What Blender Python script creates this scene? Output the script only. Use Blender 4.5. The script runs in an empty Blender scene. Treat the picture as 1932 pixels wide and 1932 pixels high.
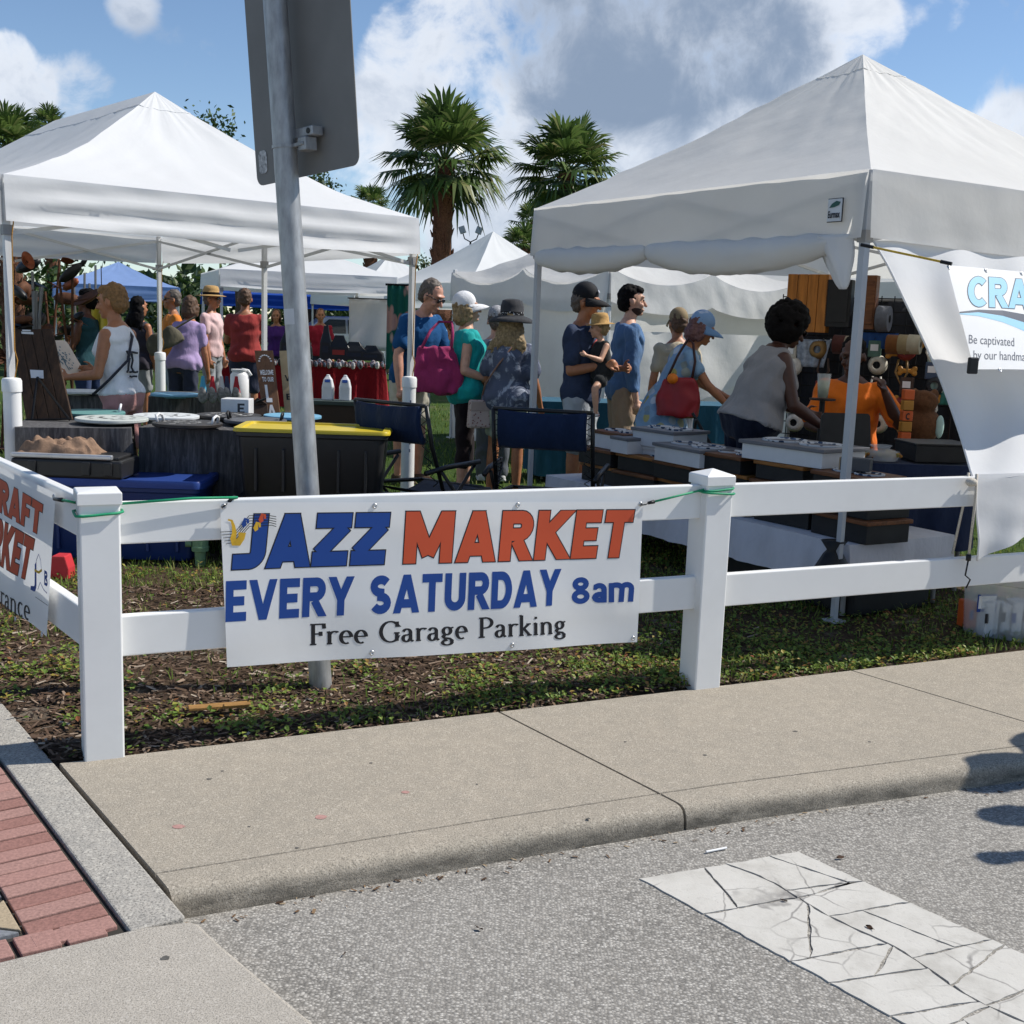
import bpy, bmesh, math, random
import numpy as np
from mathutils import Vector, Matrix, Quaternion
random.seed(7); RNG = np.random.default_rng(11)
sc = bpy.context.scene
COL = sc.collection
R_ = math.radians
# ------------------------------------------------------------------ camera
CX, FPX, HOR, ROLL, EYE = 966.0, 2200.0, 610.0, 0.036, 1.49      # photo measured on a 1932 px wide view
PITCH = math.atan((CX - HOR) / FPX)
FW = np.array([0, math.cos(PITCH), -math.sin(PITCH)])
_r = np.array([1.0, 0, 0]); _u = np.cross(_r, FW)
RT = math.cos(ROLL) * _r + math.sin(ROLL) * _u
UP = -math.sin(ROLL) * _r + math.cos(ROLL) * _u
EYEP = np.array([0, 0, EYE])
cam = bpy.data.cameras.new('camera'); cam.sensor_width = 36; cam.lens = 36 * FPX / 1932
cam.clip_start = 0.05; cam.clip_end = 900
camo = bpy.data.objects.new('camera', cam); COL.objects.link(camo)
camo.matrix_world = Matrix(((RT[0], UP[0], -FW[0], 0), (RT[1], UP[1], -FW[1], 0), (RT[2], UP[2], -FW[2], EYE), (0, 0, 0, 1)))
sc.camera = camo
# ------------------------------------------------------------------ sun, sky, exposure
SUN_AZ, SUN_EL = R_(13), R_(47)
SUNV = Vector((math.cos(SUN_EL) * math.cos(SUN_AZ), math.cos(SUN_EL) * math.sin(SUN_AZ), math.sin(SUN_EL)))
sl = bpy.data.lights.new('sun', 'SUN'); sl.energy = 4.1; sl.angle = R_(0.53); sl.color = (1.0, 0.955, 0.88)
so = bpy.data.objects.new('sun', sl); COL.objects.link(so); so.rotation_euler = SUNV.to_track_quat('Z', 'Y').to_euler()
sc.view_settings.view_transform = 'Standard'; sc.view_settings.look = 'None'
sc.view_settings.exposure = 0.38; sc.view_settings.gamma = 1.0; sc.view_settings.use_curve_mapping = False
sc.cycles.use_denoising = True
sc.cycles.max_bounces = 7; sc.cycles.diffuse_bounces = 3; sc.cycles.transparent_max_bounces = 12; sc.cycles.sample_clamp_indirect = 6

def ray(x, y): return FW * FPX + RT * (x - CX) - UP * (y - CX)
def gz(x, y, z=0.0):
    d = ray(x, y); return Vector(EYEP + d * ((z - EYE) / d[2]))
def aty(x, y, Y):
    d = ray(x, y); return Vector(EYEP + d * (Y / d[1]))
def onplane(x, y, p0, n):
    d = ray(x, y); n = np.array(n); return Vector(EYEP + d * (((np.array(p0) - EYEP) @ n) / (d @ n)))

def build_world():
    w = bpy.data.worlds.new('World'); sc.world = w; w.use_nodes = True
    nt = w.node_tree; N = nt.nodes; L = nt.links; N.clear()
    def nd(t, **k):
        n = N.new(t)
        for a, b in k.items(): setattr(n, a, b)
        return n
    def val(x): return x
    def mth(op, a, b=None, clamp=False):
        n = nd('ShaderNodeMath', operation=op, use_clamp=clamp)
        for i, v in enumerate((a, b)):
            if v is None: continue
            if isinstance(v, (int, float)): n.inputs[i].default_value = v
            else: L.new(v, n.inputs[i])
        return n.outputs[0]
    sky = nd('ShaderNodeTexSky', sky_type='NISHITA', sun_disc=False, sun_elevation=SUN_EL, sun_rotation=math.pi / 2 - SUN_AZ)
    sky.air_density = 1.0; sky.dust_density = 0.0; sky.ozone_density = 3.0; sky.altitude = 1200
    tc = nd('ShaderNodeTexCoord'); nrm = nd('ShaderNodeVectorMath', operation='NORMALIZE'); L.new(tc.outputs['Generated'], nrm.inputs[0])
    d = nrm.outputs[0]
    sep = nd('ShaderNodeSeparateXYZ'); L.new(d, sep.inputs[0])
    zc = mth('ADD', mth('MAXIMUM', sep.outputs[2], 0.0), 0.22)
    comb = nd('ShaderNodeCombineXYZ'); L.new(mth('DIVIDE', sep.outputs[0], zc), comb.inputs[0]); L.new(mth('DIVIDE', sep.outputs[1], zc), comb.inputs[1])
    n1 = nd('ShaderNodeTexNoise'); n1.inputs['Scale'].default_value = 1.3; n1.inputs['Detail'].default_value = 9; n1.inputs['Roughness'].default_value = 0.56; n1.inputs['Distortion'].default_value = .25
    L.new(comb.outputs[0], n1.inputs['Vector'])
    n2 = nd('ShaderNodeTexNoise'); n2.inputs['Scale'].default_value = 13; n2.inputs['Detail'].default_value = 12; n2.inputs['Roughness'].default_value = 0.62; n2.inputs['Distortion'].default_value = .35
    L.new(d, n2.inputs['Vector'])
    n3 = nd('ShaderNodeTexNoise'); n3.inputs['Scale'].default_value = 5.2; n3.inputs['Detail'].default_value = 5; n3.inputs['Roughness'].default_value = 0.5; L.new(d, n3.inputs['Vector'])
    rough = mth('ADD', mth('MULTIPLY', mth('SUBTRACT', n2.outputs[0], .5), 2.5), mth('MULTIPLY', mth('SUBTRACT', n3.outputs[0], .5), 1.7))
    def blob(px, py, rad):
        v = Vector(ray(px, py)).normalized()
        dp = nd('ShaderNodeVectorMath', operation='DOT_PRODUCT'); L.new(d, dp.inputs[0]); dp.inputs[1].default_value = v
        mr = nd('ShaderNodeMapRange', interpolation_type='SMOOTHSTEP'); L.new(dp.outputs['Value'], mr.inputs[0])
        mr.inputs[1].default_value = math.cos(R_(rad)); mr.inputs[2].default_value = 1.0; mr.inputs[3].default_value = 0; mr.inputs[4].default_value = 1.0
        return mr.outputs[0]
    def union(bl):
        a = bl[0]
        for b in bl[1:]: a = mth('ADD', a, b)
        return a
    cl = union([blob(*b) for b in ((820, 110, 4.2), (960, 70, 5), (1100, 60, 6), (1260, 70, 6), (1420, 70, 6), (1560, 60, 4.6), (1640, 70, 2.6), (900, -60, 7), (1300, -80, 8),
          (760, 130, 3.0), (980, 240, 3.6), (1130, 230, 3.4), (1290, 270, 3.6), (870, 330, 5), (640, 330, 3), (1240, 330, 2.6), (930, 430, 4.5), (700, 250, 3.0), (1420, 250, 3),
          (15, 145, 2.2), (140, 160, 2.2), (40, 180, 1.7), (1860, 235, 2.6), (1930, 280, 3.0), (1780, 20, 1.6), (250, 5, 1.6), (20, 85, 1.3))])
    dk = union([blob(*b) for b in ((1010, 70, 5.0), (1120, 110, 4.6), (1250, 100, 4.6), (1380, 90, 4.5), (1480, 100, 3.2), (1200, 10, 7))])
    far = nd('ShaderNodeMapRange'); L.new(n1.outputs[0], far.inputs[0]); far.inputs[1].default_value = .5; far.inputs[2].default_value = .78
    # general cloud cover everywhere except a window of the sky in view, where the single clouds above stand
    inview = blob(966, 300, 44)
    gen = mth('MULTIPLY', far.outputs[0], mth('SUBTRACT', 1.0, mth('MINIMUM', mth('MULTIPLY', inview, 1.4), 0.8)))
    dens = mth('ADD', mth('ADD', mth('MULTIPLY', mth('MINIMUM', cl, 1.3), .72), gen), rough)
    mask = nd('ShaderNodeMapRange', interpolation_type='SMOOTHSTEP'); L.new(dens, mask.inputs[0]); mask.inputs[1].default_value = .36; mask.inputs[2].default_value = 1.0; mask.inputs[4].default_value = .95
    shade = nd('ShaderNodeMapRange', interpolation_type='SMOOTHSTEP'); L.new(mth('ADD', mth('MULTIPLY', mth('MINIMUM', dk, 1.5), .75), mth('MULTIPLY', rough, 1.25)), shade.inputs[0]); shade.inputs[1].default_value = .05; shade.inputs[2].default_value = 1.6
    lit = nd('ShaderNodeMapRange', interpolation_type='SMOOTHSTEP'); L.new(mth('ADD', n3.outputs[0], mth('MULTIPLY', n2.outputs[0], .8)), lit.inputs[0]); lit.inputs[1].default_value = .72; lit.inputs[2].default_value = 1.15
    wh = nd('ShaderNodeMix', data_type='RGBA'); L.new(lit.outputs[0], wh.inputs['Factor']); wh.inputs[6].default_value = (7.2, 7.5, 8.0, 1); wh.inputs[7].default_value = (4.0, 4.6, 5.6, 1)
    cc = nd('ShaderNodeMix', data_type='RGBA'); L.new(shade.outputs[0], cc.inputs['Factor'])
    L.new(wh.outputs[2], cc.inputs[6]); cc.inputs[7].default_value = (2.0, 2.6, 3.6, 1)
    mx = nd('ShaderNodeMix', data_type='RGBA'); L.new(mask.outputs[0], mx.inputs['Factor']); L.new(sky.outputs[0], mx.inputs[6]); L.new(cc.outputs[2], mx.inputs[7])
    bg = nd('ShaderNodeBackground'); bg.inputs[1].default_value = 0.1; L.new(mx.outputs[2], bg.inputs[0])
    out = nd('ShaderNodeOutputWorld'); L.new(bg.outputs[0], out.inputs[0])
build_world()

# ------------------------------------------------------------------ materials
def srgb(r, g, b):
    f = lambda v: (v / 255 / 12.92) if v / 255 <= .04045 else ((v / 255 + .055) / 1.055) ** 2.4
    return (f(r), f(g), f(b))
def hx(h): return srgb(int(h[0:2], 16), int(h[2:4], 16), int(h[4:6], 16))
class NT:
    def __init__(s, name):
        s.m = bpy.data.materials.new(name); s.m.use_nodes = True; s.nt = s.m.node_tree; s.N = s.nt.nodes; s.L = s.nt.links
        s.b = s.N['Principled BSDF']; s.out = s.N['Material Output']
    def n(s, t, ins=None, **k):
        n = s.N.new(t)
        for a, b in k.items(): setattr(n, a, b)
        for a, b in (ins or {}).items():
            if hasattr(b, 'is_linked') or isinstance(b, bpy.types.NodeSocket): s.L.new(b, n.inputs[a])
            else: n.inputs[a].default_value = b
        return n
    def coord(s, kind='Object', scale=(1, 1, 1)):
        t = s.n('ShaderNodeTexCoord'); mp = s.n('ShaderNodeMapping', {'Vector': t.outputs[kind], 'Scale': scale}); return mp.outputs[0]
    def noise(s, v, scale, detail=4, rough=.55, dist=0):
        return s.n('ShaderNodeTexNoise', {'Vector': v, 'Scale': scale, 'Detail': detail, 'Roughness': rough, 'Distortion': dist}).outputs[0]
    def ramp(s, f, stops):
        n = s.n('ShaderNodeValToRGB', {'Fac': f}); e = n.color_ramp.elements
        while len(e) < len(stops): e.new(.5)
        for q, (p, c) in zip(e, stops): q.position = p; q.color = (*c, 1) if len(c) == 3 else c
        return n.outputs[0]
    def mix(s, f, a, b, mode='MIX'):
        n = s.n('ShaderNodeMix', data_type='RGBA', blend_type=mode)
        for i, v in ((0, f), (6, a), (7, b)):
            if isinstance(v, bpy.types.NodeSocket): s.L.new(v, n.inputs[i])
            else: n.inputs[i].default_value = v if i == 0 else (*v, 1)
        return n.outputs[2]
    def bump(s, h, strength=.3, dist=.01):
        n = s.n('ShaderNodeBump', {'Height': h, 'Strength': strength, 'Distance': dist}); s.L.new(n.outputs[0], s.b.inputs['Normal']); return n.outputs[0]
MATS = {}
def mat(name, col, rough=.6, var=.12, scale=6, bump=0, bscale=60, metal=0, trans=0, spec=.35, coord='Object', bdist=.004, stretch=(1, 1, 1), dirt=0, sheen=0):
    """plain coloured surface with mottling, fine relief and an optional share of light let through (cloth)"""
    if name in MATS: return MATS[name]
    t = NT(name); v = t.coord(coord, stretch)
    n1 = t.noise(v, scale, 5); lo = tuple(max(0, c * (1 - var)) for c in col); hi = tuple(min(1, c * (1 + var)) for c in col)
    c = t.ramp(n1, [(.3, lo), (.7, hi)])
    if dirt:
        n2 = t.noise(v, scale * .35, 6, .65); c = t.mix(t.ramp(n2, [(.45, (0, 0, 0)), (.75, (dirt,) * 3)]), c, (.16, .135, .1))
    t.L.new(c, t.b.inputs['Base Color']); t.b.inputs['Roughness'].default_value = rough; t.b.inputs['Metallic'].default_value = metal
    t.b.inputs['Specular IOR Level'].default_value = spec
    if sheen: t.b.inputs['Sheen Weight'].default_value = sheen
    nrm = None
    if bump: nrm = t.bump(t.noise(v, bscale, 4), bump, bdist)
    if trans:
        tr = t.n('ShaderNodeBsdfTranslucent'); t.L.new(c, tr.inputs[0])
        if nrm: t.L.new(nrm, tr.inputs['Normal'])
        ms = t.n('ShaderNodeMixShader', {0: trans}); t.L.new(t.b.outputs[0], ms.inputs[1]); t.L.new(tr.outputs[0], ms.inputs[2]); t.L.new(ms.outputs[0], t.out.inputs[0])
    MATS[name] = t.m; return t.m

# ------------------------------------------------------------------ mesh building
class MB:
    def __init__(s): s.v = []; s.f = []; s.mi = []; s.cur = 0
    def add(s, vs, fs):
        o = len(s.v); s.v += [tuple(p) for p in vs]; s.f += [tuple(i + o for i in f) for f in fs]; s.mi += [s.cur] * len(fs); return s
    def box(s, c, size, rot=None):
        h = Vector(size) / 2; c = Vector(c)
        vs = [Vector((x * h.x, y * h.y, z * h.z)) for x in (-1, 1) for y in (-1, 1) for z in (-1, 1)]
        if rot is not None: vs = [rot @ p for p in vs]
        return s.add([p + c for p in vs], [(0, 1, 3, 2), (4, 6, 7, 5), (0, 4, 5, 1), (2, 3, 7, 6), (0, 2, 6, 4), (1, 5, 7, 3)])
    def cyl(s, a, b, r1, r2=None, seg=10, caps=True):
        a, b = Vector(a), Vector(b); r2 = r1 if r2 is None else r2; ax = (b - a).normalized()
        p = ax.orthogonal().normalized(); q = ax.cross(p); vs = []
        for c, r in ((a, r1), (b, r2)):
            vs += [c + (p * math.cos(2 * math.pi * i / seg) + q * math.sin(2 * math.pi * i / seg)) * r for i in range(seg)]
        fs = [(i, (i + 1) % seg, seg + (i + 1) % seg, seg + i) for i in range(seg)]
        if caps: fs += [tuple(range(seg))[::-1], tuple(range(seg, 2 * seg))]
        return s.add(vs, fs)
    def tube(s, pts, r, seg=8, caps=True):
        pts = [Vector(p) for p in pts]; n = len(pts); rs = r if isinstance(r, (list, tuple)) else [r] * n
        t0 = (pts[1] - pts[0]).normalized(); p = t0.orthogonal().normalized(); vs = []
        for i in range(n):
            t = (pts[min(i + 1, n - 1)] - pts[max(i - 1, 0)]).normalized()
            p = (p - t * p.dot(t)); p = p.normalized() if p.length > 1e-6 else t.orthogonal().normalized(); q = t.cross(p)
            vs += [pts[i] + (p * math.cos(2 * math.pi * k / seg) + q * math.sin(2 * math.pi * k / seg)) * rs[i] for k in range(seg)]
        fs = [(i * seg + k, i * seg + (k + 1) % seg, (i + 1) * seg + (k + 1) % seg, (i + 1) * seg + k) for i in range(n - 1) for k in range(seg)]
        if caps: fs += [tuple(range(seg))[::-1], tuple(range((n - 1) * seg, n * seg))]
        return s.add(vs, fs)
    def ell(s, c, r, rot=None, nu=14, nv=9):
        c = Vector(c); vs = [Vector((0, 0, -r[2]))]
        for j in range(1, nv):
            a = math.pi * j / nv
            vs += [Vector((r[0] * math.sin(a) * math.cos(2 * math.pi * i / nu), r[1] * math.sin(a) * math.sin(2 * math.pi * i / nu), -r[2] * math.cos(a))) for i in range(nu)]
        vs.append(Vector((0, 0, r[2])))
        if rot is not None: vs = [rot @ p for p in vs]
        fs = [(0, 1 + (i + 1) % nu, 1 + i) for i in range(nu)]
        for j in range(nv - 2): fs += [(1 + j * nu + i, 1 + j * nu + (i + 1) % nu, 1 + (j + 1) * nu + (i + 1) % nu, 1 + (j + 1) * nu + i) for i in range(nu)]
        l = len(vs) - 1; b = 1 + (nv - 2) * nu; fs += [(b + i, b + (i + 1) % nu, l) for i in range(nu)]
        return s.add([p + c for p in vs], fs)
    def lathe(s, c, prof, seg=24, rot=None, caps=True):
        c = Vector(c); vs = []
        for r, z in prof: vs += [Vector((r * math.cos(2 * math.pi * i / seg), r * math.sin(2 * math.pi * i / seg), z)) for i in range(seg)]
        if rot is not None: vs = [rot @ p for p in vs]
        n = len(prof); fs = [(j * seg + i, j * seg + (i + 1) % seg, (j + 1) * seg + (i + 1) % seg, (j + 1) * seg + i) for j in range(n - 1) for i in range(seg)]
        if caps: fs += [tuple(range(seg))[::-1], tuple(range((n - 1) * seg, n * seg))]
        return s.add([p + c for p in vs], fs)
    def rings(s, rings, caps=True, closed=True):
        k = len(rings[0]); vs = [p for r in rings for p in r]; n = len(rings); e = k if closed else k - 1
        fs = [(j * k + i, j * k + (i + 1) % k, (j + 1) * k + (i + 1) % k, (j + 1) * k + i) for j in range(n - 1) for i in range(e)]
        if caps and closed: fs += [tuple(range(k))[::-1], tuple(range((n - 1) * k, n * k))]
        return s.add(vs, fs)
    def prism(s, poly, z0, z1):
        k = len(poly); return s.add([(p[0], p[1], z0) for p in poly] + [(p[0], p[1], z1) for p in poly],
            [tuple(range(k))[::-1], tuple(range(k, 2 * k))] + [(i, (i + 1) % k, k + (i + 1) % k, k + i) for i in range(k)])
    def grid(s, P, nu, nv):
        """P(i/nu, j/nv) -> point"""
        vs = [P(i / nu, j / nv) for j in range(nv + 1) for i in range(nu + 1)]
        return s.add(vs, [(j * (nu + 1) + i, j * (nu + 1) + i + 1, (j + 1) * (nu + 1) + i + 1, (j + 1) * (nu + 1) + i) for j in range(nv) for i in range(nu)])
def link(o, parent=None):
    COL.objects.link(o)
    if parent is not None: o.parent = parent
    return o
def tag(o, label=None, cat=None, group=None, kind=None):
    for k, v in (('label', label), ('category', cat), ('group', group), ('kind', kind)):
        if v: o[k] = v
    return o
def thing(name, loc, label, cat, rotz=0, group=None):
    o = bpy.data.objects.new(name, None); o.empty_display_size = .1; link(o); o.location = loc; o.rotation_euler = (0, 0, rotz)
    return tag(o, label, cat, group)
def put(name, mb, material, parent=None, smooth=False, bevel=0, label=None, cat=None, group=None, kind=None, world=False, autosmooth=None, solid=0):
    me = bpy.data.meshes.new(name); vs = mb.v
    if world and parent is not None:
        l = parent.location; p2 = parent.parent
        while p2 is not None: l = l + p2.location; p2 = p2.parent
        vs = [(p[0] - l[0], p[1] - l[1], p[2] - l[2]) for p in vs]
    me.from_pydata([tuple(map(float, p)) for p in vs], [], mb.f); 
    ms = material if isinstance(material, (list, tuple)) else [material]
    for m in ms: me.materials.append(m)
    if len(ms) > 1: me.polygons.foreach_set('material_index', mb.mi)
    if smooth: me.polygons.foreach_set('use_smooth', [True] * len(me.polygons))
    if autosmooth:
        me.polygons.foreach_set('use_smooth', [True] * len(me.polygons)); me.set_sharp_from_angle(angle=R_(autosmooth))
    me.update(); o = bpy.data.objects.new(name, me); link(o, parent); tag(o, label, cat, group, kind)
    if solid:
        m = o.modifiers.new('thick', 'SOLIDIFY'); m.thickness = solid; m.offset = 0
    if bevel:
        m = o.modifiers.new('edge', 'BEVEL'); m.width = bevel; m.segments = 2; m.limit_method = 'ANGLE'; m.angle_limit = R_(40)
    return o
def recalc(o):
    bm = bmesh.new(); bm.from_mesh(o.data); bmesh.ops.recalc_face_normals(bm, faces=bm.faces); bm.to_mesh(o.data); bm.free(); return o
def copy_tree(o, parent=None, label=None, group=None):
    c = o.copy(); COL.objects.link(c); c.parent = parent
    if label: c['label'] = label
    if group: c['group'] = group
    for ch in [x for x in bpy.data.objects if x.parent == o]: copy_tree(ch, c)
    return c
_K = RNG.normal(size=(24, 3)); _PH = RNG.uniform(0, 6.28, 24)
def wob(p, f=1.0, n=8, seed=0):
    """smooth pseudo-noise about -1..1"""
    t = 0.0
    for i in range(n):
        k = _K[(i + seed) % 24]; t += math.sin((k[0] * p[0] + k[1] * p[1] + k[2] * p[2]) * f * (1 + .35 * i) + _PH[(i * 3 + seed) % 24]) / (1 + .35 * i)
    return t / 3.2
def rotz(a): return Matrix.Rotation(a, 3, 'Z')
def V(*a): return Vector(a)
# ------------------------------------------------------------------ ground frame
FD = Vector((.9056, .4242, 0)); FN = Vector((.4242, -.9056, 0))        # along the fence, and out of it towards the road
P1 = Vector((-1.359, 3.772, 0)); SPAN = 2.41; PW = .0635
BD = Vector((-.603, .798, 0)).normalized()                              # along the brick walk, away from the road
ROADZ = -.078
COR = gz(107, 1440) # corner where sidewalk, band and bed meet
def concrete(name, base, dark, fleck, s1=230, stain=.5, grime=False):
    t = NT(name); v = t.coord('Object')
    big = t.noise(v, 1.7, 6, .6); mid = t.noise(v, 14, 6, .65); fine = t.noise(v, s1, 3, .7)
    vor = t.n('ShaderNodeTexVoronoi', {'Vector': v, 'Scale': s1 * .9}, feature='F1')
    c = t.mix(t.ramp(big, [(.3, (0, 0, 0)), (.75, (stain,) * 3)]), base, dark)
    c = t.mix(t.ramp(mid, [(.32, (.6,) * 3), (.62, (0, 0, 0))]), c, dark)
    c = t.mix(t.ramp(fine, [(.36, (.78,) * 3), (.52, (0, 0, 0))]), c, tuple(x * .42 for x in dark))
    sepc = t.n('ShaderNodeSeparateColor', {0: vor.outputs['Color']})
    c = t.mix(t.ramp(sepc.outputs[0], [(.84, (0, 0, 0)), (.93, (.5,) * 3)]), c, fleck)
    if grime:      # tyre scuffs and gutter dirt on the kerb's upright face
        g = t.n('ShaderNodeNewGeometry'); zz = t.n('ShaderNodeSeparateXYZ', {0: g.outputs['Position']}).outputs[2]; gn_ = t.noise(t.coord('Object', (1, 1, 3)), 7, 6, .7)
        k = t.n('ShaderNodeMapRange', {0: zz, 1: -.015, 2: -.045, 3: 0.0, 4: 1.0}).outputs[0]; k2 = t.n('ShaderNodeMath', {0: k, 1: t.ramp(gn_, [(.36, (.05,) * 3), (.66, (.9,) * 3)])}, operation='MULTIPLY').outputs[0]
        c = t.mix(k2, c, (.085, .078, .064))
    t.L.new(c, t.b.inputs['Base Color']); t.b.inputs['Roughness'].default_value = .88; t.b.inputs['Specular IOR Level'].default_value = .2
    h = t.n('ShaderNodeMath', {0: fine, 1: mid}, operation='ADD').outputs[0]
    t.bump(h, .55, .004); return t.m
M_walk = concrete('sidewalk_concrete', (.425, .372, .298), (.30, .27, .222), (.54, .485, .40), 210, .5, True)
M_band = concrete('exposed_aggregate_concrete', (.44, .41, .36), (.27, .26, .24), (.58, .55, .48), 150, .3)
M_apron = concrete('apron_concrete', (.46, .42, .36), (.36, .33, .285), (.54, .50, .44), 230, .4)
M_kerbface = M_walk
def asphalt():
    t = NT('weathered_asphalt'); v = t.coord('Object')
    vor = t.n('ShaderNodeTexVoronoi', {'Vector': t.coord('Object', (1, 1.25, 1)), 'Scale': 118.0}, feature='F1'); sepc = t.n('ShaderNodeSeparateColor', {0: vor.outputs['Color']})
    st = t.ramp(sepc.outputs[0], [(0, (.13, .124, .114)), (.3, (.26, .246, .222)), (.6, (.38, .36, .325)), (.85, (.47, .447, .405)), (1, (.58, .555, .505))])
    gap = t.ramp(vor.outputs['Distance'], [(.38, (0, 0, 0)), (.68, (.7,) * 3)]); c = t.mix(gap, st, (.13, .122, .11))
    big = t.noise(v, 1.3, 6, .62); c = t.mix(t.ramp(big, [(.3, (0, 0, 0)), (.8, (.45,) * 3)]), c, (.42, .395, .355))
    # pale sandy strip swept up against the kerb
    n = t.noise(v, 30, 4); c = t.mix(t.ramp(n, [(.55, (0, 0, 0)), (.8, (.35,) * 3)]), c, (.42, .385, .335))
    t.L.new(c, t.b.inputs['Base Color']); t.b.inputs['Roughness'].default_value = .9; t.b.inputs['Specular IOR Level'].default_value = .2
    fn = t.noise(v, 300, 3, .7); c = t.mix(t.ramp(fn, [(.34, (.55,) * 3), (.55, (0, 0, 0))]), c, (.15, .142, .128)); t.L.new(c, t.b.inputs['Base Color'])
    inv = t.n('ShaderNodeMath', {0: 1.0, 1: vor.outputs['Distance']}, operation='SUBTRACT').outputs[0]
    t.bump(inv, .5, .005); return t.m
M_asph = asphalt()
def lawnmat():
    t = NT('lawn_soil'); v = t.coord('Object')
    n1 = t.noise(v, .9, 6, .6); n2 = t.noise(v, 26, 5, .7); n3 = t.noise(v, 140, 3, .7)
    g = t.ramp(n2, [(.3, (.022, .045, .012)), (.55, (.06, .105, .022)), (.8, (.13, .17, .045))])
    c = t.mix(t.ramp(n1, [(.55, (0, 0, 0)), (.75, (.7,) * 3)]), g, (.15, .12, .075))
    c = t.mix(t.ramp(n3, [(.35, (.6,) * 3), (.55, (0, 0, 0))]), c, (.012, .02, .008))
    t.L.new(c, t.b.inputs['Base Color']); t.b.inputs['Roughness'].default_value = 1; t.b.inputs['Specular IOR Level'].default_value = .1
    t.bump(n2, .8, .03); return t.m
M_lawn = lawnmat()
def soilmat():
    t = NT('mulch_soil'); v = t.coord('Object')
    n2 = t.noise(v, 35, 6, .7); n3 = t.noise(v, 3.5, 5, .6)
    c = t.ramp(n2, [(.3, (.03, .02, .013)), (.55, (.085, .058, .038)), (.75, (.17, .125, .085))])
    c = t.mix(t.ramp(n3, [(.58, (0, 0, 0)), (.72, (.85,) * 3)]), c, (.27, .235, .19))
    t.L.new(c, t.b.inputs['Base Color']); t.b.inputs['Roughness'].default_value = 1; t.b.inputs['Specular IOR Level'].default_value = .1
    t.bump(n2, .9, .02); return t.m
M_soil = soilmat()
def island(name, stops, rough=.8, trans=0, spec=.25):
    t = NT(name); g = t.n('ShaderNodeNewGeometry'); c = t.ramp(g.outputs['Random Per Island'], stops)
    t.L.new(c, t.b.inputs['Base Color']); t.b.inputs['Roughness'].default_value = rough; t.b.inputs['Specular IOR Level'].default_value = spec
    if trans:
        tr = t.n('ShaderNodeBsdfTranslucent', {0: c}); ms = t.n('ShaderNodeMixShader', {0: trans}); t.L.new(t.b.outputs[0], ms.inputs[1]); t.L.new(tr.outputs[0], ms.inputs[2]); t.L.new(ms.outputs[0], t.out.inputs[0])
    return t.m
# ------------------------------------------------------------------ road
mb = MB(); mb.grid(lambda u, v: V(-150 + 300 * u, -60 + 500 * v, ROADZ), 6, 6); put('road', mb, M_asph, kind='structure')
# lawn: everything behind the sidewalk and right of the brick walk
c0 = COR; mb = MB(); mb.add([c0, c0 + FD * 90, V(240, 420, 0), V(-320, 420, 0), c0 + BD * 90], [(0, 1, 2, 3, 4)])
mb.v = [(p[0], p[1], -.03) for p in mb.v]; put('lawn', mb, M_lawn, kind='structure')
def bed_z(p): return .012 * wob((p[0], p[1], 0), 3.2) + .008 * wob((p[0], p[1], 3), 11, 6, 3) - .006
mb = MB()
def bedp(u, v):
    s = 6.6 * u; t = 3.6 * v ** 1.3; p = COR + FD * s + BD * t
    z = bed_z(p)
    e = min(1, t / .1, (3.6 - t) / .4, (6.6 - s) / .3); z = z * max(e, 0) - .022 * (1 - max(min(e, 1), 0)); return V(p.x, p.y, z)
mb.grid(bedp, 110, 70); put('mulch_bed', mb, M_soil, smooth=True, kind='structure')
# ------------------------------------------------------------------ sidewalk slabs with rounded kerb edge, joints and a tooled score line
def on_edge(t):        # gutter line, param along FD from COR
    g = [gz(*q, ROADZ) for q in ((352, 1732), (860, 1640), (1300, 1566), (1865, 1486))]
    ss = [(q - COR).dot(FD) for q in g]; ns = [(q - COR).dot(FN) for q in g]
    return float(np.interp(t, ss, ns)) if t < ss[-1] else ns[-1] + (t - ss[-1]) * (ns[-1] - ns[-2]) / (ss[-1] - ss[-2])
def section(t, skew=0):
    n = on_edge(t); o = COR
    prof = [(.0, -.2), (.0, -.004), (.004, 0), (n - .127, 0), (n - .1225, -.012), (n - .118, 0), (n - .04, -.0005), (n - .022, -.004), (n - .009, -.013), (n - .002, -.03), (n + .002, -.05), (n + .004, -.2)]
    return [o + FD * (t + skew * k / max(n, .1)) + FN * k + V(0, 0, z) for k, z in prof]
walk = thing('sidewalk', COR, None, None); walk['kind'] = 'structure'
j1 = (gz(950, 1350) - COR).dot(FD); j2 = (gz(1655, 1285) - COR).dot(FD)
sk1 = (gz(1290, 1520) - COR).dot(FD) - j1; sk2 = (gz(1932, 1365) - COR).dot(FD) - j2
skL = (gz(358, 1727) - COR).dot(FD) - .004; nL = (gz(358, 1727) - COR).dot(FN)
edges = [(.004, None), (j1, sk1), (j2, sk2 * 1.6), (j2 + 2.1, 0), (j2 + 4.2, 0), (j2 + 6.3, 0)]
for i in range(len(edges) - 1):
    (a, sa), (b, sb) = edges[i], edges[i + 1]; ring = []
    for k in range(9):
        f = k / 8; t = a + (b - a) * f
        if sa is None:     # follows the slanted band at the left end
            n = on_edge(max(t, .2)); sk = (skL * n / nL * (1 - f) + sb * f)
        else: sk = sa * (1 - f) + sb * f
        t2 = t + (.005 if k == 0 else -.005 if k == 8 else 0)
        ring.append(section(t2, sk))
    m = MB(); m.rings(ring); recalc(put('slab', m, M_walk, walk, world=True, autosmooth=35))
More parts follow.
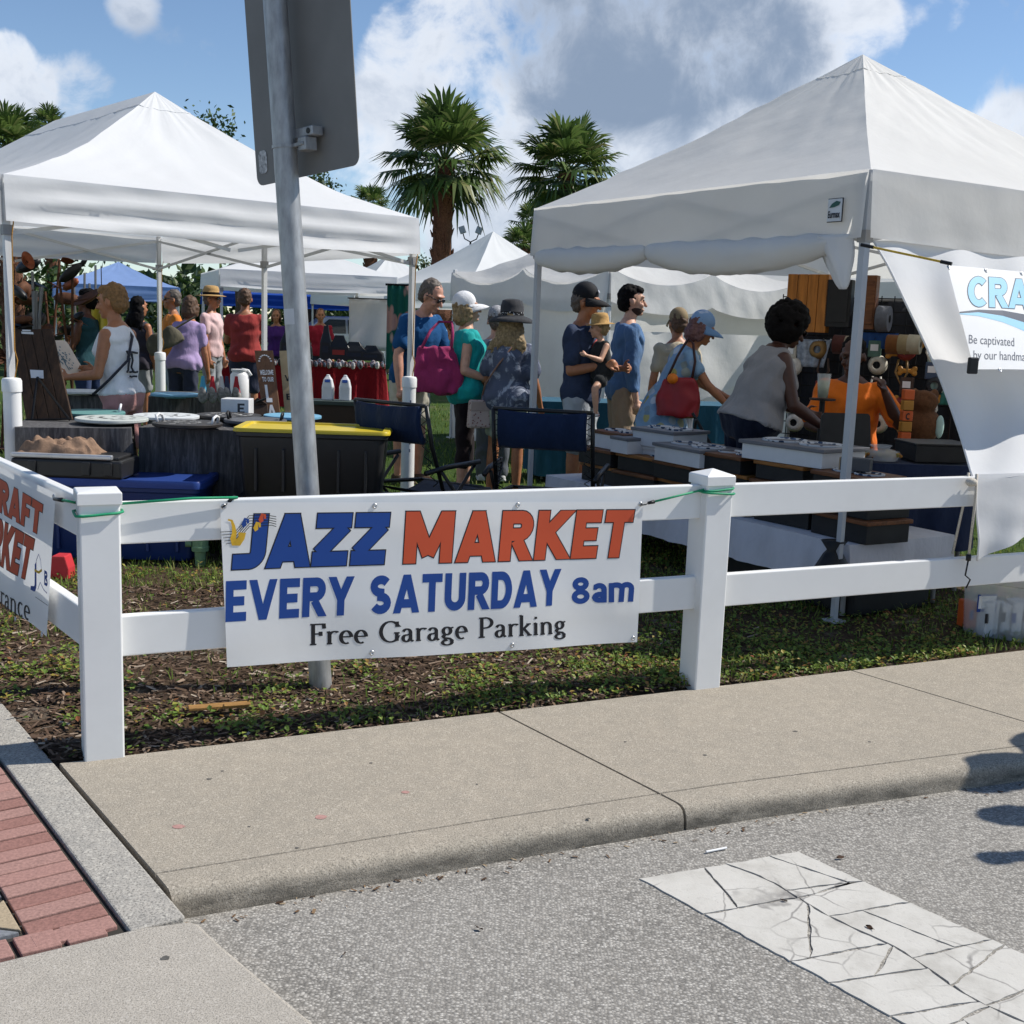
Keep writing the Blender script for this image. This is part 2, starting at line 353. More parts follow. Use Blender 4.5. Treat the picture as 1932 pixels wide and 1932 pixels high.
# ------------------------------------------------------------------ aggregate band, pavers, apron
bandL, bandR = [gz(0, 1430), gz(245, 1752)], [gz(105, 1441), gz(352, 1728)]
BDd = (bandR[0] - bandR[1]).normalized(); BN = V(-BDd.y, BDd.x, 0)      # BN points left, away from the slabs
if BN.x > 0: BN = -BN
b0 = bandR[1] - BN * (-.003); bw = (bandL[1] - bandR[1]).dot(BN)
band = thing('concrete_band', b0, None, None); band['kind'] = 'structure'
for k, (a, b) in enumerate(((0.0, 3.2), (3.207, 6.4))):
    m = MB(); m.prism([b0 + BDd * a, b0 + BDd * b, b0 + BDd * b + BN * bw, b0 + BDd * a + BN * bw], -.16, .001); put('band_section', m, M_band, band, world=True, bevel=.006)
M_pred = mat('red_paver', hx('9c776e'), .9, .22, 120, .5, 260, bdist=.002); M_pred2 = mat('brown_red_paver', hx('8d675e'), .9, .25, 120, .5, 260, bdist=.002); M_pred3 = mat('faded_red_paver', hx('9b786f'), .9, .25, 120, .5, 260, bdist=.002); M_pbuff = mat('buff_paver', hx('a3937a'), .9, .2, 120, .5, 260, bdist=.002); M_pgrey = mat('grey_paver', hx('777a7e'), .9, .2, 120, .5, 260, bdist=.002)
paving = thing('brick_walkway', b0, None, None); paving['kind'] = 'structure'
pl0 = b0 + BN * (bw + .012)
m = MB(); m.add([pl0 + BN * a + BDd * b + V(0, 0, -.012) for a, b in ((-.01, -1.0), (9, -1.0), (9, 12), (-.01, 12))], [(0, 1, 2, 3)]); put('joint_sand', m, mat('joint_sand', (.04, .036, .03), 1), paving, world=True)
apL, apR = gz(0, 1812), gz(245, 1753)
AD = (apL - apR).normalized()
def ap_t(k):           # where the apron edge crosses at distance k along BN from the pavers' right side
    q = apR; return (AD.dot(BDd) / AD.dot(BN)) * (k - (q - pl0).dot(BN)) + (q - pl0).dot(BDd)
def paver(poly, M):
    g = .0044; k = len(poly); ar = sum(poly[i].x * poly[(i + 1) % k].y - poly[(i + 1) % k].x * poly[i].y for i in range(k)); poly = poly if ar > 0 else poly[::-1]; q = []
    for i in range(k):
        d0 = (poly[i] - poly[i - 1]).normalized(); d1 = (poly[(i + 1) % k] - poly[i]).normalized(); n0, n1 = V(-d0.y, d0.x, 0), V(-d1.y, d1.x, 0); b_ = (n0 + n1).normalized(); q.append(poly[i] + b_ * (g / max(.35, b_.dot(n0))))
    m = MB(); dz = random.uniform(-.0025, .0015); m.prism(q, -.06, dz); put('paver', m, M, paving, world=True, bevel=.003)
def PP(k, t): return pl0 + BN * k + BDd * t
bl = .2; bwid = .071
border = .1
for i in range(36):   # stretcher column next to the band
    t0 = ap_t(0) + .03 + i * bwid; t1 = t0 + bwid
    a0 = max(t0, ap_t(bl) + border * .2 if i == 0 else t0)
    paver([PP(0, t0), PP(bl, t0), PP(bl, t1), PP(0, t1)], (M_pred, M_pred2, M_pred3)[(i * 7 + i // 3) % 3])
for i in range(13):   # pattern column: squares cut corner to corner
    t0 = ap_t(bl) + border + i * .2 + .01; t1 = t0 + .2
    for q in range(3):
        k0 = bl + .2 * q; k1 = k0 + .2; cM = PP((k0 + k1) / 2, (t0 + t1) / 2)
        cs = [PP(k0, t0), PP(k1, t0), PP(k1, t1), PP(k0, t1)]
        for e in range(4): paver([cs[e], cs[(e + 1) % 4], cM], (M_pgrey, M_pred, M_pbuff, M_pbuff)[(e + i + q) % 4])
for q in range(9):    # border row along the apron
    k0 = bl + q * .105 - .17; k1 = k0 + .1
    paver([PP(k0, ap_t(k0) + .006), PP(k1, ap_t(k1) + .006), PP(k1, ap_t(k1) + border), PP(k0, ap_t(k0) + border)], M_pred)
m = MB(); q0 = gz(376, 1741); q1 = gz(575, 1932); dq = (q1 - q0).normalized()
pts = [apR + (apR - apL).normalized() * .02, q0 + V(-.03, .01, 0), q0, q0 + dq * .12, q0 + dq * .9 + V(.05, 0, 0), q0 + dq * 2.6, V(-4, -1, 0), apR + AD * 6]
m.prism(pts, -.2, 0); recalc(put('apron', m, M_apron, kind='structure', bevel=.012))
# ------------------------------------------------------------------ worn crosswalk stripe: cracked slabs of thick paint
def clip(poly, p, n):
    out = []
    for i in range(len(poly)):
        a, b = poly[i], poly[(i + 1) % len(poly)]; da, db = (a - p).dot(n), (b - p).dot(n)
        if da <= 0: out.append(a)
        if da * db < 0: out.append(a + (b - a) * (da / (da - db)))
    return out
def paintmat():
    t = NT('worn_white_paint'); v = t.coord('Object'); n1 = t.noise(v, 6, 6, .65); n2 = t.noise(v, 90, 4, .7); c = t.ramp(n1, [(.28, (.38, .36, .32)), (.5, (.51, .49, .445)), (.8, (.58, .56, .515))])
    c = t.mix(t.ramp(n2, [(.28, (.5,) * 3), (.42, (0, 0, 0))]), c, (.33, .31, .285))
    wv = t.n('ShaderNodeMix', {0: .09, 4: v, 5: t.n('ShaderNodeTexNoise', {'Vector': v, 'Scale': 5.0, 'Detail': 4.0}).outputs['Color']}, data_type='VECTOR').outputs[1]
    vo = t.n('ShaderNodeTexVoronoi', {'Vector': wv, 'Scale': 6.5}, feature='DISTANCE_TO_EDGE'); k = t.ramp(vo.outputs['Distance'], [(.0, (.8,) * 3), (.012, (.5,) * 3), (.022, (0, 0, 0))]); gate = t.ramp(t.noise(v, 3.1, 3), [(.48, (0, 0, 0)), (.6, (1, 1, 1))])
    c = t.mix(t.mix(1.0, k, gate, 'MULTIPLY'), c, (.16, .15, .14)); t.L.new(c, t.b.inputs['Base Color']); t.b.inputs['Roughness'].default_value = .8; t.bump(n2, .3, .003); return t.m
M_paint = paintmat()
s00, s01, s10, s11 = gz(1205, 1660, ROADZ), gz(1702, 1932, ROADZ), gz(1505, 1608, ROADZ), gz(1932, 1800, ROADZ)
LD = (s01 - s00).normalized(); sr = s00 + (s10 - s00); LEN = 2.2
strip = thing('crosswalk_stripe', s00, None, None); strip['kind'] = 'structure'
quad = [s00, s00 + LD * LEN, s10 + (s11 - s10).normalized() * LEN, s10 + (s01 - s00) * .0]
W = (s10 - s00); r3 = random.Random(5); Xp = lambda a, t: s00 + W * a + LD * t
cen = lambda t: .50 + .05 * math.sin(t * 4.3 + .6) + .025 * math.sin(t * 13)
pieces = []
for j in (0, 1):
    t = 0.0; cuts = [(0.0, 0.0)]
    while t < LEN: t += r3.uniform(.13, .30); cuts.append((t + r3.uniform(-.03, .03), t + r3.uniform(-.03, .03)))
    for (a0, a1), (b0_, b1) in zip(cuts, cuts[1:]):
        sa = (lambda t: 0.0) if j == 0 else cen; sb = cen if j == 0 else (lambda t: 1.0)
        left = [Xp(sa(a0 + (b0_ - a0) * k / 4), a0 + (b0_ - a0) * k / 4) for k in range(5)]; right = [Xp(sb(a1 + (b1 - a1) * k / 4), a1 + (b1 - a1) * k / 4) for k in range(5)]
        poly = left + right[::-1]; work = [poly]
        for _ in range(r3.choice((0, 1, 1, 1))):      # a few pieces are broken once or twice more
            k = max(range(len(work)), key=lambda q: (work[q][0] - work[q][len(work[q]) // 2]).length); pl = work.pop(k); c = sum(pl, V(0, 0, 0)) / len(pl); an = r3.uniform(0, 6.28); nn = V(math.cos(an), math.sin(an), 0); c += V(r3.uniform(-.05, .05), r3.uniform(-.05, .05), 0)
            work += [w for w in (clip(pl, c, nn), clip(pl, c, -nn)) if len(w) > 2]
        pieces += work
for poly in pieces:
    k = len(poly); ar = sum(poly[i].x * poly[(i + 1) % k].y - poly[(i + 1) % k].x * poly[i].y for i in range(k)); poly = poly if ar > 0 else poly[::-1]; fine = []
    for a, b in zip(poly, poly[1:] + poly[:1]):      # ragged broken edges, a hair's gap between pieces
        if (b - a).length < 1e-4: continue
        k = max(1, int((b - a).length / .022)); nn = V(-(b - a).y, (b - a).x, 0).normalized(); fine += [a + (b - a) * (e / k) + nn * (.0036 + r3.uniform(-.0024, .003)) for e in range(k)]
    if len(fine) < 3: continue
    m = MB(); m.prism(fine, ROADZ - .003, ROADZ + .004); recalc(put('paint_piece', m, M_paint, strip, world=True))
# ------------------------------------------------------------------ fence
M_vinyl = mat('white_vinyl', (.80, .80, .785), .38, .03, 3, .08, 14, spec=.45, bdist=.003, dirt=.13)
fence = thing('vinyl_fence', P1, 'white vinyl two-rail fence turning a corner beside the sidewalk', 'fence')
HP = .875
def post(p, ang, flat=False):
    m = MB(); m.box(p + V(0, 0, HP / 2 - .05), (PW * 2, PW * 2, HP + .1), rotz(ang)); po = put('post', m, M_vinyl, fence, world=True, bevel=.006)
    m = MB(); R = rotz(ang); w = PW + .006; z0 = HP - .012; zs = [(w, z0), (w, z0 + .038), (w - .004, z0 + .042), (.004, z0 + (.046 if flat else .064))]
    m.rings([[p + R @ V(sx * a, sy * a, 0) + V(0, 0, z) for sx, sy in ((-1, -1), (1, -1), (1, 1), (-1, 1))] for a, z in zs]); c = put('cap', m, M_vinyl, None, bevel=.002)
    c.parent = po; c.data.transform(Matrix.Translation(-fence.location)); return po
FA = math.atan2(FD.y, FD.x)
posts = [P1, P1 + FD * SPAN, P1 + FD * 2 * SPAN, P1 + FD * 3 * SPAN, P1 + BD * 2.41, P1 + BD * 4.82]
for k, p in enumerate(posts): post(p, FA, k == 0)
def rail(a, b, ztop, gap=None):
    dd = (b - a).normalized(); c = (a + b) / 2; L = (b - a).length - 2 * PW + .02; m = MB()
    m.box(c + V(0, 0, ztop - .07), (L, .038, .14), rotz(math.atan2(dd.y, dd.x))); put('rail', m, M_vinyl, fence, world=True, bevel=.005)
for a, b in ((0, 1), (1, 2), (2, 3), (0, 4), (4, 5)):
    for z in (.862, .478): rail(posts[a], posts[b], z)
# ------------------------------------------------------------------ stroke lettering
def arc(cx, cy, rx, ry, a0, a1, n=10): return [(cx + rx * math.cos(R_(a0 + (a1 - a0) * i / n)), cy + ry * math.sin(R_(a0 + (a1 - a0) * i / n))) for i in range(n + 1)]
def glyph(ch, t):
    b = t / 2; T = 1 - b; 
    G = {'E': (.6, [[(b, 0), (b, 1)], [(b, T), (.6, T)], [(b, .5), (.54, .5)], [(b, b), (.6, b)]]),
     'F': (.58, [[(b, 0), (b, 1)], [(b, T), (.58, T)], [(b, .48), (.52, .48)]]),
     'T': (.66, [[(.33, 0), (.33, 1)], [(0, T), (.66, T)]]),
     'A': (.82, [[(b * .9, 0), (.41, 1.0)], [(.41, 1.0), (.82 - b * .9, 0)], [(.2, .25), (.62, .25)]]),
     'V': (.8, [[(b * .9, 1), (.4, 0)], [(.4, 0), (.8 - b * .9, 1)]]),
     'Y': (.76, [[(b * .9, 1), (.38, .42)], [(.38, .42), (.76 - b * .9, 1)], [(.38, 0), (.38, .46)]]),
     'Z': (.72, [[(.03, T), (.72, T)], [(.6, 1 - t * .9), (.12, t * .9)], [(0, b), (.69, b)]]),
     'M': (1.0, [[(b, 0), (b, 1)], [(b * 1.1, 1), (.5, .16)], [(.5, .16), (1 - b * 1.1, 1)], [(1 - b, 0), (1 - b, 1)]]),
     'K': (.76, [[(b, 0), (b, 1)], [(b, .42), (.76 - b * .8, 1)], [(.3, .5), (.76 - b * .6, 0)]]),
     'R': (.7, [[(b, 0), (b, 1)], [(b, T), (.4, T)] + arc(.42, .7, .7 - .42 - b, .3 - b, 90, -90) + [(b, .4 + b)], [(.36, .42), (.7 - b * .7, 0)]]),
     'D': (.72, [[(b, 0), (b, 1)], [(b, T), (.34, T)] + arc(.34, .5, .72 - .34 - b, .5 - b, 90, -90, 14) + [(b, b)]]),
     'U': (.7, [[(b, 1), (b, .34)] + arc(.35, .34, .35 - b, .34 - b, 180, 360, 12) + [(.7 - b, 1)]]),
     'J': (.6, [[(.6 - b, 1), (.6 - b, .32)] + arc(.3, .32, .3 - b, .32 - b, 0, -100, 8) + [(0, b)]]),
     'S': (.66, [arc(.33, .72, .33 - b, .28 - b, 30, 270, 14) + arc(.33, .27 + .01, .33 - b, .27 - b + .01, 90, -155, 14)]),
     'C': (.72, [arc(.4, .5, .4 - b, .5 - b, 48, 312, 18)]),
     'B': (.68, [[(b, 0), (b, 1)], [(b, T), (.36, T)] + arc(.38, .76, .26 - b, .24 - b, 90, -90) + [(b, .52)], [(b, .52), (.4, .52)] + arc(.4, .27, .28 - b, .27 - b, 90, -90) + [(b, b)]]),
     'L': (.56, [[(b, 0), (b, 1)], [(b, b), (.56, b)]]),
     'O': (.84, [arc(.42, .5, .42 - b, .5 - b, 0, 360, 22)]),
     'W': (1.15, [[(b, 1), (.32, 0)], [(.32, 0), (.575, .9)], [(.575, .9), (.83, 0)], [(.83, 0), (1.15 - b, 1)]]),
     '8': (.66, [arc(.33, .74, .3 - b, .26 - b, 0, 360, 18), arc(.33, .26 + .01, .33 - b, .27 - b + .01, 0, 360, 18)]),
     'a': (.56, [[(b * .7, .6)] + arc(.28, .49, .28 - b, .26 - b, 140, 0, 8) + [(.56 - b, 0)], arc(.29, .21, .27 - b, .21 - b, 0, 360, 14)]),
     'm': (.9, [[(b, 0), (b, .73)], arc(.27, .5, .27 - b + .05, .25 - b, 160, 0, 8) + [(.32 + .13, 0)], arc(.66, .5, .26 - b + .02, .25 - b, 165, 0, 8) + [(.9 - b, 0)]])}
    return G.get(ch, (.35, []))
def sglyph(ch):      # book-face serif, x-height .62
    q = .028; sf = lambda x, y, w=.1: [(x - w, y), (x + w, y)]
    x = .6
    G = {'F': (.56, [[(.13, 0), (.13, 1)], sf(.13, q, .12), [(.02, 1 - q), (.52, 1 - q)], [(.51, 1), (.53, .76)], [(.13, .52), (.4, .52)], [(.4, .42), (.4, .62)]]),
     'G': (.78, [[(.66, .78)] + arc(.42, .5, .36, .49, 35, 330, 18) + [(.68, .2)], [(.66, .05), (.66, .44)], sf(.66, .44, .11), [(.67, .72), (.67, .98)]]),
     'P': (.62, [[(.14, 0), (.14, 1)], sf(.14, q, .13), [(.02, 1 - q), (.28, 1 - q)] + arc(.28, .73, .27, .25, 88, -90, 10) + [(.14, .47)]]),
     'E': (.62, [[(.13, 0), (.13, 1)], [(.02, q), (.56, q)], [(.57, 0), (.6, .25)], [(.02, 1 - q), (.54, 1 - q)], [(.54, 1), (.56, .77)], [(.13, .52), (.42, .52)], [(.42, .42), (.42, .62)]]),
     'r': (.42, [[(.12, 0), (.12, x)], sf(.12, q), [(.02, x - .02), (.14, x)], arc(.3, .4, .18, .2, 165, 60, 5) + [(.4, .54)]]),
     'e': (.5, [[(.07, .33), (.43, .33)], arc(.26, .31, .19, .3, 0, 300, 16)]),
     'a': (.5, [[(.08, .48)] + arc(.22, .44, .14, .16, 130, 0, 6) + [(.36, .1), (.42, .02), (.48, .05)], [(.36, .37)] + arc(.2, .16, .13, .16, 75, 330, 10) + [(.36, .16)]]),
     'g': (.52, [arc(.24, .42, .15, .18, 0, 360, 14), [(.36, .55), (.5, .58)], [(.17, .26), (.09, .16), (.14, .08), (.36, .04), (.44, -.06)] + arc(.25, -.14, .19, .12, 20, -250, 12) + [(.14, .04)]]),
     'k': (.56, [[(.12, 0), (.12, 1.02)], sf(.12, q), [(.02, 1), (.13, 1.02)], [(.13, .27), (.42, .57)], sf(.42, .58, .1), [(.22, .36), (.46, .03)], sf(.46, q, .1)]),
     'i': (.27, [[(.13, 0), (.13, x)], sf(.13, q), [(.03, x - .02), (.15, x)], [(.07, .84), (.19, .84)], [(.07, .88), (.19, .88)]]),
     'n': (.6, [[(.12, 0), (.12, x)], sf(.12, q), [(.02, x - .02), (.14, x)], arc(.29, .4, .17, .2, 160, 0, 8) + [(.46, 0)], sf(.46, q)]),
     't': (.36, [[(.14, .82), (.14, .14)] + arc(.26, .14, .12, .13, 180, 300, 6), [(.02, x - .02), (.33, x - .02)]]),
     'c': (.46, [arc(.26, .31, .19, .3, 50, 310, 16)])}
    return G.get(ch, (.26, []))
def strips(poly, t, tv=None):
    """thick ribbon along a polyline, mitred; tv: pen with thick uprights (t) and thin horizontals (tv)"""
    P = [Vector((p[0], p[1])) for p in poly]; P = [p for i, p in enumerate(P) if i == 0 or (p - P[i - 1]).length > 1e-4]; n = len(P); closed = (P[0] - P[-1]).length < 1e-3
    L, R2 = [], []
    for i in range(n):
        d0 = (P[i] - P[i - 1]).normalized() if i else ((P[-1] - P[-2]).normalized() if closed else (P[1] - P[0]).normalized())
        d1 = (P[i + 1] - P[i]).normalized() if i < n - 1 else ((P[1] - P[0]).normalized() if closed else d0)
        d = (d0 + d1); d = d.normalized() if d.length > 1e-4 else d1; nn = Vector((-d.y, d.x)); k = 1 / max(.45, abs(d.dot(d1)))
        w = t if tv is None else math.hypot(t * d.y, tv * d.x)
        if tv is None and not closed and i in (0, n - 1) and abs(d.y) > .3 and abs(d.x) > .02 and (P[i].y < .03 or P[i].y > .97): nn = Vector((-1 if d.y > 0 else 1, 0)); k = 1 / abs(d.y)
        L.append(P[i] + nn * w / 2 * k); R2.append(P[i] - nn * w / 2 * k)
    return L, R2
def text_mesh(txt, quadpts, lift, t=.2, serif=False, shear=0, gap=.1, grow=0, space=.35, only=None):
    """letters as ribbons laid on surface map quadpts(u, v, lift), u 0..1 along the line, v 0 baseline .. 1 cap height"""
    m = MB(); x = 0; items = []
    for ci, ch in enumerate(txt):
        w, pl = sglyph(ch) if serif else glyph(ch, t)
        for p in (pl if only is None or only[0] <= ci < only[1] else []): items.append([(a + x, b) for a, b in p])
        x += (space if ch == ' ' else w) + gap * (.45 if serif else 1)
    tot = x - gap; z = 0
    for p in items:
        if grow:     # outline: longer and thicker
            a, b = Vector(p[0]), Vector(p[1]); a2, b2 = Vector(p[-1]), Vector(p[-2])
            if (a - a2).length > 1e-3: p = [tuple(a + (a - b).normalized() * grow)] + p[1:-1] + [tuple(a2 + (a2 - b2).normalized() * grow)]
        dense = [p[0]]
        for a, b in zip(p, p[1:]):
            k = max(1, int(math.hypot(b[0] - a[0], b[1] - a[1]) / .2)); dense += [(a[0] + (b[0] - a[0]) * e / k, a[1] + (b[1] - a[1]) * e / k) for e in range(1, k + 1)]
        L, R2 = strips(dense, t + 2 * grow, (.07 if serif else None)); z += .00003
        f = lambda q: quadpts((q.x + shear * q.y) / tot, q.y, lift + z)
        vs = [f(q) for q in L] + [f(q) for q in R2]; k = len(L); m.add(vs, [(i, i + 1, k + i + 1, k + i) for i in range(k - 1)])
    return m
def pix_quad(BL, BR, TL, TR, surf):
    """surface map for one text line from its four photo corners"""
    c = [surf(*p) for p in (BL, BR, TL, TR)]       # (a, b) surface coordinates
    def f(u, v):
        a = [(c[0][k] * (1 - u) + c[1][k] * u) * (1 - v) + (c[2][k] * (1 - u) + c[3][k] * u) * v for k in (0, 1)]; return a
    return f
# ------------------------------------------------------------------ banner on the fence
M_vinylb = mat('banner_vinyl', (.87, .87, .86), .5, .02, 2, .1, 9, trans=.26, bdist=.01, spec=.3)
M_blue = mat('banner_blue_print', hx('16418a'), .5, .05, 4); M_red = mat('banner_orange_red_print', hx('c4502f'), .5, .05, 4); M_ink = mat('banner_dark_ink', (.012, .012, .016), .5, .05, 4)
M_gold = mat('banner_gold_print', hx('d0a52c'), .5, .2, 30)
class Sheet:
    """a hung sheet on a vertical plane: coords s along, z up; billow along the normal"""
    def __init__(s, o, d, n, off, amp, seed=0): s.o, s.d, s.n, s.off, s.amp, s.seed = Vector(o), d, n, off, amp, seed; s.p0 = s.o + n * off
    def sz(s, x, y): q = onplane(x, y, s.p0, s.n); return ((q - s.p0).dot(s.d), q.z)
    def P(s, a, z, lift=0):
        b = s.amp * (.6 + .5 * math.sin(a * 5.1 + s.seed) + .35 * math.sin(a * 11.3 + z * 5 + s.seed) * max(0, .9 - z)) * max(0.05, min(1, (.86 - z) * 2.2)); return s.p0 + s.d * a + V(0, 0, z) + s.n * (b + lift)
bs = Sheet(P1, FD, FN, .036, .016, 1.0)
ban = thing('market_banner', P1 + FD * 1.2 + FN * .05, 'white vinyl JAZZ MARKET banner tied between two fence posts', 'banner')
cTL, cTR, cBL, cBR = bs.sz(415, 948), bs.sz(1213, 946), bs.sz(427, 1257), bs.sz(1201, 1211)
def bquad(u, v): return tuple((cBL[k] * (1 - u) + cBR[k] * u) * (1 - v) + (cTL[k] * (1 - u) + cTR[k] * u) * v for k in (0, 1))
m = MB(); m.grid(lambda u, v: bs.P(*bquad(u, v)), 60, 24); put('sheet', m, M_vinylb, ban, world=True, smooth=True)
def Zb(x, y): return ((420 + x / 2.2465) * .966, (940 + y / 2.2465) * .966)
def line(parent, surf, name, txt, quad, M, **k):
    f = pix_quad(*quad, surf.sz); g = lambda u, v, l: surf.P(*f(u, v), l); lift = k.pop('lift', .0006)
    i = 0
    for w in txt.split(' '):
        o = put(name, text_mesh(txt, g, lift, only=(i, i + len(w)), **k), M, parent, world=True); i += len(w) + 1
    return o
z = lambda *q: [Zb(*p) for p in q]
for gr, M_, lf in ((.022, M_ink, .0005), (0, None, .0012)):
    line(ban, bs, 'lettering', 'JAZZ', z((72, 386), (745, 362), (88, 146), (762, 138)), M_ or M_blue, t=.27, gap=.05, shear=.03, grow=gr, lift=lf)
    line(ban, bs, 'lettering', 'MARKET', z((823, 360), (1806, 332), (832, 133), (1835, 126)), M_ or M_red, t=.25, gap=.10, shear=.03, grow=gr, lift=lf)
line(ban, bs, 'lettering', 'EVERY SATURDAY', z((42, 614), (1505, 541), (46, 436), (1515, 383)), M_blue, t=.225, gap=.09)
line(ban, bs, 'lettering', '8am', z((1563, 538), (1832, 527), (1563, 422), (1832, 410)), M_blue, t=.2, gap=.07)
line(ban, bs, 'lettering', 'Free Garage Parking', z((415, 720), (1530, 664), (415, 627), (1530, 577)), M_ink, t=.145, serif=True)
# saxophone, notes and stave lines printed over the J
def ribbon(parent, surf, name, pts, M, w, lift):
    m = MB(); q = [surf.sz(*Zb(*p)) for p in pts]; ws = w if isinstance(w, list) else [w] * len(pts); vs = []
    for i, p in enumerate(q):
        a, b = Vector(q[max(0, i - 1)]), Vector(q[min(len(q) - 1, i + 1)]); d = (b - a).normalized(); nn = Vector((-d.y, d.x)) * ws[i] / 2
        vs += [surf.P(p[0] + nn.x, p[1] + nn.y, lift), surf.P(p[0] - nn.x, p[1] - nn.y, lift)]
    m.add(vs, [(2 * i, 2 * i + 1, 2 * i + 3, 2 * i + 2) for i in range(len(q) - 1)]); return put(name, m, M, parent, world=True)
for k in range(5): ribbon(ban, bs, 'stave_line', [(22 + 6 * k, 222 + 13 * k), (90, 218 + 12 * k), (150, 150 + 12 * k), (225 + 6 * k, 148 + 11 * k), (268, 155 + 11 * k)], M_ink, .0022, .0016)
ribbon(ban, bs, 'saxophone', [(56, 168), (72, 172), (80, 195), (84, 225), (78, 250), (84, 268), (100, 268), (115, 248), (118, 224)], M_gold, [.006, .008, .011, .016, .02, .026, .026, .022, .026], .0019)
for (x, y), M_ in (((128, 178), M_blue), ((203, 158), M_red), ((180, 195), M_gold)):
    ribbon(ban, bs, 'music_note', [(x - 10, y + 16), (x - 2, y + 12), (x + 3, y - 16), (x + 14, y - 10), (x + 16, y + 6)], M_, [.016, .018, .007, .01, .007], .0023)
M_grom = mat('steel_grommet', (.55, .55, .55), .35, .1, 8, metal=.9)
def grommets(parent, surf, pl):
    for p in pl:
        a, b = surf.sz(*p); c = surf.P(a, b, .001); m = MB(); nq = surf.n.to_track_quat('Z', 'Y').to_matrix(); m.lathe(c, [(.004, 0), (.0045, .003), (.009, .003), (.01, 0)], 12, nq, caps=False); put('grommet', m, M_grom, parent, world=True, smooth=True)
grommets(ban, bs, z((38, 110), (700, 108), (1327, 103), (1866, 100), (685, 750), (1296, 714), (1832, 688)))
# ------------------------------------------------------------------ banner on the left fence side
LN = V(-BD.y, BD.x, 0)
if LN.dot(-P1) < 0: LN = -LN
ls = Sheet(P1, BD, LN, .045, .014, 2.0)
ban2 = thing('craft_banner', P1 + BD * 1.2 + LN * .05, 'white CRAFT MARKET Entrance banner with orange letters on the side fence', 'banner')
def Z1(x, y): return (x / 4.2 * .966, (780 + y / 4.2) * .966)
tR = ls.sz(*Z1(458, 770)); bR = ls.sz(*Z1(392, 1990)); wide = 1.75
def b2(u, v):
    a = (bR[0] * (1 - v) + tR[0] * v) + wide * (1 - u); return a, (bR[1] + .02) * (1 - v) + tR[1] * v
m = MB(); m.grid(lambda u, v: ls.P(*b2(u, v)), 50, 20); put('sheet', m, M_vinylb, ban2, world=True, smooth=True)
z1 = lambda *q: [Z1(*p) for p in q]
for gr, M_, lf in ((.022, M_ink, .0005), (0, M_red, .0012)):
    line(ban2, ls, 'lettering', 'CRAFT', z1((-75, 868), (330, 1117), (-80, 600), (352, 862)), M_, t=.25, gap=.06, shear=.03, grow=gr, lift=lf)
    line(ban2, ls, 'lettering', 'MARKET', z1((-190, 1228), (238, 1486), (-195, 852), (286, 1148)), M_, t=.25, gap=.06, shear=.03, grow=gr, lift=lf)
line(ban2, ls, 'lettering', 'Entrance', z1((-85, 1606), (246, 1815), (-85, 1420), (246, 1632)), M_ink, t=.12, serif=True)
line(ban2, ls, 'lettering', 'J', z1((255, 1560), (300, 1590), (262, 1400), (300, 1330)), M_blue, t=.2)
line(ban2, ls, 'lettering', 'B', z1((365, 1520), (395, 1540), (365, 1400), (395, 1415)), M_blue, t=.2)
def rib1(pts, M, w, name='emblem_line'):
    m = MB(); q = [ls.sz(*Z1(*p)) for p in pts]; vs = []
    for i, p in enumerate(q):
        a, b = Vector(q[max(0, i - 1)]), Vector(q[min(len(q) - 1, i + 1)]); d = (b - a).normalized(); nn = Vector((-d.y, d.x)) * w / 2
        vs += [ls.P(p[0] + nn.x, p[1] + nn.y, .0007), ls.P(p[0] - nn.x, p[1] - nn.y, .0007)]
    m.add(vs, [(2 * i, 2 * i + 1, 2 * i + 3, 2 * i + 2) for i in range(len(q) - 1)]); put(name, m, M, ban2, world=True)
rib1([(292, 1390), (300, 1320), (318, 1270), (335, 1320), (340, 1400)], M_blue, .004); rib1([(285, 1400), (318, 1420), (345, 1400)], M_gold, .01)
rib1([(310, 1560), (330, 1500), (360, 1560), (390, 1590)], M_blue, .004); rib1([(290, 1620), (400, 1690)], M_ink, .002)
grommets(ban2, ls, z1((445, 800), (155, 1800), (350, 1930)))
# ------------------------------------------------------------------ bungee cords
M_green = mat('green_bungee', hx('1f8f63'), .55, .15, 200); M_blk = mat('black_plastic', (.012, .012, .013), .45, .2, 20); M_wire = mat('black_wire', (.015, .015, .016), .35, .1, 10, metal=.6)
def around(p, z, r, tilt=0, n=20):
    c = []
    for i in range(n + 1):
        a = 2 * math.pi * i / n; k = r / max(abs(math.cos(a)), abs(math.sin(a))); k = min(k, r * 1.32)
        q = FD * (k * math.cos(a)) + FN * (k * math.sin(a)); c.append(p + q + V(0, 0, z + tilt * math.cos(a)))
    return c
def bungee(name, label, post_p, path, hook, zs):
    t = thing(name, post_p + V(0, 0, zs[0]), label, 'cord'); m = MB()
    for k, zz in enumerate(zs): m.tube(around(post_p, zz, PW + .009 + .004 * k, .006 * (1 - 2 * k)), .0045, 8, False)
    m.tube(path, .0045, 8); put('cord', m, M_green, t, world=True, smooth=True)
    m = MB(); h0, h1 = Vector(path[-1]), Vector(hook); d = h1 - h0; m.cyl(h0 - d * .25, h0 + d * .35, .008, .006); m.tube([h0 + d * .3, h0 + d * .7 + FN * .012, h1 + FN * .008, h1 - FN * .006], .0026, 6)
    put('hook', m, M_blk, t, world=True, smooth=True); return t
hk = bs.P(*bs.sz(418, 956), .004); p1c = P1 + FD * (PW + .008) + FN * .04 + V(0, 0, .862)
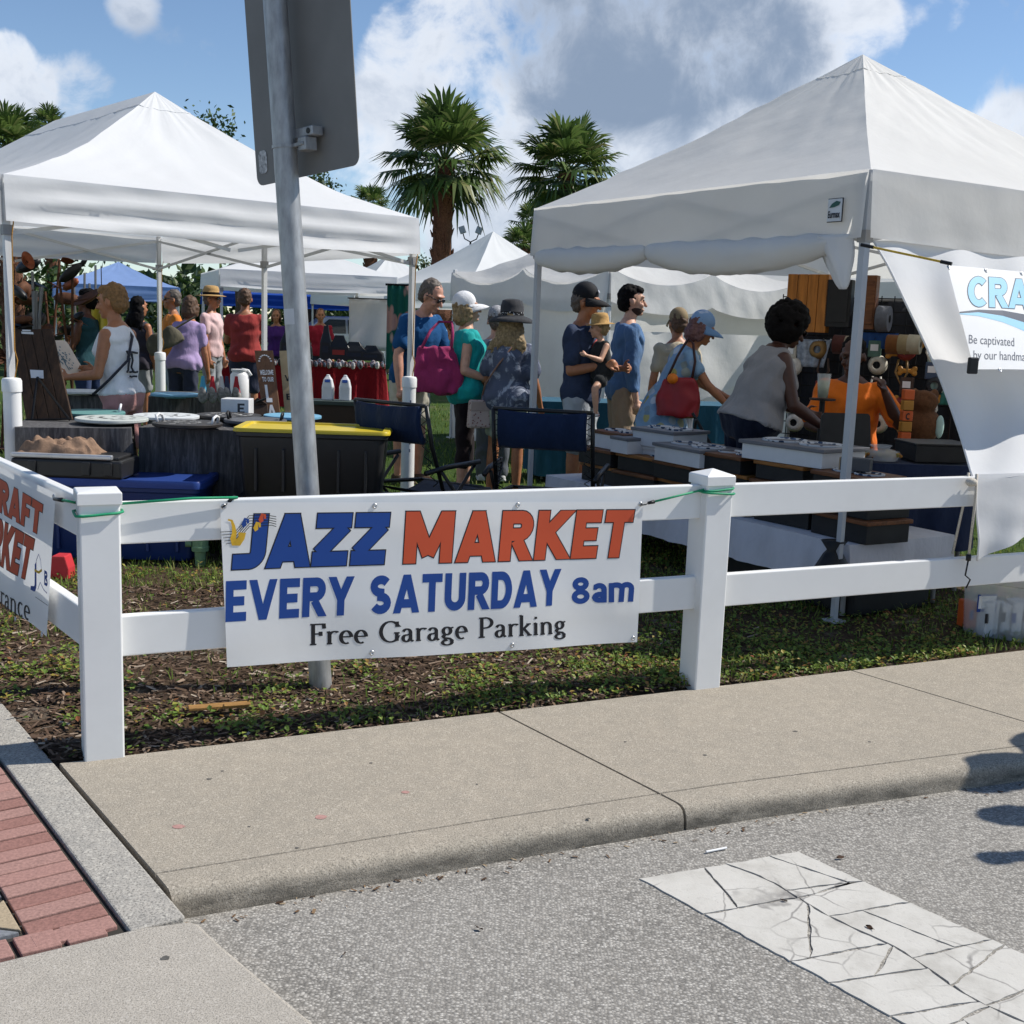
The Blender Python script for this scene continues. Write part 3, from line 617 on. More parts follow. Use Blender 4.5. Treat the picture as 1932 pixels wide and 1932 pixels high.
bungee('bungee_cord', 'green bungee cord around the corner post holding two banners', P1,
   [p1c, P1 + FD * .3 + FN * .035 + V(0, 0, .872), P1 + FD * .45 + FN * .03 + V(0, 0, .869), hk + (P1 + FD * .45 + V(0, 0, .87) - hk).normalized() * .055], hk, [.832])
hk2 = ls.P(*ls.sz(*Z1(440, 815)), .004); m = MB(); a = P1 - FD * (PW + .008) + V(0, 0, .868); m.tube([P1 + FN * (-PW - .008) + V(0, 0, .87), a + FN * .03, hk2 + (a - hk2) * .4], .0045, 8)
g0 = [o for o in bpy.data.objects if o.name.startswith('bungee_cord')][0]; put('cord', m, M_green, g0, world=True, smooth=True)
m = MB(); m.cyl(hk2 + (a - hk2) * .5, hk2 + (a - hk2) * .1, .008, .006); put('hook', m, M_blk, g0, world=True, smooth=True)
p2c = posts[1]; hk3 = bs.P(*bs.sz(1209, 952), .004); st = p2c - FD * (PW + .008) + FN * .05 + V(0, 0, .848)
bungee('bungee_cord', 'green bungee cord wound twice round the fence post right of the banner', p2c, [st, st + (hk3 - st) * .5, st + (hk3 - st) * .84], hk3, [.846, .832])
# ------------------------------------------------------------------ leaning sign pole
M_galv = mat('galvanised_steel', (.36, .365, .37), .48, .25, 38, .12, 120, metal=.55, stretch=(1, 1, .3)); M_sback = mat('sign_back_aluminium', (.21, .205, .195), .7, .08, 5, metal=.15)
pb = gz(605, 1291); ptop = aty(519, 0, pb.y + .02); pd = (ptop - pb).normalized(); pend = pb + pd * 3.5
pole = thing('street_sign', pb, 'leaning galvanised pole with the grey back of a road sign, behind the fence', 'sign')
m = MB(); m.cyl(pb - pd * .1, pend, .0455, seg=28, caps=True); put('pole', m, M_galv, pole, world=True, autosmooth=40)
pm = pb + (gz(595, 1180) - gz(605, 1291)) * 0
def on_pole(y):
    q = pb + pd * 0; best = min((abs((lambda w: (CX - FPX * ((np.array(w) - EYEP) @ UP) / ((np.array(w) - EYEP) @ FW)))(pb + pd * k / 200) - y), k) for k in range(0, 700)); return pb + pd * best[1] / 200
sd = V(.70, -.71, 0); sup = pd; sdir = (sd - sup * sd.dot(sup)).normalized(); snn = sdir.cross(sup).normalized()   # panel axes
if snn.y < 0: snn = -snn
pc = on_pole(322) + snn * .085
cl_, cr_ = onplane(486, 354, pc, snn), onplane(678, 308, pc, snn)
al, ar = (cl_ - pc).dot(sdir), (cr_ - pc).dot(sdir); zb = ((cl_ - pc).dot(sup) + (cr_ - pc).dot(sup)) / 2
def rrect(x0, x1, y0, y1, r, n=5):
    o = []
    for cx, cy, a in ((x1 - r, y1 - r, 0), (x0 + r, y1 - r, 90), (x0 + r, y0 + r, 180), (x1 - r, y0 + r, 270)): o += [(cx + r * math.cos(R_(a + 90 * i / n)), cy + r * math.sin(R_(a + 90 * i / n))) for i in range(n + 1)]
    return o
out = rrect(al, ar, zb, zb + .95, .04); m = MB(); m.rings([[pc + sdir * x + sup * y + snn * k for x, y in out] for k in (0, .003)]); recalc(put('sign_panel', m, M_sback, pole, world=True))
bk = on_pole(278); m = MB(); Rm = Matrix((sdir, snn, sup)).transposed()
m.lathe(bk, [(.0458, -.006), (.049, -.006), (.049, .006), (.0458, .006)], 24, pd.to_track_quat('Z', 'Y').to_matrix(), caps=False); m.box(bk + sdir * .075 + snn * .01, (.05, .014, .012), Rm); m.cyl(bk + sdir * .1 + snn * .01, bk + sdir * .115 + snn * .01, .008); put('band_clamp', m, M_galv, pole, world=True)
m = MB(); m.box(bk + sdir * .1 + snn * .035, (.05, .055, .05), Rm); m.box(bk + sdir * .085 + snn * .05 + sup * .045, (.13, .05, .035), Rm); put('bracket', m, M_galv, pole, world=True, bevel=.004)
m = MB(); m.cyl(bk + sdir * .125 + snn * .022 + sup * .045, bk + sdir * .125 + snn * .03 + sup * .045, .011); put('bolt_hole', m, M_blk, pole, world=True)
m = MB(); k = onplane(497, 306, pc, snn) - snn * .002; out = rrect(-.03, .03, -.045, .045, .02); m.rings([[k + sdir * x + sup * y - snn * q for x, y in out] for q in (0, .0006)]); put('worn_sticker', m, mat('worn_sticker', (.42, .42, .42), .6, .6, 70), pole, world=True)
k = on_pole(596); m = MB(); m.rings([[k + pd * z_ + (sdir * math.cos(a) - snn * math.sin(a)) * rr for a in np.linspace(.75, 2.2, 12)] for z_, rr in ((-.03, .0458), (-.03, .0464), (.03, .0464), (.03, .0458))], caps=False, closed=False)
m.v = [p for p in m.v]; put('tape_patch', m, mat('pale_tape', (.55, .56, .57), .5), pole, world=True)
# ------------------------------------------------------------------ tents
M_canv = mat('white_canopy_cloth', (.84, .84, .84), .8, .02, 2, .12, 7, trans=.33, bdist=.02, spec=.2)
M_canv2 = mat('ivory_canopy_cloth', (.85, .835, .80), .8, .03, 2, .2, 6, trans=.35, bdist=.02, spec=.2, dirt=.04)
M_canv2v = mat('ivory_valance_cloth', (.82, .805, .77), .8, .03, 2, .2, 6, trans=.5, bdist=.02, spec=.2, dirt=.04)
M_old = mat('worn_canopy_cloth', (.78, .77, .745), .85, .05, 2, .35, 5, trans=.4, bdist=.03, spec=.15, dirt=.16)
M_bluec = mat('blue_canopy_cloth', hx('1d4fb0'), .8, .08, 3, .1, 7, trans=.35)
M_tube = mat('white_tent_steel', (.62, .62, .61), .4, .05, 5, spec=.5); M_tubeg = mat('grey_tent_steel', (.42, .44, .47), .42, .06, 5, spec=.5)
M_knuck = mat('tent_joint_plastic', (.30, .29, .28), .5); M_pvc = mat('white_pvc_pipe', (.76, .76, .75), .35, .03, 4, dirt=.05)
def edge_wrinkle(p, a): return a * wob(p, 5.5, 8, 2)
def tent(label, A, d, n, L, Lb, ze, zp, val, q=None, M=None, Mt=None, legs=((0, 0), (1, 0), (1, 1), (0, 1)), sag=.10, group='market tents', name='canopy_tent', fold='h', truss=True, legM=None, openlegs=True, vdrop=(0, 0, 0, 0), seed=0, coarse=1, peakgap=None, legr=.02, Mv=None):
    """A first corner, d along the front L metres, n to the back Lb metres; q: peak inset from front and back (ridge tent)"""
    M = M or M_canv; Mt = Mt or M_tube; A = Vector(A); q = Lb / 2 if q is None else q
    c = [A, A + d * L, A + d * L + n * Lb, A + n * Lb]; c = [V(p.x, p.y, 0) for p in c]
    t = thing(name, c[0] * .25 + c[1] * .25 + c[2] * .25 + c[3] * .25, label, 'tent', group=group)
    Pf = A + d * (L / 2) + n * q; Pb = A + d * (L / 2) + n * (Lb - q); Pf = V(Pf.x, Pf.y, zp); Pb = V(Pb.x, Pb.y, zp)
    up = lambda p, z: V(p.x, p.y, z)
    ctr = (Pf + Pb) / 2
    for k in range(4):
        a, b = up(c[k], ze), up(c[(k + 1) % 4], ze); ta, tb = ((Pf, Pf), (Pf, Pb), (Pb, Pb), (Pb, Pf))[k]
        def P(u, v):
            e = a.lerp(b, u); tp = ta.lerp(tb, u); p = e.lerp(tp, v); s = math.sin(math.pi * min(1, v)) ; edge = 4 * u * (1 - u)
            p.z -= sag * (zp - ze) * s * (1.0 + .5 * edge) * (1 - v * .4) + .02 * edge * math.sin(math.pi * (1 - v)) * 0
            w = .015 * wob(p, 3.1, 8, seed) * s + .010 * wob((p.x * 4, p.y * 4, p.z), 5, 6, 5 + seed) * s * (1 if v > .2 else .4) + .06 * max(0, v - .62) * max(0, 1 - v) * 4 * wob((u * 14, v * 2, k), 3, 6, 1)
            p.z += w; return p
        m = MB(); m.grid(P, int(36 / coarse), int(22 / coarse)); put('roof_panel', m, M, t, world=True, smooth=True)
        if coarse == 1: m = MB(); m.tube([P(u_, .87) for u_ in np.linspace(0, 1, 12)], .0045, 5); put('peak_seam', m, M, t, world=True, smooth=True)
        out = ((a + b) / 2 - up(ctr, ze)).normalized(); e0 = (b - a)
        def Q(u, v):
            p = a.lerp(b, u) + V(0, 0, -val * v - .025 * math.sin(math.pi * u) * v)
            end = min(1, 12 * u, 12 * (1 - u))
            if fold == 'h': w = .019 * math.sin(v * 13 + 1.5 * math.sin(u * 5 + seed) + u * 3) * (.3 + .7 * v) + .008 * wob((u * 4, v * 2, k + seed), 2.4)
            else: w = .010 * wob((u * 5, v * .6, k + seed), 2.6) + .004 * math.sin(u * 38 + 2 * math.sin(u * 9)) * v
            return p + out * (.012 + .02 * v + w * end)
        m = MB(); m.grid(Q, int(48 / coarse), int(10 / coarse)); put('valance', m, Mv or M, t, world=True, smooth=True)
        if truss:
            dd = (b - a); nx = 2
            for i in range(nx):
                for s in (0, 1):
                    u0, u1 = (i + .02) / nx, (i + .98) / nx; z0, z1 = (ze - .05, ze - .34) if (s + i) % 2 == 0 else (ze - .34, ze - .05)
                    p0, p1 = a + dd * u0 - out * (.035 + .012 * s), a + dd * u1 - out * (.035 + .012 * s); p0.z, p1.z = z0, z1
                    m = MB(); ax = (p1 - p0).normalized(); Rm = Matrix((ax, out, ax.cross(out))).transposed(); m.box((p0 + p1) / 2, ((p1 - p0).length, .011, .024), Rm); put('truss_bar', m, Mt, t, world=True)
    for lx, ly in legs:
        p = A + d * (L * lx) + n * (Lb * ly); ins = (up(ctr, 0) - V(p.x, p.y, 0)).normalized() * .035; p = V(p.x, p.y, 0) + ins; m = MB()
        R = rotz(math.atan2(d.y, d.x)); m.box(p + V(0, 0, (ze + .75) / 2), (legr * 2, legr * 2, ze - .75), R); m.box(p + V(0, 0, .44), (legr * 1.5, legr * 1.5, .9), R); m.box(p + V(0, 0, .008), (.09, .09, .012), R)
        lg = put('leg', m, legM or Mt, t, world=True, bevel=.003)
        m = MB(); m.box(p + V(0, 0, ze - .32), (.055, .055, .06), R); kk = put('slider', m, M_knuck, None); kk.parent = lg; kk.data.transform(Matrix.Translation(-t.location))
    return t, c
# left tent 10 x 15 ft
ph = .722; LD_, LN_ = V(math.cos(ph), math.sin(ph), 0), V(-math.sin(ph), math.cos(ph), 0); LA = V(-3.087, 7.122, 0)
left_tent, lc = tent('large white peaked tent with ridge roof over tables of wooden trays', LA, LD_, LN_, 3.05, 4.57, 2.255, 3.10, .27, 1.26, M_canv, legs=((0, 0), (1, 0), (1, .5), (1, 1), (0, 1)), sag=.13, seed=0)
for k, lab in ((0, 'white PVC pipe weight strapped to the tent leg beside the plank sign'), (1, 'white PVC pipe weight with faded lettering between the folding chair and magenta bag'), (2, 'white PVC pipe weight on the far tent leg beside the woman in the tank top')):
    p = lc[k] * .985 + (lc[0] + lc[2]) * .0075; p = V(p.x, p.y, 0) + (V(0, 0, 0) - V(p.x, p.y, 0)).normalized() * .03
    t = thing('pipe_weight', p, lab, 'tent weight', group='pipe weights on tent legs'); m = MB(); m.lathe((0, 0, .002), [(.053, 0), (.053, 1.0)], 20); put('pipe', m, M_pvc, t, autosmooth=40)
    m = MB(); m.lathe((0, 0, 1.0), [(.059, -.03), (.059, .035), (.052, .05), (.02, .056)], 20); put('cap', m, M_pvc, t, autosmooth=40)
    m = MB(); m.tube([(0.02, 0, 1.05), (.04, .0, 1.16), (.02, .01, 1.22), (.03, .0, 1.9), (0.045, 0, 2.0)], .004, 6); put('bungee', m, mat('orange_bungee', hx('a87830'), .6, .4, 160), t, smooth=True)
    if k == 1:
        for i, (h, w_) in enumerate(((.86, .012), (.8, .006), (.77, .006), (.6, .012), (.54, .01), (.48, .01))):
            m = MB(); m.box((.018, -.0515, h), (w_, .002, .025)); put('faded_mark', m, mat('faded_ink', (.25, .25, .3), .6), t)
# right tent 10 x 10 ft
ph = 2.128; RD_, RN_ = V(math.cos(ph), math.sin(ph), 0), V(math.sin(ph), -math.cos(ph), 0); RE = V(1.7025, 5.936, 0)
right_tent, rc = tent('large ivory peaked tent with maker patch on its valance above pet feeder boxes', RE, RN_, RD_, 3.05, 3.05, 2.30, 3.31, .33, None, M_canv2, M_tube, sag=.05, seed=3, fold='v', legM=M_tubeg, Mv=M_canv2v)
# the maker's patch near the corner
o_ = -RN_; pp = V(RE.x, RE.y, 0) + RD_ * .17 + o_ * .045
pt = MB(); pt.box(pp + V(0, 0, 2.11), (.1, .004, .118), rotz(math.atan2(RD_.y, RD_.x))); put('patch_border', pt, M_ink, right_tent, world=True)
pt = MB(); pt.box(pp + o_ * .004 + V(0, 0, 2.11), (.092, .004, .11), rotz(math.atan2(RD_.y, RD_.x))); put('patch', pt, mat('pale_patch', (.62, .64, .65), .6), right_tent, world=True)
pf = lambda u, v, l: pp + o_ * (.008 + l) + RD_ * (.04 - .08 * u) + V(0, 0, 2.073 + .034 * v)
EURM = lambda: put('lettering', bfont('Eurmax', lambda u, v: pf(u, v, .001), None, .03), M_ink, right_tent, world=True)
pt = MB(); pt.add([pp + o_ * .0085 + RD_ * a + V(0, 0, b) for a, b in ((.035, 2.122), (.018, 2.142), (-.012, 2.155), (-.04, 2.148), (-.03, 2.133), (0, 2.124))], [(0, 1, 2, 3, 4, 5)]); put('leaf_mark', pt, mat('green_print', (.02, .09, .07), .5), right_tent, world=True)
# rolled-up side wall slung under the front-left valance
def roll(u0, u1, r, sagz, m):
    rings = []
    for i in range(40):
        u = u0 + (u1 - u0) * i / 39; k = i / 39; e = math.sin(math.pi * k) ** .45; p = RE + RD_ * (3.05 * u) - RN_ * .02; z_ = 1.955 - sagz * math.sin(math.pi * k)
        rr = r * (.35 + .65 * e); ring = []
        for j in range(14):
            a = 2 * math.pi * j / 14; w = 1 + .16 * wob((u * 6, math.cos(a) * 2, math.sin(a) * 2), 3, 6, 4) + .05 * math.sin(u * 90 + 5 * math.sin(a * 2)); ring.append(V(p.x, p.y, z_) + (RN_ * math.cos(a) + V(0, 0, 1.15) * math.sin(a)) * rr * w)
        rings.append(ring)
    m.rings(rings)
for u0, u1, r, s in ((.06, .56, .085, .06), (.56, .975, .075, .04)):
    m = MB(); roll(u0, u1, r, s, m); put('rolled_wall', m, M_canv2, right_tent, world=True, smooth=True)
m = MB(); rg = []   # bunched cloth hanging at the near corner
for i in range(16):
    k = i / 15; ring = []
    for j in range(16):
        a = 2 * math.pi * j / 16; w = (.10 * (1 - k) ** .8 + .018) * (1 + .3 * math.sin(a * 4 + k * 3)); c = RE + RD_ * (.2 - .08 * k) + V(0, 0, 1.99 - .27 * k); ring.append(c + RD_ * math.cos(a) * w + RN_ * math.sin(a) * w * .5)
    rg.append(ring)
m.rings(rg); put('bunched_wall', m, M_canv, right_tent, world=True, smooth=True)
# side wall drawn out from the tent's front side over the fence rail
FT = lambda s: P1 + FD * s + FN * .022 + V(0, 0, .872)
s_edge = ((onplane(1836, 892, P1 + FN * .02, FN)) - P1).dot(FD)
cur = thing('side_wall', FT(s_edge + .4) - V(0, 0, .87), 'white cloth side wall drawn out from the tent and draped over the fence rail', 'cloth')
def wallp(u, v):
    top = RE + RN_ * (.06 + 2.95 * u) + V(0, 0, 1.99) ; bot = FT(s_edge + 2.3 * u) + FN * .012
    p = top.lerp(bot, v); bend = math.sin(math.pi * v)
    nrm = V(-.25, -.75, .6).normalized()
    w = .028 * math.sin(u * 34 + 3.5 * v + 1.3 * math.sin(7 * v)) * (1 - .55 * v) * min(1, 8 * v + .2) + .03 * wob((u * 3, v * 3, 1), 2.0, 7, 6) * bend - .10 * bend * (1 - .5 * u)
    if u < .25: p += (RN_ * .10 * bend + V(0, 0, -.03)) * (1 - u / .25)
    return p + nrm * w
m = MB(); m.grid(wallp, 90, 60); put('sheet', m, M_canv, cur, world=True, smooth=True)
def flap(u, v):
    s = s_edge + 2.3 * u; drop = max(.05, .40 - .34 * u * 2.4 if u < .38 else .08)
    w = .012 * math.sin(u * 60 + v * 3) * v + .02 * wob((u * 5, v * 2, 4), 2, 6)
    return FT(s + .03 * v) + FN * (.016 + .03 * v + w * v) + V(0, 0, .004 * (1 - v) - drop * v)
m = MB(); m.grid(flap, 60, 18); put('flap', m, M_canv, cur, world=True, smooth=True)
m = MB(); m.tube([wallp(0, k / 20) for k in range(21)], .006, 6); m.tube([flap(0, k / 8) for k in range(9)], .005, 6); put('hem', m, M_canv, cur, world=True, smooth=True)
# banner pinned on the drawn-out wall
wn = V(-.18, -.86, .35).normalized()
bq = aty(1787, 502, 5.55); 
tl, trq, blq = aty(1787, 500, 5.62), aty(2120, 530, 6.35), aty(1838, 697, 5.35); brq = blq + (trq - tl) * 1.0
nb = (trq - tl).cross(blq - tl).normalized(); nb = nb if nb.y < 0 else -nb
rb = thing('booth_banner', (blq + brq) / 2, 'pale banner with light blue CRA lettering and dark wave hung on the side wall', 'banner')
def RBP(u, v, l=0): return tl.lerp(trq, u).lerp(blq.lerp(brq, u), v) + nb * (l + .010 * math.sin(u * 7) * v)
m = MB(); m.grid(RBP, 40, 16); put('sheet', m, M_vinylb, rb, world=True, smooth=True)
M_lb = mat('light_blue_print', hx('86bfd9'), .5, .04); M_navy = mat('navy_print', hx('23344c'), .5)
def rbuv(x, y):
    q = onplane(x, y, tl, nb) - tl; e1, e2 = trq - tl, blq - tl; a = np.array([[e1.dot(e1), e1.dot(e2)], [e1.dot(e2), e2.dot(e2)]]); r = np.linalg.solve(a, [q.dot(e1), q.dot(e2)]); return float(r[0]), float(r[1])
def Z6(x, y): return ((1640 + x / 5.367) * .966, (420 + y / 5.367) * .966)
def rbline(txt, quad, M, lift=.0008, **k):
    f = pix_quad(*[Z6(*q) for q in quad], rbuv); put('lettering', text_mesh(txt, lambda u, v, l: RBP(*f(u, v), l), lift, **k), M, rb, world=True)
for gr, M_, lf in ((.025, M_navy, .0006), (0, M_lb, .0016)): rbline('CRAFT', ((1340, 960), (2330, 1010), (1340, 640), (2330, 700)), M_, lf, t=.22, gap=.06, grow=gr)
def bfont(txt, quad, M, off=.0):
    cu = bpy.data.curves.new('t', 'FONT'); cu.body = txt; cu.size = 1; cu.offset = off; cu.resolution_u = 3; ob = bpy.data.objects.new('t', cu); COL.objects.link(ob)
    dg = bpy.context.evaluated_depsgraph_get(); me = bpy.data.meshes.new_from_object(ob.evaluated_get(dg)); vs = [v.co.copy() for v in me.vertices]; fs = [tuple(p.vertices) for p in me.polygons]
    bpy.data.objects.remove(ob); bpy.data.curves.remove(cu); bpy.data.meshes.remove(me); x1 = max(v.x for v in vs); m = MB(); m.add([quad(v.x / x1, v.y / .72) for v in vs], fs); return m
EURM()
for txt, qd in (('Be captivated', ((1345, 1345), (1815, 1385), (1345, 1250), (1815, 1290))), ('by our handmade', ((1395, 1510), (2010, 1545), (1395, 1415), (2010, 1450)))):
    f = pix_quad(*[Z6(*q) for q in qd], rbuv); m = bfont(txt, lambda u, v: RBP(*f(u, v), .001), M_navy); put('lettering', m, M_navy, rb, world=True)
for dy, th, M_ in ((0, 40, M_navy), (42, 42, M_lb)):
    up_ = [(1255, 1015), (1450, 995), (1700, 1005), (1932, 1045), (2200, 1120)]; lo_ = [(1255, 1030), (1450, 1020), (1700, 1060), (1932, 1130), (2200, 1240)]
    if dy: up_ = [(x, y + 3) for x, y in lo_]; lo_ = [(1255, 1040), (1450, 1062), (1700, 1130), (1932, 1225), (2200, 1350)]
    q = [rbuv(*Z6(*p)) for p in up_] + [rbuv(*Z6(*p)) for p in lo_]; m = MB(); m.add([RBP(a, b, .001) for a, b in q], [(i, i + 1, 6 + i, 5 + i) for i in range(4)]); put('wave', m, M_, rb, world=True)
for p in ((1140, 550), (1532, 582), (1905, 612), (1665, 1635), (1425, 1600)):
    a, b = rbuv(*Z6(*p)); m = MB(); m.lathe(RBP(a, b, .001), [(.004, 0), (.005, .003), (.01, .003), (.011, 0)], 12, nb.to_track_quat('Z', 'Y').to_matrix(), caps=False); put('grommet', m, M_grom, rb, world=True, smooth=True)
m = MB(); a, b = rbuv(*Z6(1375, 1590)); m.box(RBP(a, b, .012), (.05, .02, .075), rotz(.3)); put('clip', m, M_blk, rb, world=True, bevel=.006)
yb = thing('bungee_cord', RE, 'yellow bungee cord with black hooks from tent leg to hanging banner', 'cord'); p0, p1 = RE + V(-.02, -.05, 1.93), RBP(.005, .01, .02)
m = MB(); m.tube([p0.lerp(p1, .1), p0.lerp(p1, .9)], .0055, 8); put('cord', m, mat('yellow_bungee', hx('c9a63c'), .6, .3, 120), yb, world=True)
for a, b in ((-.03, .12), (.88, 1.0)): m = MB(); m.cyl(p0.lerp(p1, a), p0.lerp(p1, b), .009); put('hook', m, M_blk, yb, world=True)
# rope tied from the rail end with a hook on the lower rail
M_rope = mat('pale_rope', (.55, .5, .42), .9, .3, 220); rp = thing('tie_rope', FT(s_edge) - V(0, 0, .87), 'pale rope looped over both fence rails beside the draped cloth', 'rope'); b_ = FT(s_edge - .01)
m = MB()
for k in (0, 1): m.tube([b_ + FN * (.03 - .05 * k) + V(.0, 0, .008), b_ + FN * (.036 - .05 * k) + FD * (-.012 * k) + V(0, 0, -.1), b_ + FN * (.03 - .07 * k) + FD * (-.03 * k) + V(0, 0, -.38)], .006, 6)
m.ell(b_ + FN * .03 + FD * -.03 + V(0, 0, -.03), (.028, .02, .02)); put('rope', m, M_rope, rp, world=True, smooth=True)
m = MB(); m.cyl(b_ + FN * .03 + V(0, 0, -.37), b_ + FN * .03 + V(0, 0, -.4), .012); m.tube([b_ + FN * .03 + V(0, 0, -.4), b_ + FN * .034 + V(-.01, 0, -.47), b_ + FN * .034 + V(.015, 0, -.49), b_ + FN * .034 + V(0, 0, -.53)], .004, 6); put('hook', m, M_blk, rp, world=True, smooth=True)
# ------------------------------------------------------------------ worn tent with full walls in the middle
L6, M6, R6 = V(-.85, 15.0, 0), V(.95, 12.62, 0), V(3.40, 14.42, 0)
d6 = (R6 - M6).normalized(); n6 = (L6 - M6).normalized()
wt, wc = tent('worn white tent with sagging valance and closed cloth walls behind the shoppers', M6, d6, n6, 3.05, 3.0, 2.13, 2.75, .36, None, M_old, M_tube, sag=.03, seed=5, fold='v', truss=False, name='walled_tent')
for ob in [o for o in bpy.data.objects if o.parent == wt and o.name.startswith(('valance', 'roof_panel'))]:   # slack cloth pulled up at each pole and drooping between
    me = ob.data; isv = ob.name.startswith('valance')
    for v in me.vertices:
        w = v.co + wt.location; a, b = (w - M6).dot(d6) / 3.05, (w - M6).dot(n6) / 3.0; e = a if min(abs(b), abs(b - 1)) < min(abs(a), abs(a - 1)) else b
        dr = -.17 * abs(math.sin(math.pi * 2 * e)) ** .7; h = max(0, min(1, (2.75 - w.z) / .55)) if not isv else 1
        v.co.z += dr * h ** 3 * (1 if not isv else 1 - .35 * max(0, min(1, (2.1 - w.z) / .36)))
        if isv: v.co += (V(0, 0, 0) - (wt.location * 0)) + (d6 + n6) * -.02 * wob((a * 6, b * 6, w.z * 3), 3.2, 8, 4)
def wall6(a, b, z0, z1, name='wall_sheet', f0=0.0, lift=None):
    o = (a + b) / 2 - (M6 + (d6 * 3.05 + n6 * 3.0) / 2); o = V(o.x, o.y, 0).normalized(); m = MB()
    def P(u, v):
        zz = z0 + (z1 - z0) * v
        if lift: zz = max(zz, lift(u)) if v < .3 else zz
        p = a.lerp(b, u); return V(p.x, p.y, zz) + o * (-.03 + .02 * wob((u * 4, v * 2, f0), 2.2, 8) + .015 * math.sin(u * 25 + v * 4))
    m.grid(P, 50, 24); put(name, m, M_old, wt, world=True, smooth=True)
wall6(M6, L6, .02, 1.8); wall6(M6, R6, .55, 1.45, f0=2, lift=lambda u: .55 + max(0, u - .35) * .9); wall6(L6, L6 + d6 * 3.05, .02, 1.8, f0=4); wall6(R6, R6 + n6 * 3, .02, 1.8, f0=7)
m = MB(); m.tube([M6.lerp(R6, u) + V(0, 0, 1.42 + .03 * math.sin(9 * u)) - n6 * .06 for u in np.linspace(0, 1, 30)], .05, 10); pass
# ------------------------------------------------------------------ tents farther back
def tent_at(label, px, py, Y, rot, ze, zp, val, L=3.05, corner=True, M=None, **k):
    p = aty(px, py, Y); d, n = V(math.cos(rot), math.sin(rot), 0), V(-math.sin(rot), math.cos(rot), 0)
    A = V(p.x, p.y, 0) if corner else V(p.x, p.y, 0) - d * L / 2 - n * L / 2
    return tent(label, A, d, n, L, L, ze, zp, val, None, M, coarse=2, truss=False, **k)
t3, c3 = tent_at('white tent with striped folds over the red covered table', 415, 510, 18.6, .36, 2.17, 2.72, .27, 2.85, seed=2, legM=M_tube, sag=.04)
tent_at('far white tent peak right of the leaning pole', 735, 485, 30, .5, 2.1, 3.08, .3, corner=False, seed=4)
tent_at('white tent peak in front of the taller palm trunk', 930, 448, 23.4, .62, 2.2, 3.25, .32, corner=False, seed=6)
tent_at('blue tent far behind the red covered table', 560, 560, 34, .2, 2.0, 2.6, .3, 5.0, corner=False, M=M_bluec, seed=1)
tent_at('pale blue tent far behind the woman in the tank top', 225, 570, 27, .3, 2.0, 2.55, .3, 2.6, corner=False, M=mat('pale_blue_canopy', hx('8aa6d8'), .8, .05, trans=.3), seed=1)
tent_at('white tent behind the orange and black feeder boxes', 1700, 520, 15, .5, 2.1, 2.9, .3, corner=False, M=M_old, seed=7)
# ------------------------------------------------------------------ palms, trees, lamps
M_bark = mat('palm_bark', hx('6a4632'), .95, .45, 30, .9, 40, bdist=.03); 
M_frond = island('palm_frond_leaf', [(0, (.03, .06, .014)), (.45, (.07, .125, .028)), (.8, (.15, .22, .055)), (1, (.34, .31, .14))], .36, .35, .6)
def palm(label, px, py, Y, crown_r, nf=40, trunk_r=.27, seed=1, feather=False, group='palm trees'):
    rr = random.Random(seed); top = aty(px, py, Y); base = V(top.x, top.y, 0); t = thing('palm_tree', base, label, 'palm tree', group=group)
    m = MB(); k = 26; rings = []
    for i in range(k):
        z = top.z * i / (k - 1); r = trunk_r * (1.12 - .28 * i / k) * (1.0 + .06 * (i % 2)); rings.append([V(r * math.cos(a) * (1 + .06 * rr.uniform(-1, 1)), r * math.sin(a) * (1 + .06 * rr.uniform(-1, 1)), z) for a in np.linspace(0, 2 * math.pi, 13)[:-1]])
    m.rings(rings)
    for i in range(int(top.z * 34)):      # cut leaf bases
        a = rr.uniform(0, 6.28); z = rr.uniform(.3, top.z); r = trunk_r * (1.1 - .28 * z / top.z); p = V(r * math.cos(a), r * math.sin(a), z); q = p + V(math.cos(a) * .09, math.sin(a) * .09, .14); m.cyl(p - V(0, 0, .06), q, .05, .012, 5)
    put('trunk', m, M_bark, t)
    m = MB()
    for i in range(nf):
        az = i * 2.399 + rr.uniform(-.3, .3); el = R_(82 - 125 * (i / nf) ** .9 + rr.uniform(-9, 9)); out = V(math.cos(az), math.sin(az), 0); dr = out * math.cos(el) + V(0, 0, math.sin(el))
        side = V(-math.sin(az), math.cos(az), 0); o = V(0, 0, top.z); pl = crown_r * rr.uniform(.36, .52); hub = o + dr * pl + V(0, 0, -.10 * pl * math.cos(el)); m.cyl(o, hub, .028, .016, 4, False)
        nn = side.cross(dr).normalized(); fl = crown_r * rr.uniform(.48, .6); ns = 26
        for s in range(ns):
            a = R_(-118 + 236 * s / (ns - 1) + rr.uniform(-3, 3)); v = (dr * math.cos(a) + side * math.sin(a)); ln = fl * (1 - .28 * abs(a) / 2.06) * rr.uniform(.85, 1.05)
            droop = V(0, 0, -1) * ln * (.16 + .34 * rr.random() * max(0, 1 - math.sin(el)))
            w = side * math.cos(a) - dr * math.sin(a); w = w * (ln * .044); mid = hub + v * ln * .58 + nn * .03 * ln; tip = hub + v * ln * .93 + droop * 1.0
            m.add([hub - w * .25, hub + w * .25, mid + w, mid - w, tip], [(0, 1, 2, 3), (3, 2, 4)])
    put('crown', m, M_frond, t); return t
palm('tall fan palm standing clear between the two big tents', 838, 306, 35, 2.45, 50, .29, 3)
palm('shorter fan palm with crown just above the ivory tent edge', 1070, 326, 38, 2.3, 46, .29, 5)
palm('small fan palm tip just right of the leaning sign pole', 700, 392, 52, 1.35, 30, .25, 8)
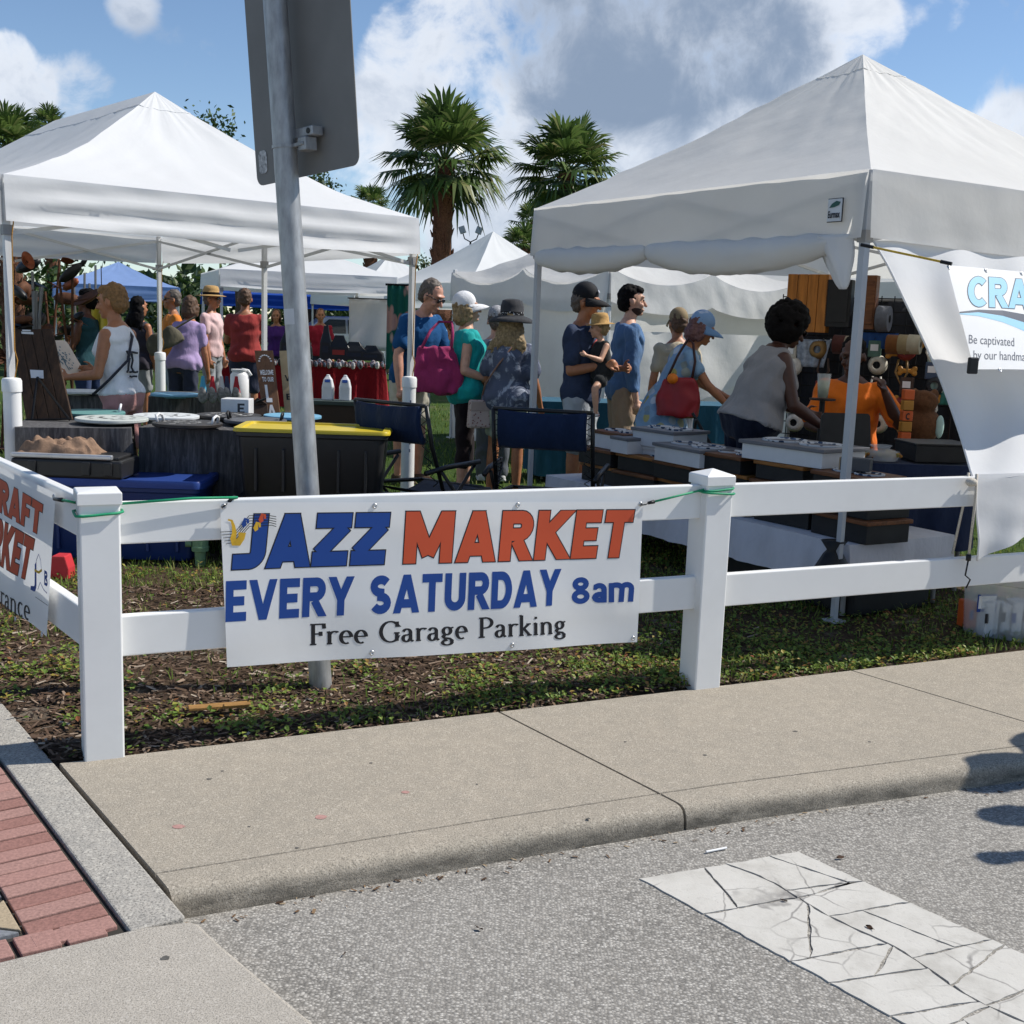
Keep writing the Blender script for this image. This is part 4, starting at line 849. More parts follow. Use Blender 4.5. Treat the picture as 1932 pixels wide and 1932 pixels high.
palm('small dark fan palm half hidden at the ivory tent corner', 1006, 422, 60, 1.5, 30, .25, 12)
palm('low fan palm below the ivory tent corner', 988, 470, 45, 1.3, 30, .25, 14)
palm('leafy palm at the left picture edge behind the tent roof', 15, 285, 30, 1.5, 46, .25, 21)
palm('slim fan palm top above the left tent ridge', 92, 240, 44, 1.05, 30, .22, 22)
M_leaf = island('tree_leaf', [(0, (.012, .03, .008)), (.4, (.03, .065, .015)), (.75, (.06, .11, .025)), (1, (.12, .15, .045))], .5, .2, .4)
M_wood = mat('tree_bark', hx('5b4a3a'), .95, .3, 20, .8, 30, bdist=.03)
def tree(label, px, py, Y, r, hgt=None, nleaf=2600, seed=1, leaf=.12, trunk=True):
    rr = random.Random(seed); top = aty(px, py, Y); cz = top.z - r * .8; t = thing('broadleaf_tree', (top.x, top.y, 0), label, 'tree', group='broadleaf trees'); m = MB()
    m.tube([(0, 0, -.05), (.1, 0, cz * .35), (-.05, .1, cz * .75), (0, 0, cz)], [.22, .18, .15, .1], 9); cl = []
    for i in range(9):
        a = rr.uniform(0, 6.28); q = V(math.cos(a) * r * rr.uniform(.3, .85), math.sin(a) * r * rr.uniform(.3, .85), cz + r * rr.uniform(-.35, .75)); m.tube([(0, 0, cz * .7), V(0, 0, cz * .75).lerp(q, .5) + V(0, 0, .15), q], [.08, .05, .02], 6); cl.append(q)
    put('trunk', m, M_wood, t, smooth=True); m = MB()
    for i in range(nleaf):
        c = rr.choice(cl); v = V(rr.gauss(0, 1), rr.gauss(0, 1), rr.gauss(0, .8)) * r * .2; p = c + v; q = Quaternion((rr.gauss(0, 1), rr.gauss(0, 1), rr.gauss(0, 1), rr.gauss(0, 1))).normalized(); s = leaf * rr.uniform(.5, 1.1)
        m.add([p + q @ V(*c4) * s for c4 in ((-.5, 0, 0), (0, -.28, .05), (.6, 0, 0), (0, .28, .05))], [(0, 1, 2, 3)])
    put('crown', m, M_leaf, t); return t
tree('leafy green tree behind the large left tent and road sign', 450, 235, 30, 1.7, seed=2, nleaf=3400, leaf=.16)
tree('small green branch tips beyond the tent right of the sign pole', 585, 330, 33, .9, seed=4, nleaf=1200, leaf=.14)
tree('dark tree low behind the taller palm trunk', 806, 482, 40, .8, seed=6, nleaf=900, leaf=.14)
for i, (px, py, Y, r) in enumerate(((40, 520, 38, 2.2), (300, 540, 36, 2.4), (560, 552, 48, 2.4), (1560, 500, 46, 3), (1850, 470, 48, 3), (1300, 555, 50, 2.2))):
    tree(('dark green tree behind the metal sculptures', 'dark spreading tree behind the orange-shirted man', 'dark tree behind the blue tent', 'dark tree behind the ivory tent interior', 'dark tree behind the draped side wall', 'low tree behind the walled tent')[i], px, py, Y, r, seed=30 + i, nleaf=2600, leaf=.3)
p = aty(888, 445, 60); lp = thing('flood_light', (p.x, p.y, 0), 'slim pole with two small flood lamps beyond the tents', 'lamp post'); m = MB(); m.cyl((0, 0, 0), (0, 0, p.z - .3), .06, .05); m.tube([(-.42, 0, p.z + .2), (-.3, 0, p.z - .15), (0, 0, p.z - .3), (.3, 0, p.z - .15), (.42, 0, p.z + .2)], .03, 6); put('pole', m, M_wire, lp)
for s in (-1, 1): m = MB(); m.box((.42 * s, -.05, p.z + .28), (.32, .25, .36), Matrix.Rotation(.35 * s, 3, 'Y')); put('lamp_head', m, mat('lamp_grey', (.4, .4, .42), .4), lp, bevel=.03)
# far hedge and building line closing the view behind the market
rr = random.Random(77); m = MB()
for i in range(9000):
    x = rr.uniform(-70, 80); p = V(x, 62 + rr.uniform(-3, 6) + .1 * abs(x), rr.uniform(0, 1) ** .7 * (3.2 + 1.0 * math.sin(x * .3) + .7 * math.sin(x * .77))); q = Quaternion((rr.gauss(0, 1), rr.gauss(0, 1), rr.gauss(0, 1), rr.gauss(0, 1))).normalized(); s = rr.uniform(.5, 1.0)
    m.add([p + q @ V(*c4) * s for c4 in ((-.5, 0, 0), (0, -.4, .05), (.6, 0, 0), (0, .4, .05))], [(0, 1, 2, 3)])
put('treeline', m, M_leaf, kind='stuff', label='distant dark green treeline closing the view behind the market', cat='treeline')
# ------------------------------------------------------------------ people
TEX = bpy.data.textures.new('cloth_folds', 'WOOD'); TEX.wood_type = 'BANDNOISE'; TEX.noise_basis_2 = 'SIN'; TEX.noise_scale = .16; TEX.turbulence = 9
TEXH = bpy.data.textures.new('hair_relief', 'CLOUDS'); TEXH.noise_scale = .03; TEXH.noise_depth = 3
def grow(o, vox, smooth=4, disp=0, tex=None):
    r = o.modifiers.new('one_surface', 'REMESH'); r.mode = 'VOXEL'; r.voxel_size = vox; r.use_smooth_shade = True
    if smooth: s = o.modifiers.new('soften', 'SMOOTH'); s.factor = .5; s.iterations = smooth
    if disp: d = o.modifiers.new('folds', 'DISPLACE'); d.texture = tex or TEX; d.strength = disp; d.mid_level = .5 if tex else .3; d.texture_coords = 'LOCAL'
    return o
def skin(name, c):
    t = NT(name); v = t.coord(); n = t.noise(v, 25, 4); t.L.new(t.ramp(n, [(.3, tuple(x * .86 for x in c)), (.7, tuple(min(1, x * 1.1) for x in c))]), t.b.inputs['Base Color']); t.b.inputs['Roughness'].default_value = .5
    t.b.inputs['Subsurface Weight'].default_value = .12; t.b.inputs['Subsurface Radius'].default_value = (.02, .008, .004); t.b.inputs['Subsurface Scale'].default_value = .3; return t.m
SK = {'fair': skin('fair_skin', hx('c99b82')), 'tan': skin('tanned_skin', hx('a8704e')), 'pink': skin('pink_skin', hx('c48f78')), 'dark': skin('deep_brown_skin', hx('4b2c20')), 'brown': skin('brown_skin', hx('6b4230'))}
def cloth(name, c, var=.1, bump=.25): return mat(name, c, .85, var * 1.4, 9, min(1, bump * 1.3), 16, spec=.15, bdist=.035, sheen=.1, stretch=(1, 1, .45))
def cap_(m, a, b, r1, r2, seg=12):
    a, b = Vector(a), Vector(b); m.cyl(a, b, r1, r2, seg); m.ell(a, (r1,) * 3, None, 10, 7); m.ell(b, (r2,) * 3, None, 10, 7)
class Person:
    def __init__(s, label, px, py, Y, h, heading, sk='fair', lean=0, side=0, head=(0, 0), arms=None, legs=None, fem=False, fat=1.0, vox=.0095, group=None, seat=None, curl=.5, name='person', zbase=0.0, hs=1.0):
        s.h, s.fem, s.fat, s.vox, s.hs = h, fem, fat, vox, hs * 1.07; s.hh = h * hs; p = aty(px, py, Y); a = R_(heading); s.lean, s.side = R_(lean), R_(side); s.head = head
        fwd = V(math.cos(a), math.sin(a), 0); off = math.sin(s.lean) * .42 * h
        s.t = thing(name, V(p.x, p.y, zbase) - fwd * off, label, 'person', a, group)
        legs = legs or (((.03, .035, -1), (-.02, .01, -1)), ((.0, -.035, -1), (-.03, -.01, -1))); s.legd = [[Vector(v).normalized() for v in l] for l in legs]
        arms = arms or (((.06, .16, -1), (.25, .02, -1)), ((.06, -.16, -1), (.25, -.02, -1))); s.armd = [[Vector(v).normalized() for v in l] for l in arms]
        th, sh, an = .232 * h, .235 * h, .042 * h
        s.hz = max(-(l[0].z * th + l[1].z * sh) for l in s.legd) + an if seat is None else seat
        s.hips = [V(0, sg * .052 * h * (1.06 if fem else 1), s.hz) for sg in (1, -1)]; s.knees = [hp + l[0] * th for hp, l in zip(s.hips, s.legd)]; s.ank = [k + l[1] * sh for k, l in zip(s.knees, s.legd)]
        s.sho = [s.T(V(-.005 * h, sg * (.094 if fem else .103) * h, .790 * h)) for sg in (1, -1)]; s.elb = [q + a_[0] * .172 * h for q, a_ in zip(s.sho, s.armd)]; s.wri = [q + a_[1] * .15 * h for q, a_ in zip(s.elb, s.armd)]
        s.body(sk, curl)
    def T(s, p):           # upright body point -> leaned
        q = p - V(0, 0, .50 * s.h); q.z *= 1; R = Matrix.Rotation(s.lean, 3, 'Y') @ Matrix.Rotation(s.side, 3, 'X'); return R @ q + V(0, 0, s.hz)
    def H(s, p):           # head-local point (origin at neck top)
        R = Matrix.Rotation(s.lean * .35, 3, 'Y') @ Matrix.Rotation(R_(s.head[0]), 3, 'Z') @ Matrix.Rotation(R_(s.head[1]), 3, 'Y'); return s.T(V(.005 * s.h, 0, .85 * s.h)) + R @ (Vector(p) * s.h * s.hs)
    def HR(s): return (Matrix.Rotation(s.lean * .35, 3, 'Y') @ Matrix.Rotation(R_(s.head[0]), 3, 'Z') @ Matrix.Rotation(R_(s.head[1]), 3, 'Y'))
    LV = [(.455, .045, .062, 0), (.485, .064, .092, 0), (.535, .071, .098, -.004), (.575, .066, .09, 0), (.615, .060, .080, .002), (.665, .064, .086, .004), (.72, .071, .097, .004), (.765, .066, .104, 0), (.80, .052, .094, -.004), (.822, .040, .066, -.006), (.845, .032, .038, -.004)]
    def torso(s, m, off=0, lo=0, hi=1, flare=0, hem=None, n=18):
        rings = []
        for z, d, w, c in s.LV:
            if z < lo or z > hi: continue
            k = 1 + (s.fat - 1) * (1.3 if .52 < z < .7 else .6 if z < .78 else .25)
            if s.fem: w *= {.485: 1.05, .535: 1.06, .575: 1.0, .615: .93, .765: .93, .80: .92}.get(z, .96); d *= 1.14 if .69 < z < .74 else 1.0; c = c + (.010 if .69 < z < .74 else 0)
            fl = flare * max(0, (.62 - z) / .14)
            rings.append([s.T(V(c * s.h + (d * k * s.h + off + fl) * math.cos(a), (w * k * s.h + off + fl) * math.sin(a), z * s.h)) for a in np.linspace(0, 2 * math.pi, n + 1)[:-1]])
        m.rings(rings)
    def body(s, sk, curl):
        h = s.h; m = MB(); s.torso(m)
        r = h * (.98 if not s.fem else .9) * (1 + (s.fat - 1) * .5)
        for hp, kn, an in zip(s.hips, s.knees, s.ank):
            cap_(m, hp, kn, .050 * r, .032 * r); mid = kn.lerp(an, .3) + (kn - hp).cross(V(0, 1, 0)).normalized() * 0; cap_(m, kn, mid, .032 * r, .033 * r); cap_(m, mid, an, .033 * r, .02 * r)
            cap_(m, an + V(-.02 * h, 0, -.022 * h), an + V(.085 * h, 0, -.03 * h), .019 * h, .013 * h); m.ell(an + V(.05 * h, 0, -.03 * h), (.05 * h, .027 * h, .014 * h))
        for k, (a, b, c, dd) in enumerate(zip(s.sho, s.elb, s.wri, s.armd)):
            cap_(m, a, b, .030 * r, .023 * r); cap_(m, b, b.lerp(c, .35), .024 * r, .024 * r); cap_(m, b.lerp(c, .35), c, .024 * r, .0155 * r)
            f = dd[1]; sg = 1 if k == 0 else -1; pal = f.cross(V(0, 0, 1)); pal = pal.normalized() if pal.length > .2 else V(1, 0, 0); nrm = pal.cross(f).normalized(); w_ = V(0, 1, 0) * sg
            wid = (V(1, 0, 0) - f * f.x); wid = wid.normalized() if wid.length > .3 else V(0, 0, 1); nin = f.cross(wid).normalized()
            if nin.y * sg > 0: nin = -nin
            pc = c + f * .028 * h; cap_(m, c, c + f * .045 * h, .014 * h, .016 * h); m.ell(pc + f * .012 * h, (.02 * h,) * 3)
            for q in range(4):
                o = c + f * .05 * h + wid * (.0185 - .0125 * q) * h; ln = (.036, .042, .039, .03)[q] * h; g = (f * (1 - curl * .5) + nin * curl).normalized(); k1 = o + g * ln * .5; g2 = (f * (1 - curl) + nin * curl * 1.3).normalized(); cap_(m, o - f * .012 * h, k1, .0056 * h, .005 * h, 7); cap_(m, k1, k1 + g2 * ln * .5, .005 * h, .0042 * h, 7)
            o = c + f * .02 * h + wid * .017 * h; e1 = o + (f * .6 + wid * .7 + nin * .3).normalized() * .024 * h; cap_(m, o, e1, .0068 * h, .0056 * h, 7); cap_(m, e1, e1 + (f * .9 + wid * .2 + nin * .3).normalized() * .02 * h, .0056 * h, .0045 * h, 7)
        nb = s.T(V(-.004 * h, 0, .82 * h)); cap_(m, nb, s.H((.004, 0, .03)), .033 * h, .030 * h); R = s.HR(); h = s.hh
        m.ell(s.H((-.004, 0, .088)), (.057 * h, .046 * h, .061 * h), R, 18, 12); m.ell(s.H((.020, 0, .052)), (.036 * h, .034 * h, .045 * h), R, 16, 10); m.ell(s.H((.042, 0, .022)), (.013 * h, .017 * h, .011 * h), R)
        cap_(m, s.H((.053, 0, .082)), s.H((.066, 0, .058)), .005 * h, .0085 * h, 8); m.ell(s.H((.054, 0, .038)), (.007 * h, .016 * h, .006 * h), R); m.ell(s.H((.046, 0, .096)), (.012 * h, .034 * h, .008 * h), R)
        for sg in (1, -1): m.ell(s.H((-.002, sg * .046, .07)), (.011 * h, .006 * h, .018 * h), R); m.ell(s.H((.04, sg * .022, .058)), (.015 * h, .013 * h, .013 * h), R)
        o = put('body', m, SK[sk] if isinstance(sk, str) else sk, s.t, smooth=True); grow(o, s.vox * .85, 3)
        M_e = mat('eye_dark', (.02, .015, .012), .2)
        for sg in (1, -1): m = MB(); m.ell(s.H((.0505, sg * .0185, .080)), (.0045 * h, .0075 * h, .0045 * h), R); put('eye', m, M_e, s.t, smooth=True)
    def wear(s, name, m, M, disp=.012, vox=None, smooth=4, **k): return grow(put(name, m, M, s.t, smooth=True, **k), vox or s.vox * 1.15, smooth, disp)
    def shirt(s, M, sleeve=.55, hem=.50, off=.012, name='shirt', flare=.012, open_=0):
        m = MB(); s.torso(m, off, hem - .025, .835 if sleeve > 0 else .825, flare); h = s.h; r = h * (1 + (s.fat - 1) * .5) * (.9 if s.fem else .98)
        for a, b, c in zip(s.sho, s.elb, s.wri):
            if sleeve > 0: cap_(m, a, a.lerp(b, min(1, sleeve)), .031 * r + off * .55, .026 * r + off * 1.3)
            if sleeve > 1: cap_(m, b, b.lerp(c, sleeve - 1), .027 * r + off, .020 * r + off)
            if sleeve <= 0: m.ell(a.lerp(s.T(V(0, 0, .8 * h)), .34), (.03 * h + off,) * 3)
        return s.wear(name, m, M, .017)
    def pants(s, M, length=1.0, off=.012, name='trousers', waist=.585, flare=0):
        """length: 0 hip .. 1 knee .. 2 ankle"""
        m = MB(); s.torso(m, off * .9, .44, waist); r = s.h * (.98 if not s.fem else .9) * (1 + (s.fat - 1) * .5)
        for hp, kn, an in zip(s.hips, s.knees, s.ank):
            cap_(m, hp, hp.lerp(kn, min(1, length)), .051 * r + off, (.051 - .017 * min(1, length)) * r + off * 1.2 + flare)
            if length > 1: cap_(m, kn, kn.lerp(an, length - 1), .034 * r + off * 1.1, .030 * r + off)
        return s.wear(name, m, M, .015)
    def skirt(s, M, hemz, off=.016, flare=.06, top=.60, name='skirt'):
        m = MB(); rings = []; h = s.h
        zt = s.T(V(0, 0, top * h))
        for i in range(9):
            k = i / 8; z = top * h + (hemz - top * h) * k; c = s.T(V(0, 0, max(z, .5 * h))); cx = c.x if z > .5 * h else s.T(V(0, 0, .5 * h)).x; rings.append([V(cx + (.066 * h * s.fat + off + flare * k) * math.cos(a), (.092 * h * s.fat + off + flare * k) * math.sin(a), s.hz - .5 * h + z if z < .5 * h else c.z) for a in np.linspace(0, 2 * math.pi, 23)[:-1]])
        m.rings(rings); return s.wear(name, m, M, .022)
    def shoes(s, M, name='shoe'):
        for an in s.ank: m = MB(); h = s.h; cap_(m, an + V(-.02 * h, 0, -.024 * h), an + V(.085 * h, 0, -.030 * h), .023 * h, .017 * h); m.ell(an + V(.05 * h, 0, -.03 * h), (.056 * h, .03 * h, .016 * h)); m.box(an + V(.035 * h, 0, -.041 * h), (.15 * h, .05 * h, .010 * h)); grow(put(name, m, M, s.t, smooth=True), .009, 2)
    def hair(s, M, style='short', vox=.008):
        m = MB(); R = s.HR(); h = s.hh
        m.ell(s.H((-.014, 0, .098)), (.056 * h, .051 * h, .058 * h), R, 18, 12)
        if style in ('short', 'crop', 'bob', 'long', 'wavy'): m.ell(s.H((-.03, 0, .072)), (.038 * h, .049 * h, .05 * h), R)
        if style == 'short': m.ell(s.H((.018, 0, .124)), (.036 * h, .040 * h, .022 * h), R)
        if style == 'bob': m.ell(s.H((-.03, 0, .045)), (.042 * h, .056 * h, .05 * h), R); [m.ell(s.H((.0, sg * .044, .055)), (.026 * h, .012 * h, .045 * h), R) for sg in (1, -1)]
        if style in ('long', 'wavy'):
            rr = random.Random(int(s.h * 1000))
            for i in range(26): a = R_(110 + 140 * i / 25); p0 = s.H((.045 * math.cos(a), .048 * math.sin(a), .07)); p1 = s.H((.062 * math.cos(a) - .01, .066 * math.sin(a), .0)); p2 = s.T(V((-.062 + .012 * rr.uniform(-1, 1)) * h, .11 * math.sin(a) * h, (.775 + .02 * rr.uniform(-1, 1)) * h)); m.tube([p0, p1, p1.lerp(p2, .5) + V(rr.uniform(-.012, .012), rr.uniform(-.012, .012), 0), p2], [.014 * h, .014 * h, .012 * h, .005 * h], 6)
        if style == 'curly':
            rr = random.Random(4)
            for i in range(330):
                v = V(rr.gauss(0, 1), rr.gauss(0, 1), rr.gauss(0, 1)).normalized(); q = V(-.022 + v.x * .068, v.y * .072, .085 + v.z * .074)
                if q.x > .022 and q.z < .112: continue
                m.ell(s.H(q), (rr.uniform(.010, .016) * h,) * 3, None, 7, 5)
        o = put('hair', m, M, s.t, smooth=True); grow(o, vox, 1 if style == 'curly' else 2, .028 if style != 'curly' else .008, TEXH); return o
    def glasses(s, dark=True):
        m = MB(); h = s.hh; R = s.HR()
        for sg in (1, -1): m.ell(s.H((.056, sg * .0185, .078)), (.004 * h, .0155 * h, .0115 * h), R); m.tube([s.H((.052, sg * .036, .082)), s.H((.02, sg * .047, .082)), s.H((-.004, sg * .049, .078))], .0022 * h, 5)
        m.tube([s.H((.058, .008, .081)), s.H((.06, 0, .082)), s.H((.058, -.008, .081))], .0022 * h, 5); put('sunglasses' if dark else 'glasses', m, mat('sunglass_lens', (.01, .01, .012), .15, spec=.6), s.t, smooth=True)
    def capx(s, M, Mb=None, brim=.056, name='cap'):
        m = MB(); R = s.HR(); h = s.hh; c = s.H((-.008, 0, .098)); m.ell(c + R @ V(0, 0, .012 * h), (.062 * h, .052 * h, .058 * h), R, 20, 12)
        o = put(name, m, M, s.t, smooth=True); bm = bmesh.new(); bm.from_mesh(o.data); cut = c + R @ V(0, 0, -.006 * h); bmesh.ops.bisect_plane(bm, geom=bm.verts[:] + bm.edges[:] + bm.faces[:], plane_co=cut, plane_no=(R @ V(0, 0, 1)), clear_inner=True); bm.to_mesh(o.data); bm.free()
        so_ = o.modifiers.new('thick', 'SOLIDIFY'); so_.thickness = .004
        m = MB()
        def P(u, v): a = R_(-78 + 156 * u); r0 = V(.056 * math.cos(a), .048 * math.sin(a), 0); r1 = V((.060 + brim * max(0, math.cos(a)) ** .5) * math.cos(a) * (1 if abs(a) < 1.2 else .98), .052 * math.sin(a), 0); q = r0.lerp(r1, v); q.z = .094 - .018 * v * v - .020 * abs(math.sin(a)) ** 2 * v; q.x -= .006; return s.H(q)
        m.grid(P, 18, 5); put('brim', m, Mb or M, s.t, smooth=True, solid=.004)
    def brimhat(s, M, r=.11, crown=.075, droop=.02, band=None, name='hat'):
        R = s.HR(); h = s.hh; c = s.H((-.006, 0, .105)); m = MB(); m.lathe(c, [(r * h, -droop * h), (r * .8 * h, -droop * .4 * h), (.062 * h, .0), (.060 * h, crown * .55 * h), (.052 * h, crown * .9 * h), (.03 * h, crown * h), (.004 * h, crown * 1.02 * h)], 26, R, caps=False); put(name, m, M, s.t, smooth=True, solid=.004)
        if band: m = MB(); m.lathe(c, [(.0635 * h, .002 * h), (.063 * h, .02 * h)], 26, R, caps=False); put('hat_band', m, band, s.t, smooth=True)
def bag_mesh(w, d, hh, n=16, slump=.1):
    m = MB(); rings = []
    for i in range(8):
        k = i / 7; f = 1 - .25 * k + slump * math.sin(math.pi * k); rings.append([V(w / 2 * f * abs(math.cos(a)) ** .6 * math.copysign(1, math.cos(a)), d / 2 * f * (1 - .6 * k) * abs(math.sin(a)) ** .6 * math.copysign(1, math.sin(a)), hh * k) for a in np.linspace(0, 2 * math.pi, n + 1)[:-1]])
    m.rings(rings); return m
HB = mat('brown_hair', hx('5a4230'), .6, .4, 60, .6, 120); HG = mat('grey_brown_hair', hx('5e554d'), .6, .4, 60, .5, 120); HK = mat('black_hair', (.006, .005, .005), .8, .4, 60, .7, 120, spec=.12); HBl = mat('blond_hair', hx('8f7a58'), .6, .45, 50, .6, 120); HS = mat('short_sandy_hair', hx('7c5c38'), .6, .4, 60, .6, 120); HR_ = mat('red_grey_hair', hx('6a4a48'), .55, .4, 60, .5, 120)
def printed(name, base, marks, scale, thr, rough=.85, kind='vor'):
    t = NT(name); v = t.coord(); 
    if kind == 'vor':
        x = t.n('ShaderNodeTexVoronoi', {'Vector': v, 'Scale': scale}); f = t.ramp(x.outputs['Distance'], [(thr, (1, 1, 1)), (thr + .06, (0, 0, 0))]); mk = t.ramp(t.n('ShaderNodeSeparateColor', {0: x.outputs['Color']}).outputs[0], [(i / max(1, len(marks) - 1), c) for i, c in enumerate(marks)]) if len(marks) > 1 else marks[0]
    else: x = t.noise(v, scale, 5, .65, .8); f = t.ramp(x, [(thr, (0, 0, 0)), (thr + .09, (1, 1, 1))]); mk = marks[0]
    t.L.new(t.mix(f, base, mk), t.b.inputs['Base Color']); t.b.inputs['Roughness'].default_value = rough; t.b.inputs['Specular IOR Level'].default_value = .15; t.bump(t.noise(v, 16, 4), .35, .03); return t.m
DN = lambda l, f: ((.05 + f, .16 * l, -1))
# woman in tank top
p = Person('woman in white tank top and pink shorts reading a printed wooden board', 216, 580, 8.35, 1.64, 166, 'tan', 4, head=(8, 6), fem=True, fat=1.04, arms=(((.10, .20, -1), (1, -.10, -.12)), ((.15, -.16, -1), (1, .15, .02))), curl=.8)
Mtk = cloth('white_tank_cloth', (.74, .74, .76)); p.shirt(Mtk, 0, .545, .010, 'tank_top'); p.pants(cloth('dusty_pink_cloth', hx('c08c88')), .75, .012, 'shorts'); p.hair(HS, 'short'); p.shoes(cloth('canvas_shoe', (.5, .5, .5)))
h = p.h; m = MB(); m.tube([p.T(V(.05 * h, -.06 * h, .80 * h)), p.T(V(.0, -.05 * h, .845 * h)), p.T(V(-.075 * h, .0, .78 * h)), p.T(V(-.082 * h, .06 * h, .68 * h)), p.T(V(-.02 * h, .115 * h, .6 * h)), p.T(V(.06 * h, .12 * h, .54 * h))], .011, 6); put('bag_strap', m, mat('dark_strap', (.02, .022, .035), .6), p.t, smooth=True)
for q in (((-.01, .71), (.03, .715), (.055, .70), (.07, .72)), ((.035, .71), (.03, .68), (.045, .65), (.02, .63)), ((-.01, .63), (.01, .628), (.03, .632), (.05, .63)), ((.0, .61), (.02, .612), (.04, .61), (.05, .612)), ((.05, .69), (.065, .66), (.06, .64), (.07, .63))):
    m = MB(); m.tube([p.T(V((-.079 if z_ > .64 else -.073) * h, y_ * h, z_ * h)) + V(-.012, 0, 0) for y_, z_ in q], .0075, 5); put('printed_mark', m, mat('shirt_ink', (.03, .032, .04), .7), p.t)
wr = [p.t.matrix_basis @ w for w in p.wri]; wr = [Matrix.Translation(p.t.location) @ Matrix.Rotation(p.t.rotation_euler.z, 4, 'Z') @ w for w in p.wri]
mid = (wr[0] + wr[1]) / 2; hd = V(math.cos(R_(166)), math.sin(R_(166)), 0); bt = thing('printed_board', mid + hd * .10, 'pale rounded board with blue tree print held by the woman in the tank top', 'board')
e1, e2 = V(-hd.y, hd.x, 0), (hd * .55 + V(0, 0, .83)).normalized(); e3 = e1.cross(e2).normalized(); out = rrect(-.17, .17, -.02, .27, .035); m = MB(); c0_ = mid + hd * .11 + V(0, 0, .0); m.rings([[c0_ + e1 * x + e2 * y + e3 * k for x, y in out] for k in (-.007, .007)]); recalc(put('board', m, mat('pale_board', hx('cdbfb2'), .5, .08), bt, world=True))
for sgn in (1, -1):
    m = MB(); rr = random.Random(3)
    for i in range(60): a, b = rr.gauss(0, .05), .12 + rr.gauss(0, .04); q = c0_ + e1 * a + e2 * b + e3 * .0085 * sgn; m.add([q + e1 * x + e2 * y for x, y in ((-.007, -.005), (.007, -.005), (.005, .007), (-.006, .006))], [(0, 1, 2, 3)])
    m.add([c0_ + e1 * x + e2 * y + e3 * .0086 * sgn for x, y in ((-.006, .02), (.006, .02), (.004, .12), (-.004, .12))], [(0, 1, 2, 3)]); put('tree_print', m, mat('blue_grey_print', hx('55707e'), .6), bt, world=True, kind='stuff')
# man in blue T-shirt
p = Person('man in dark blue printed T-shirt and sunglasses looking down behind the tent pole', 806, 570, 10.7, 1.86, 318, 'pink', 15, head=(14, 22), fat=1.12, arms=(((.25, .22, -1), (.75, -.45, -.45)), ((-.02, -.26, -1), (.18, -.06, -1))))
Mbt = printed('blue_print_T', hx('1c4a78'), [hx('7fb4d6')], 5, .60, kind='n'); p.shirt(Mbt, .62, .47, .016); p.pants(cloth('cream_shorts', hx('b9b3a4')), .85, .018, 'shorts'); p.hair(HG, 'crop'); p.glasses(); p.shoes(cloth('brown_shoe', hx('4a3a2c')))
# woman in teal
p = Person('woman in teal sleeveless shirt, white cap and black capri trousers', 882, 592, 10.2, 1.70, 12, 'fair', 0, head=(-2, -8), fem=True, fat=1.16, arms=(((.1, .25, -1), (.8, -.2, -.2)), ((-.16, -.22, -1), (.92, .12, -.28))), legs=(((.10, .03, -1), (.02, 0, -1)), ((-.04, -.03, -1), (-.06, 0, -1))))
p.shirt(cloth('teal_cloth', hx('1a9a98'), .08, .35), -.1, .455, .020, 'shirt', .03); p.shirt(cloth('teal_cloth', hx('1a9a98')), .12, .70, .015, 'yoke'); p.pants(cloth('black_stretch_cloth', hx('231a1c'), .15), 1.5, .012); p.hair(HBl, 'bob'); p.capx(cloth('white_cap_cloth', (.72, .72, .73), .05)); p.glasses(); p.shoes(cloth('black_sandal', (.02, .02, .022)), 'sandal')
h = p.h; tb = thing('tote_bag', p.t.location + V(-.24, -.22, .88), 'magenta canvas tote bag on the shoulder of the woman in teal', 'bag', R_(8)); m = bag_mesh(.40, .16, .38, slump=.2); grow(put('bag_body', m, cloth('magenta_canvas', hx('94305c'), .12, .4), tb, smooth=True), .014, 5, .03)
for s_ in (.03, -.05): m = MB(); m.tube([(.12, s_, .38), (.13, s_ + .03, .5), (.13, .10, .60), (.02, .12, .60), (-.06, s_ + .05, .52), (-.13, s_, .38)], .011, 6); put('strap', m, cloth('magenta_canvas', hx('94305c')), tb, smooth=True)
# woman with wide hat, from behind
p = Person('woman in grey tie-dye T-shirt and dark brimmed hat seen from behind', 965, 618, 9.95, 1.60, 72, 'tan', 3, head=(8, 0), fem=True, fat=1.14, arms=(((.12, .26, -1), (.7, .35, -.25)), ((.1, -.26, -1), (.5, -.08, -.85))), legs=(((.16, .12, -1), (.02, .08, -1)), ((-.04, -.05, -1), (-.02, 0, -1))))
p.shirt(printed('tie_dye_cloth', hx('565d70'), [hx('a3aab8')], 8, .52, kind='n'), .7, .475, .022); p.pants(cloth('sage_shorts', hx('a3ab98')), .62, .018, 'shorts'); p.hair(HBl, 'wavy'); p.brimhat(cloth('charcoal_straw', hx('38393c'), .2), .125, .085, .035, printed('studded_band', (.02, .02, .022), [(.6, .6, .6)], 60, .25)); p.shoes(cloth('tan_sandal', hx('7a5a42')), 'sandal')
h = p.h; m = MB(); m.tube([p.T(V(.03 * h, -.07 * h, .83 * h)), p.T(V(-.06 * h, -.055 * h, .83 * h)), p.T(V(-.1 * h, .03 * h, .70 * h)), p.T(V(-.085 * h, .10 * h, .6 * h)), p.T(V(.0, .15 * h, .5 * h))], .008, 6); put('bag_strap', m, mat('tan_strap', hx('8a6a5a'), .6), p.t, smooth=True)
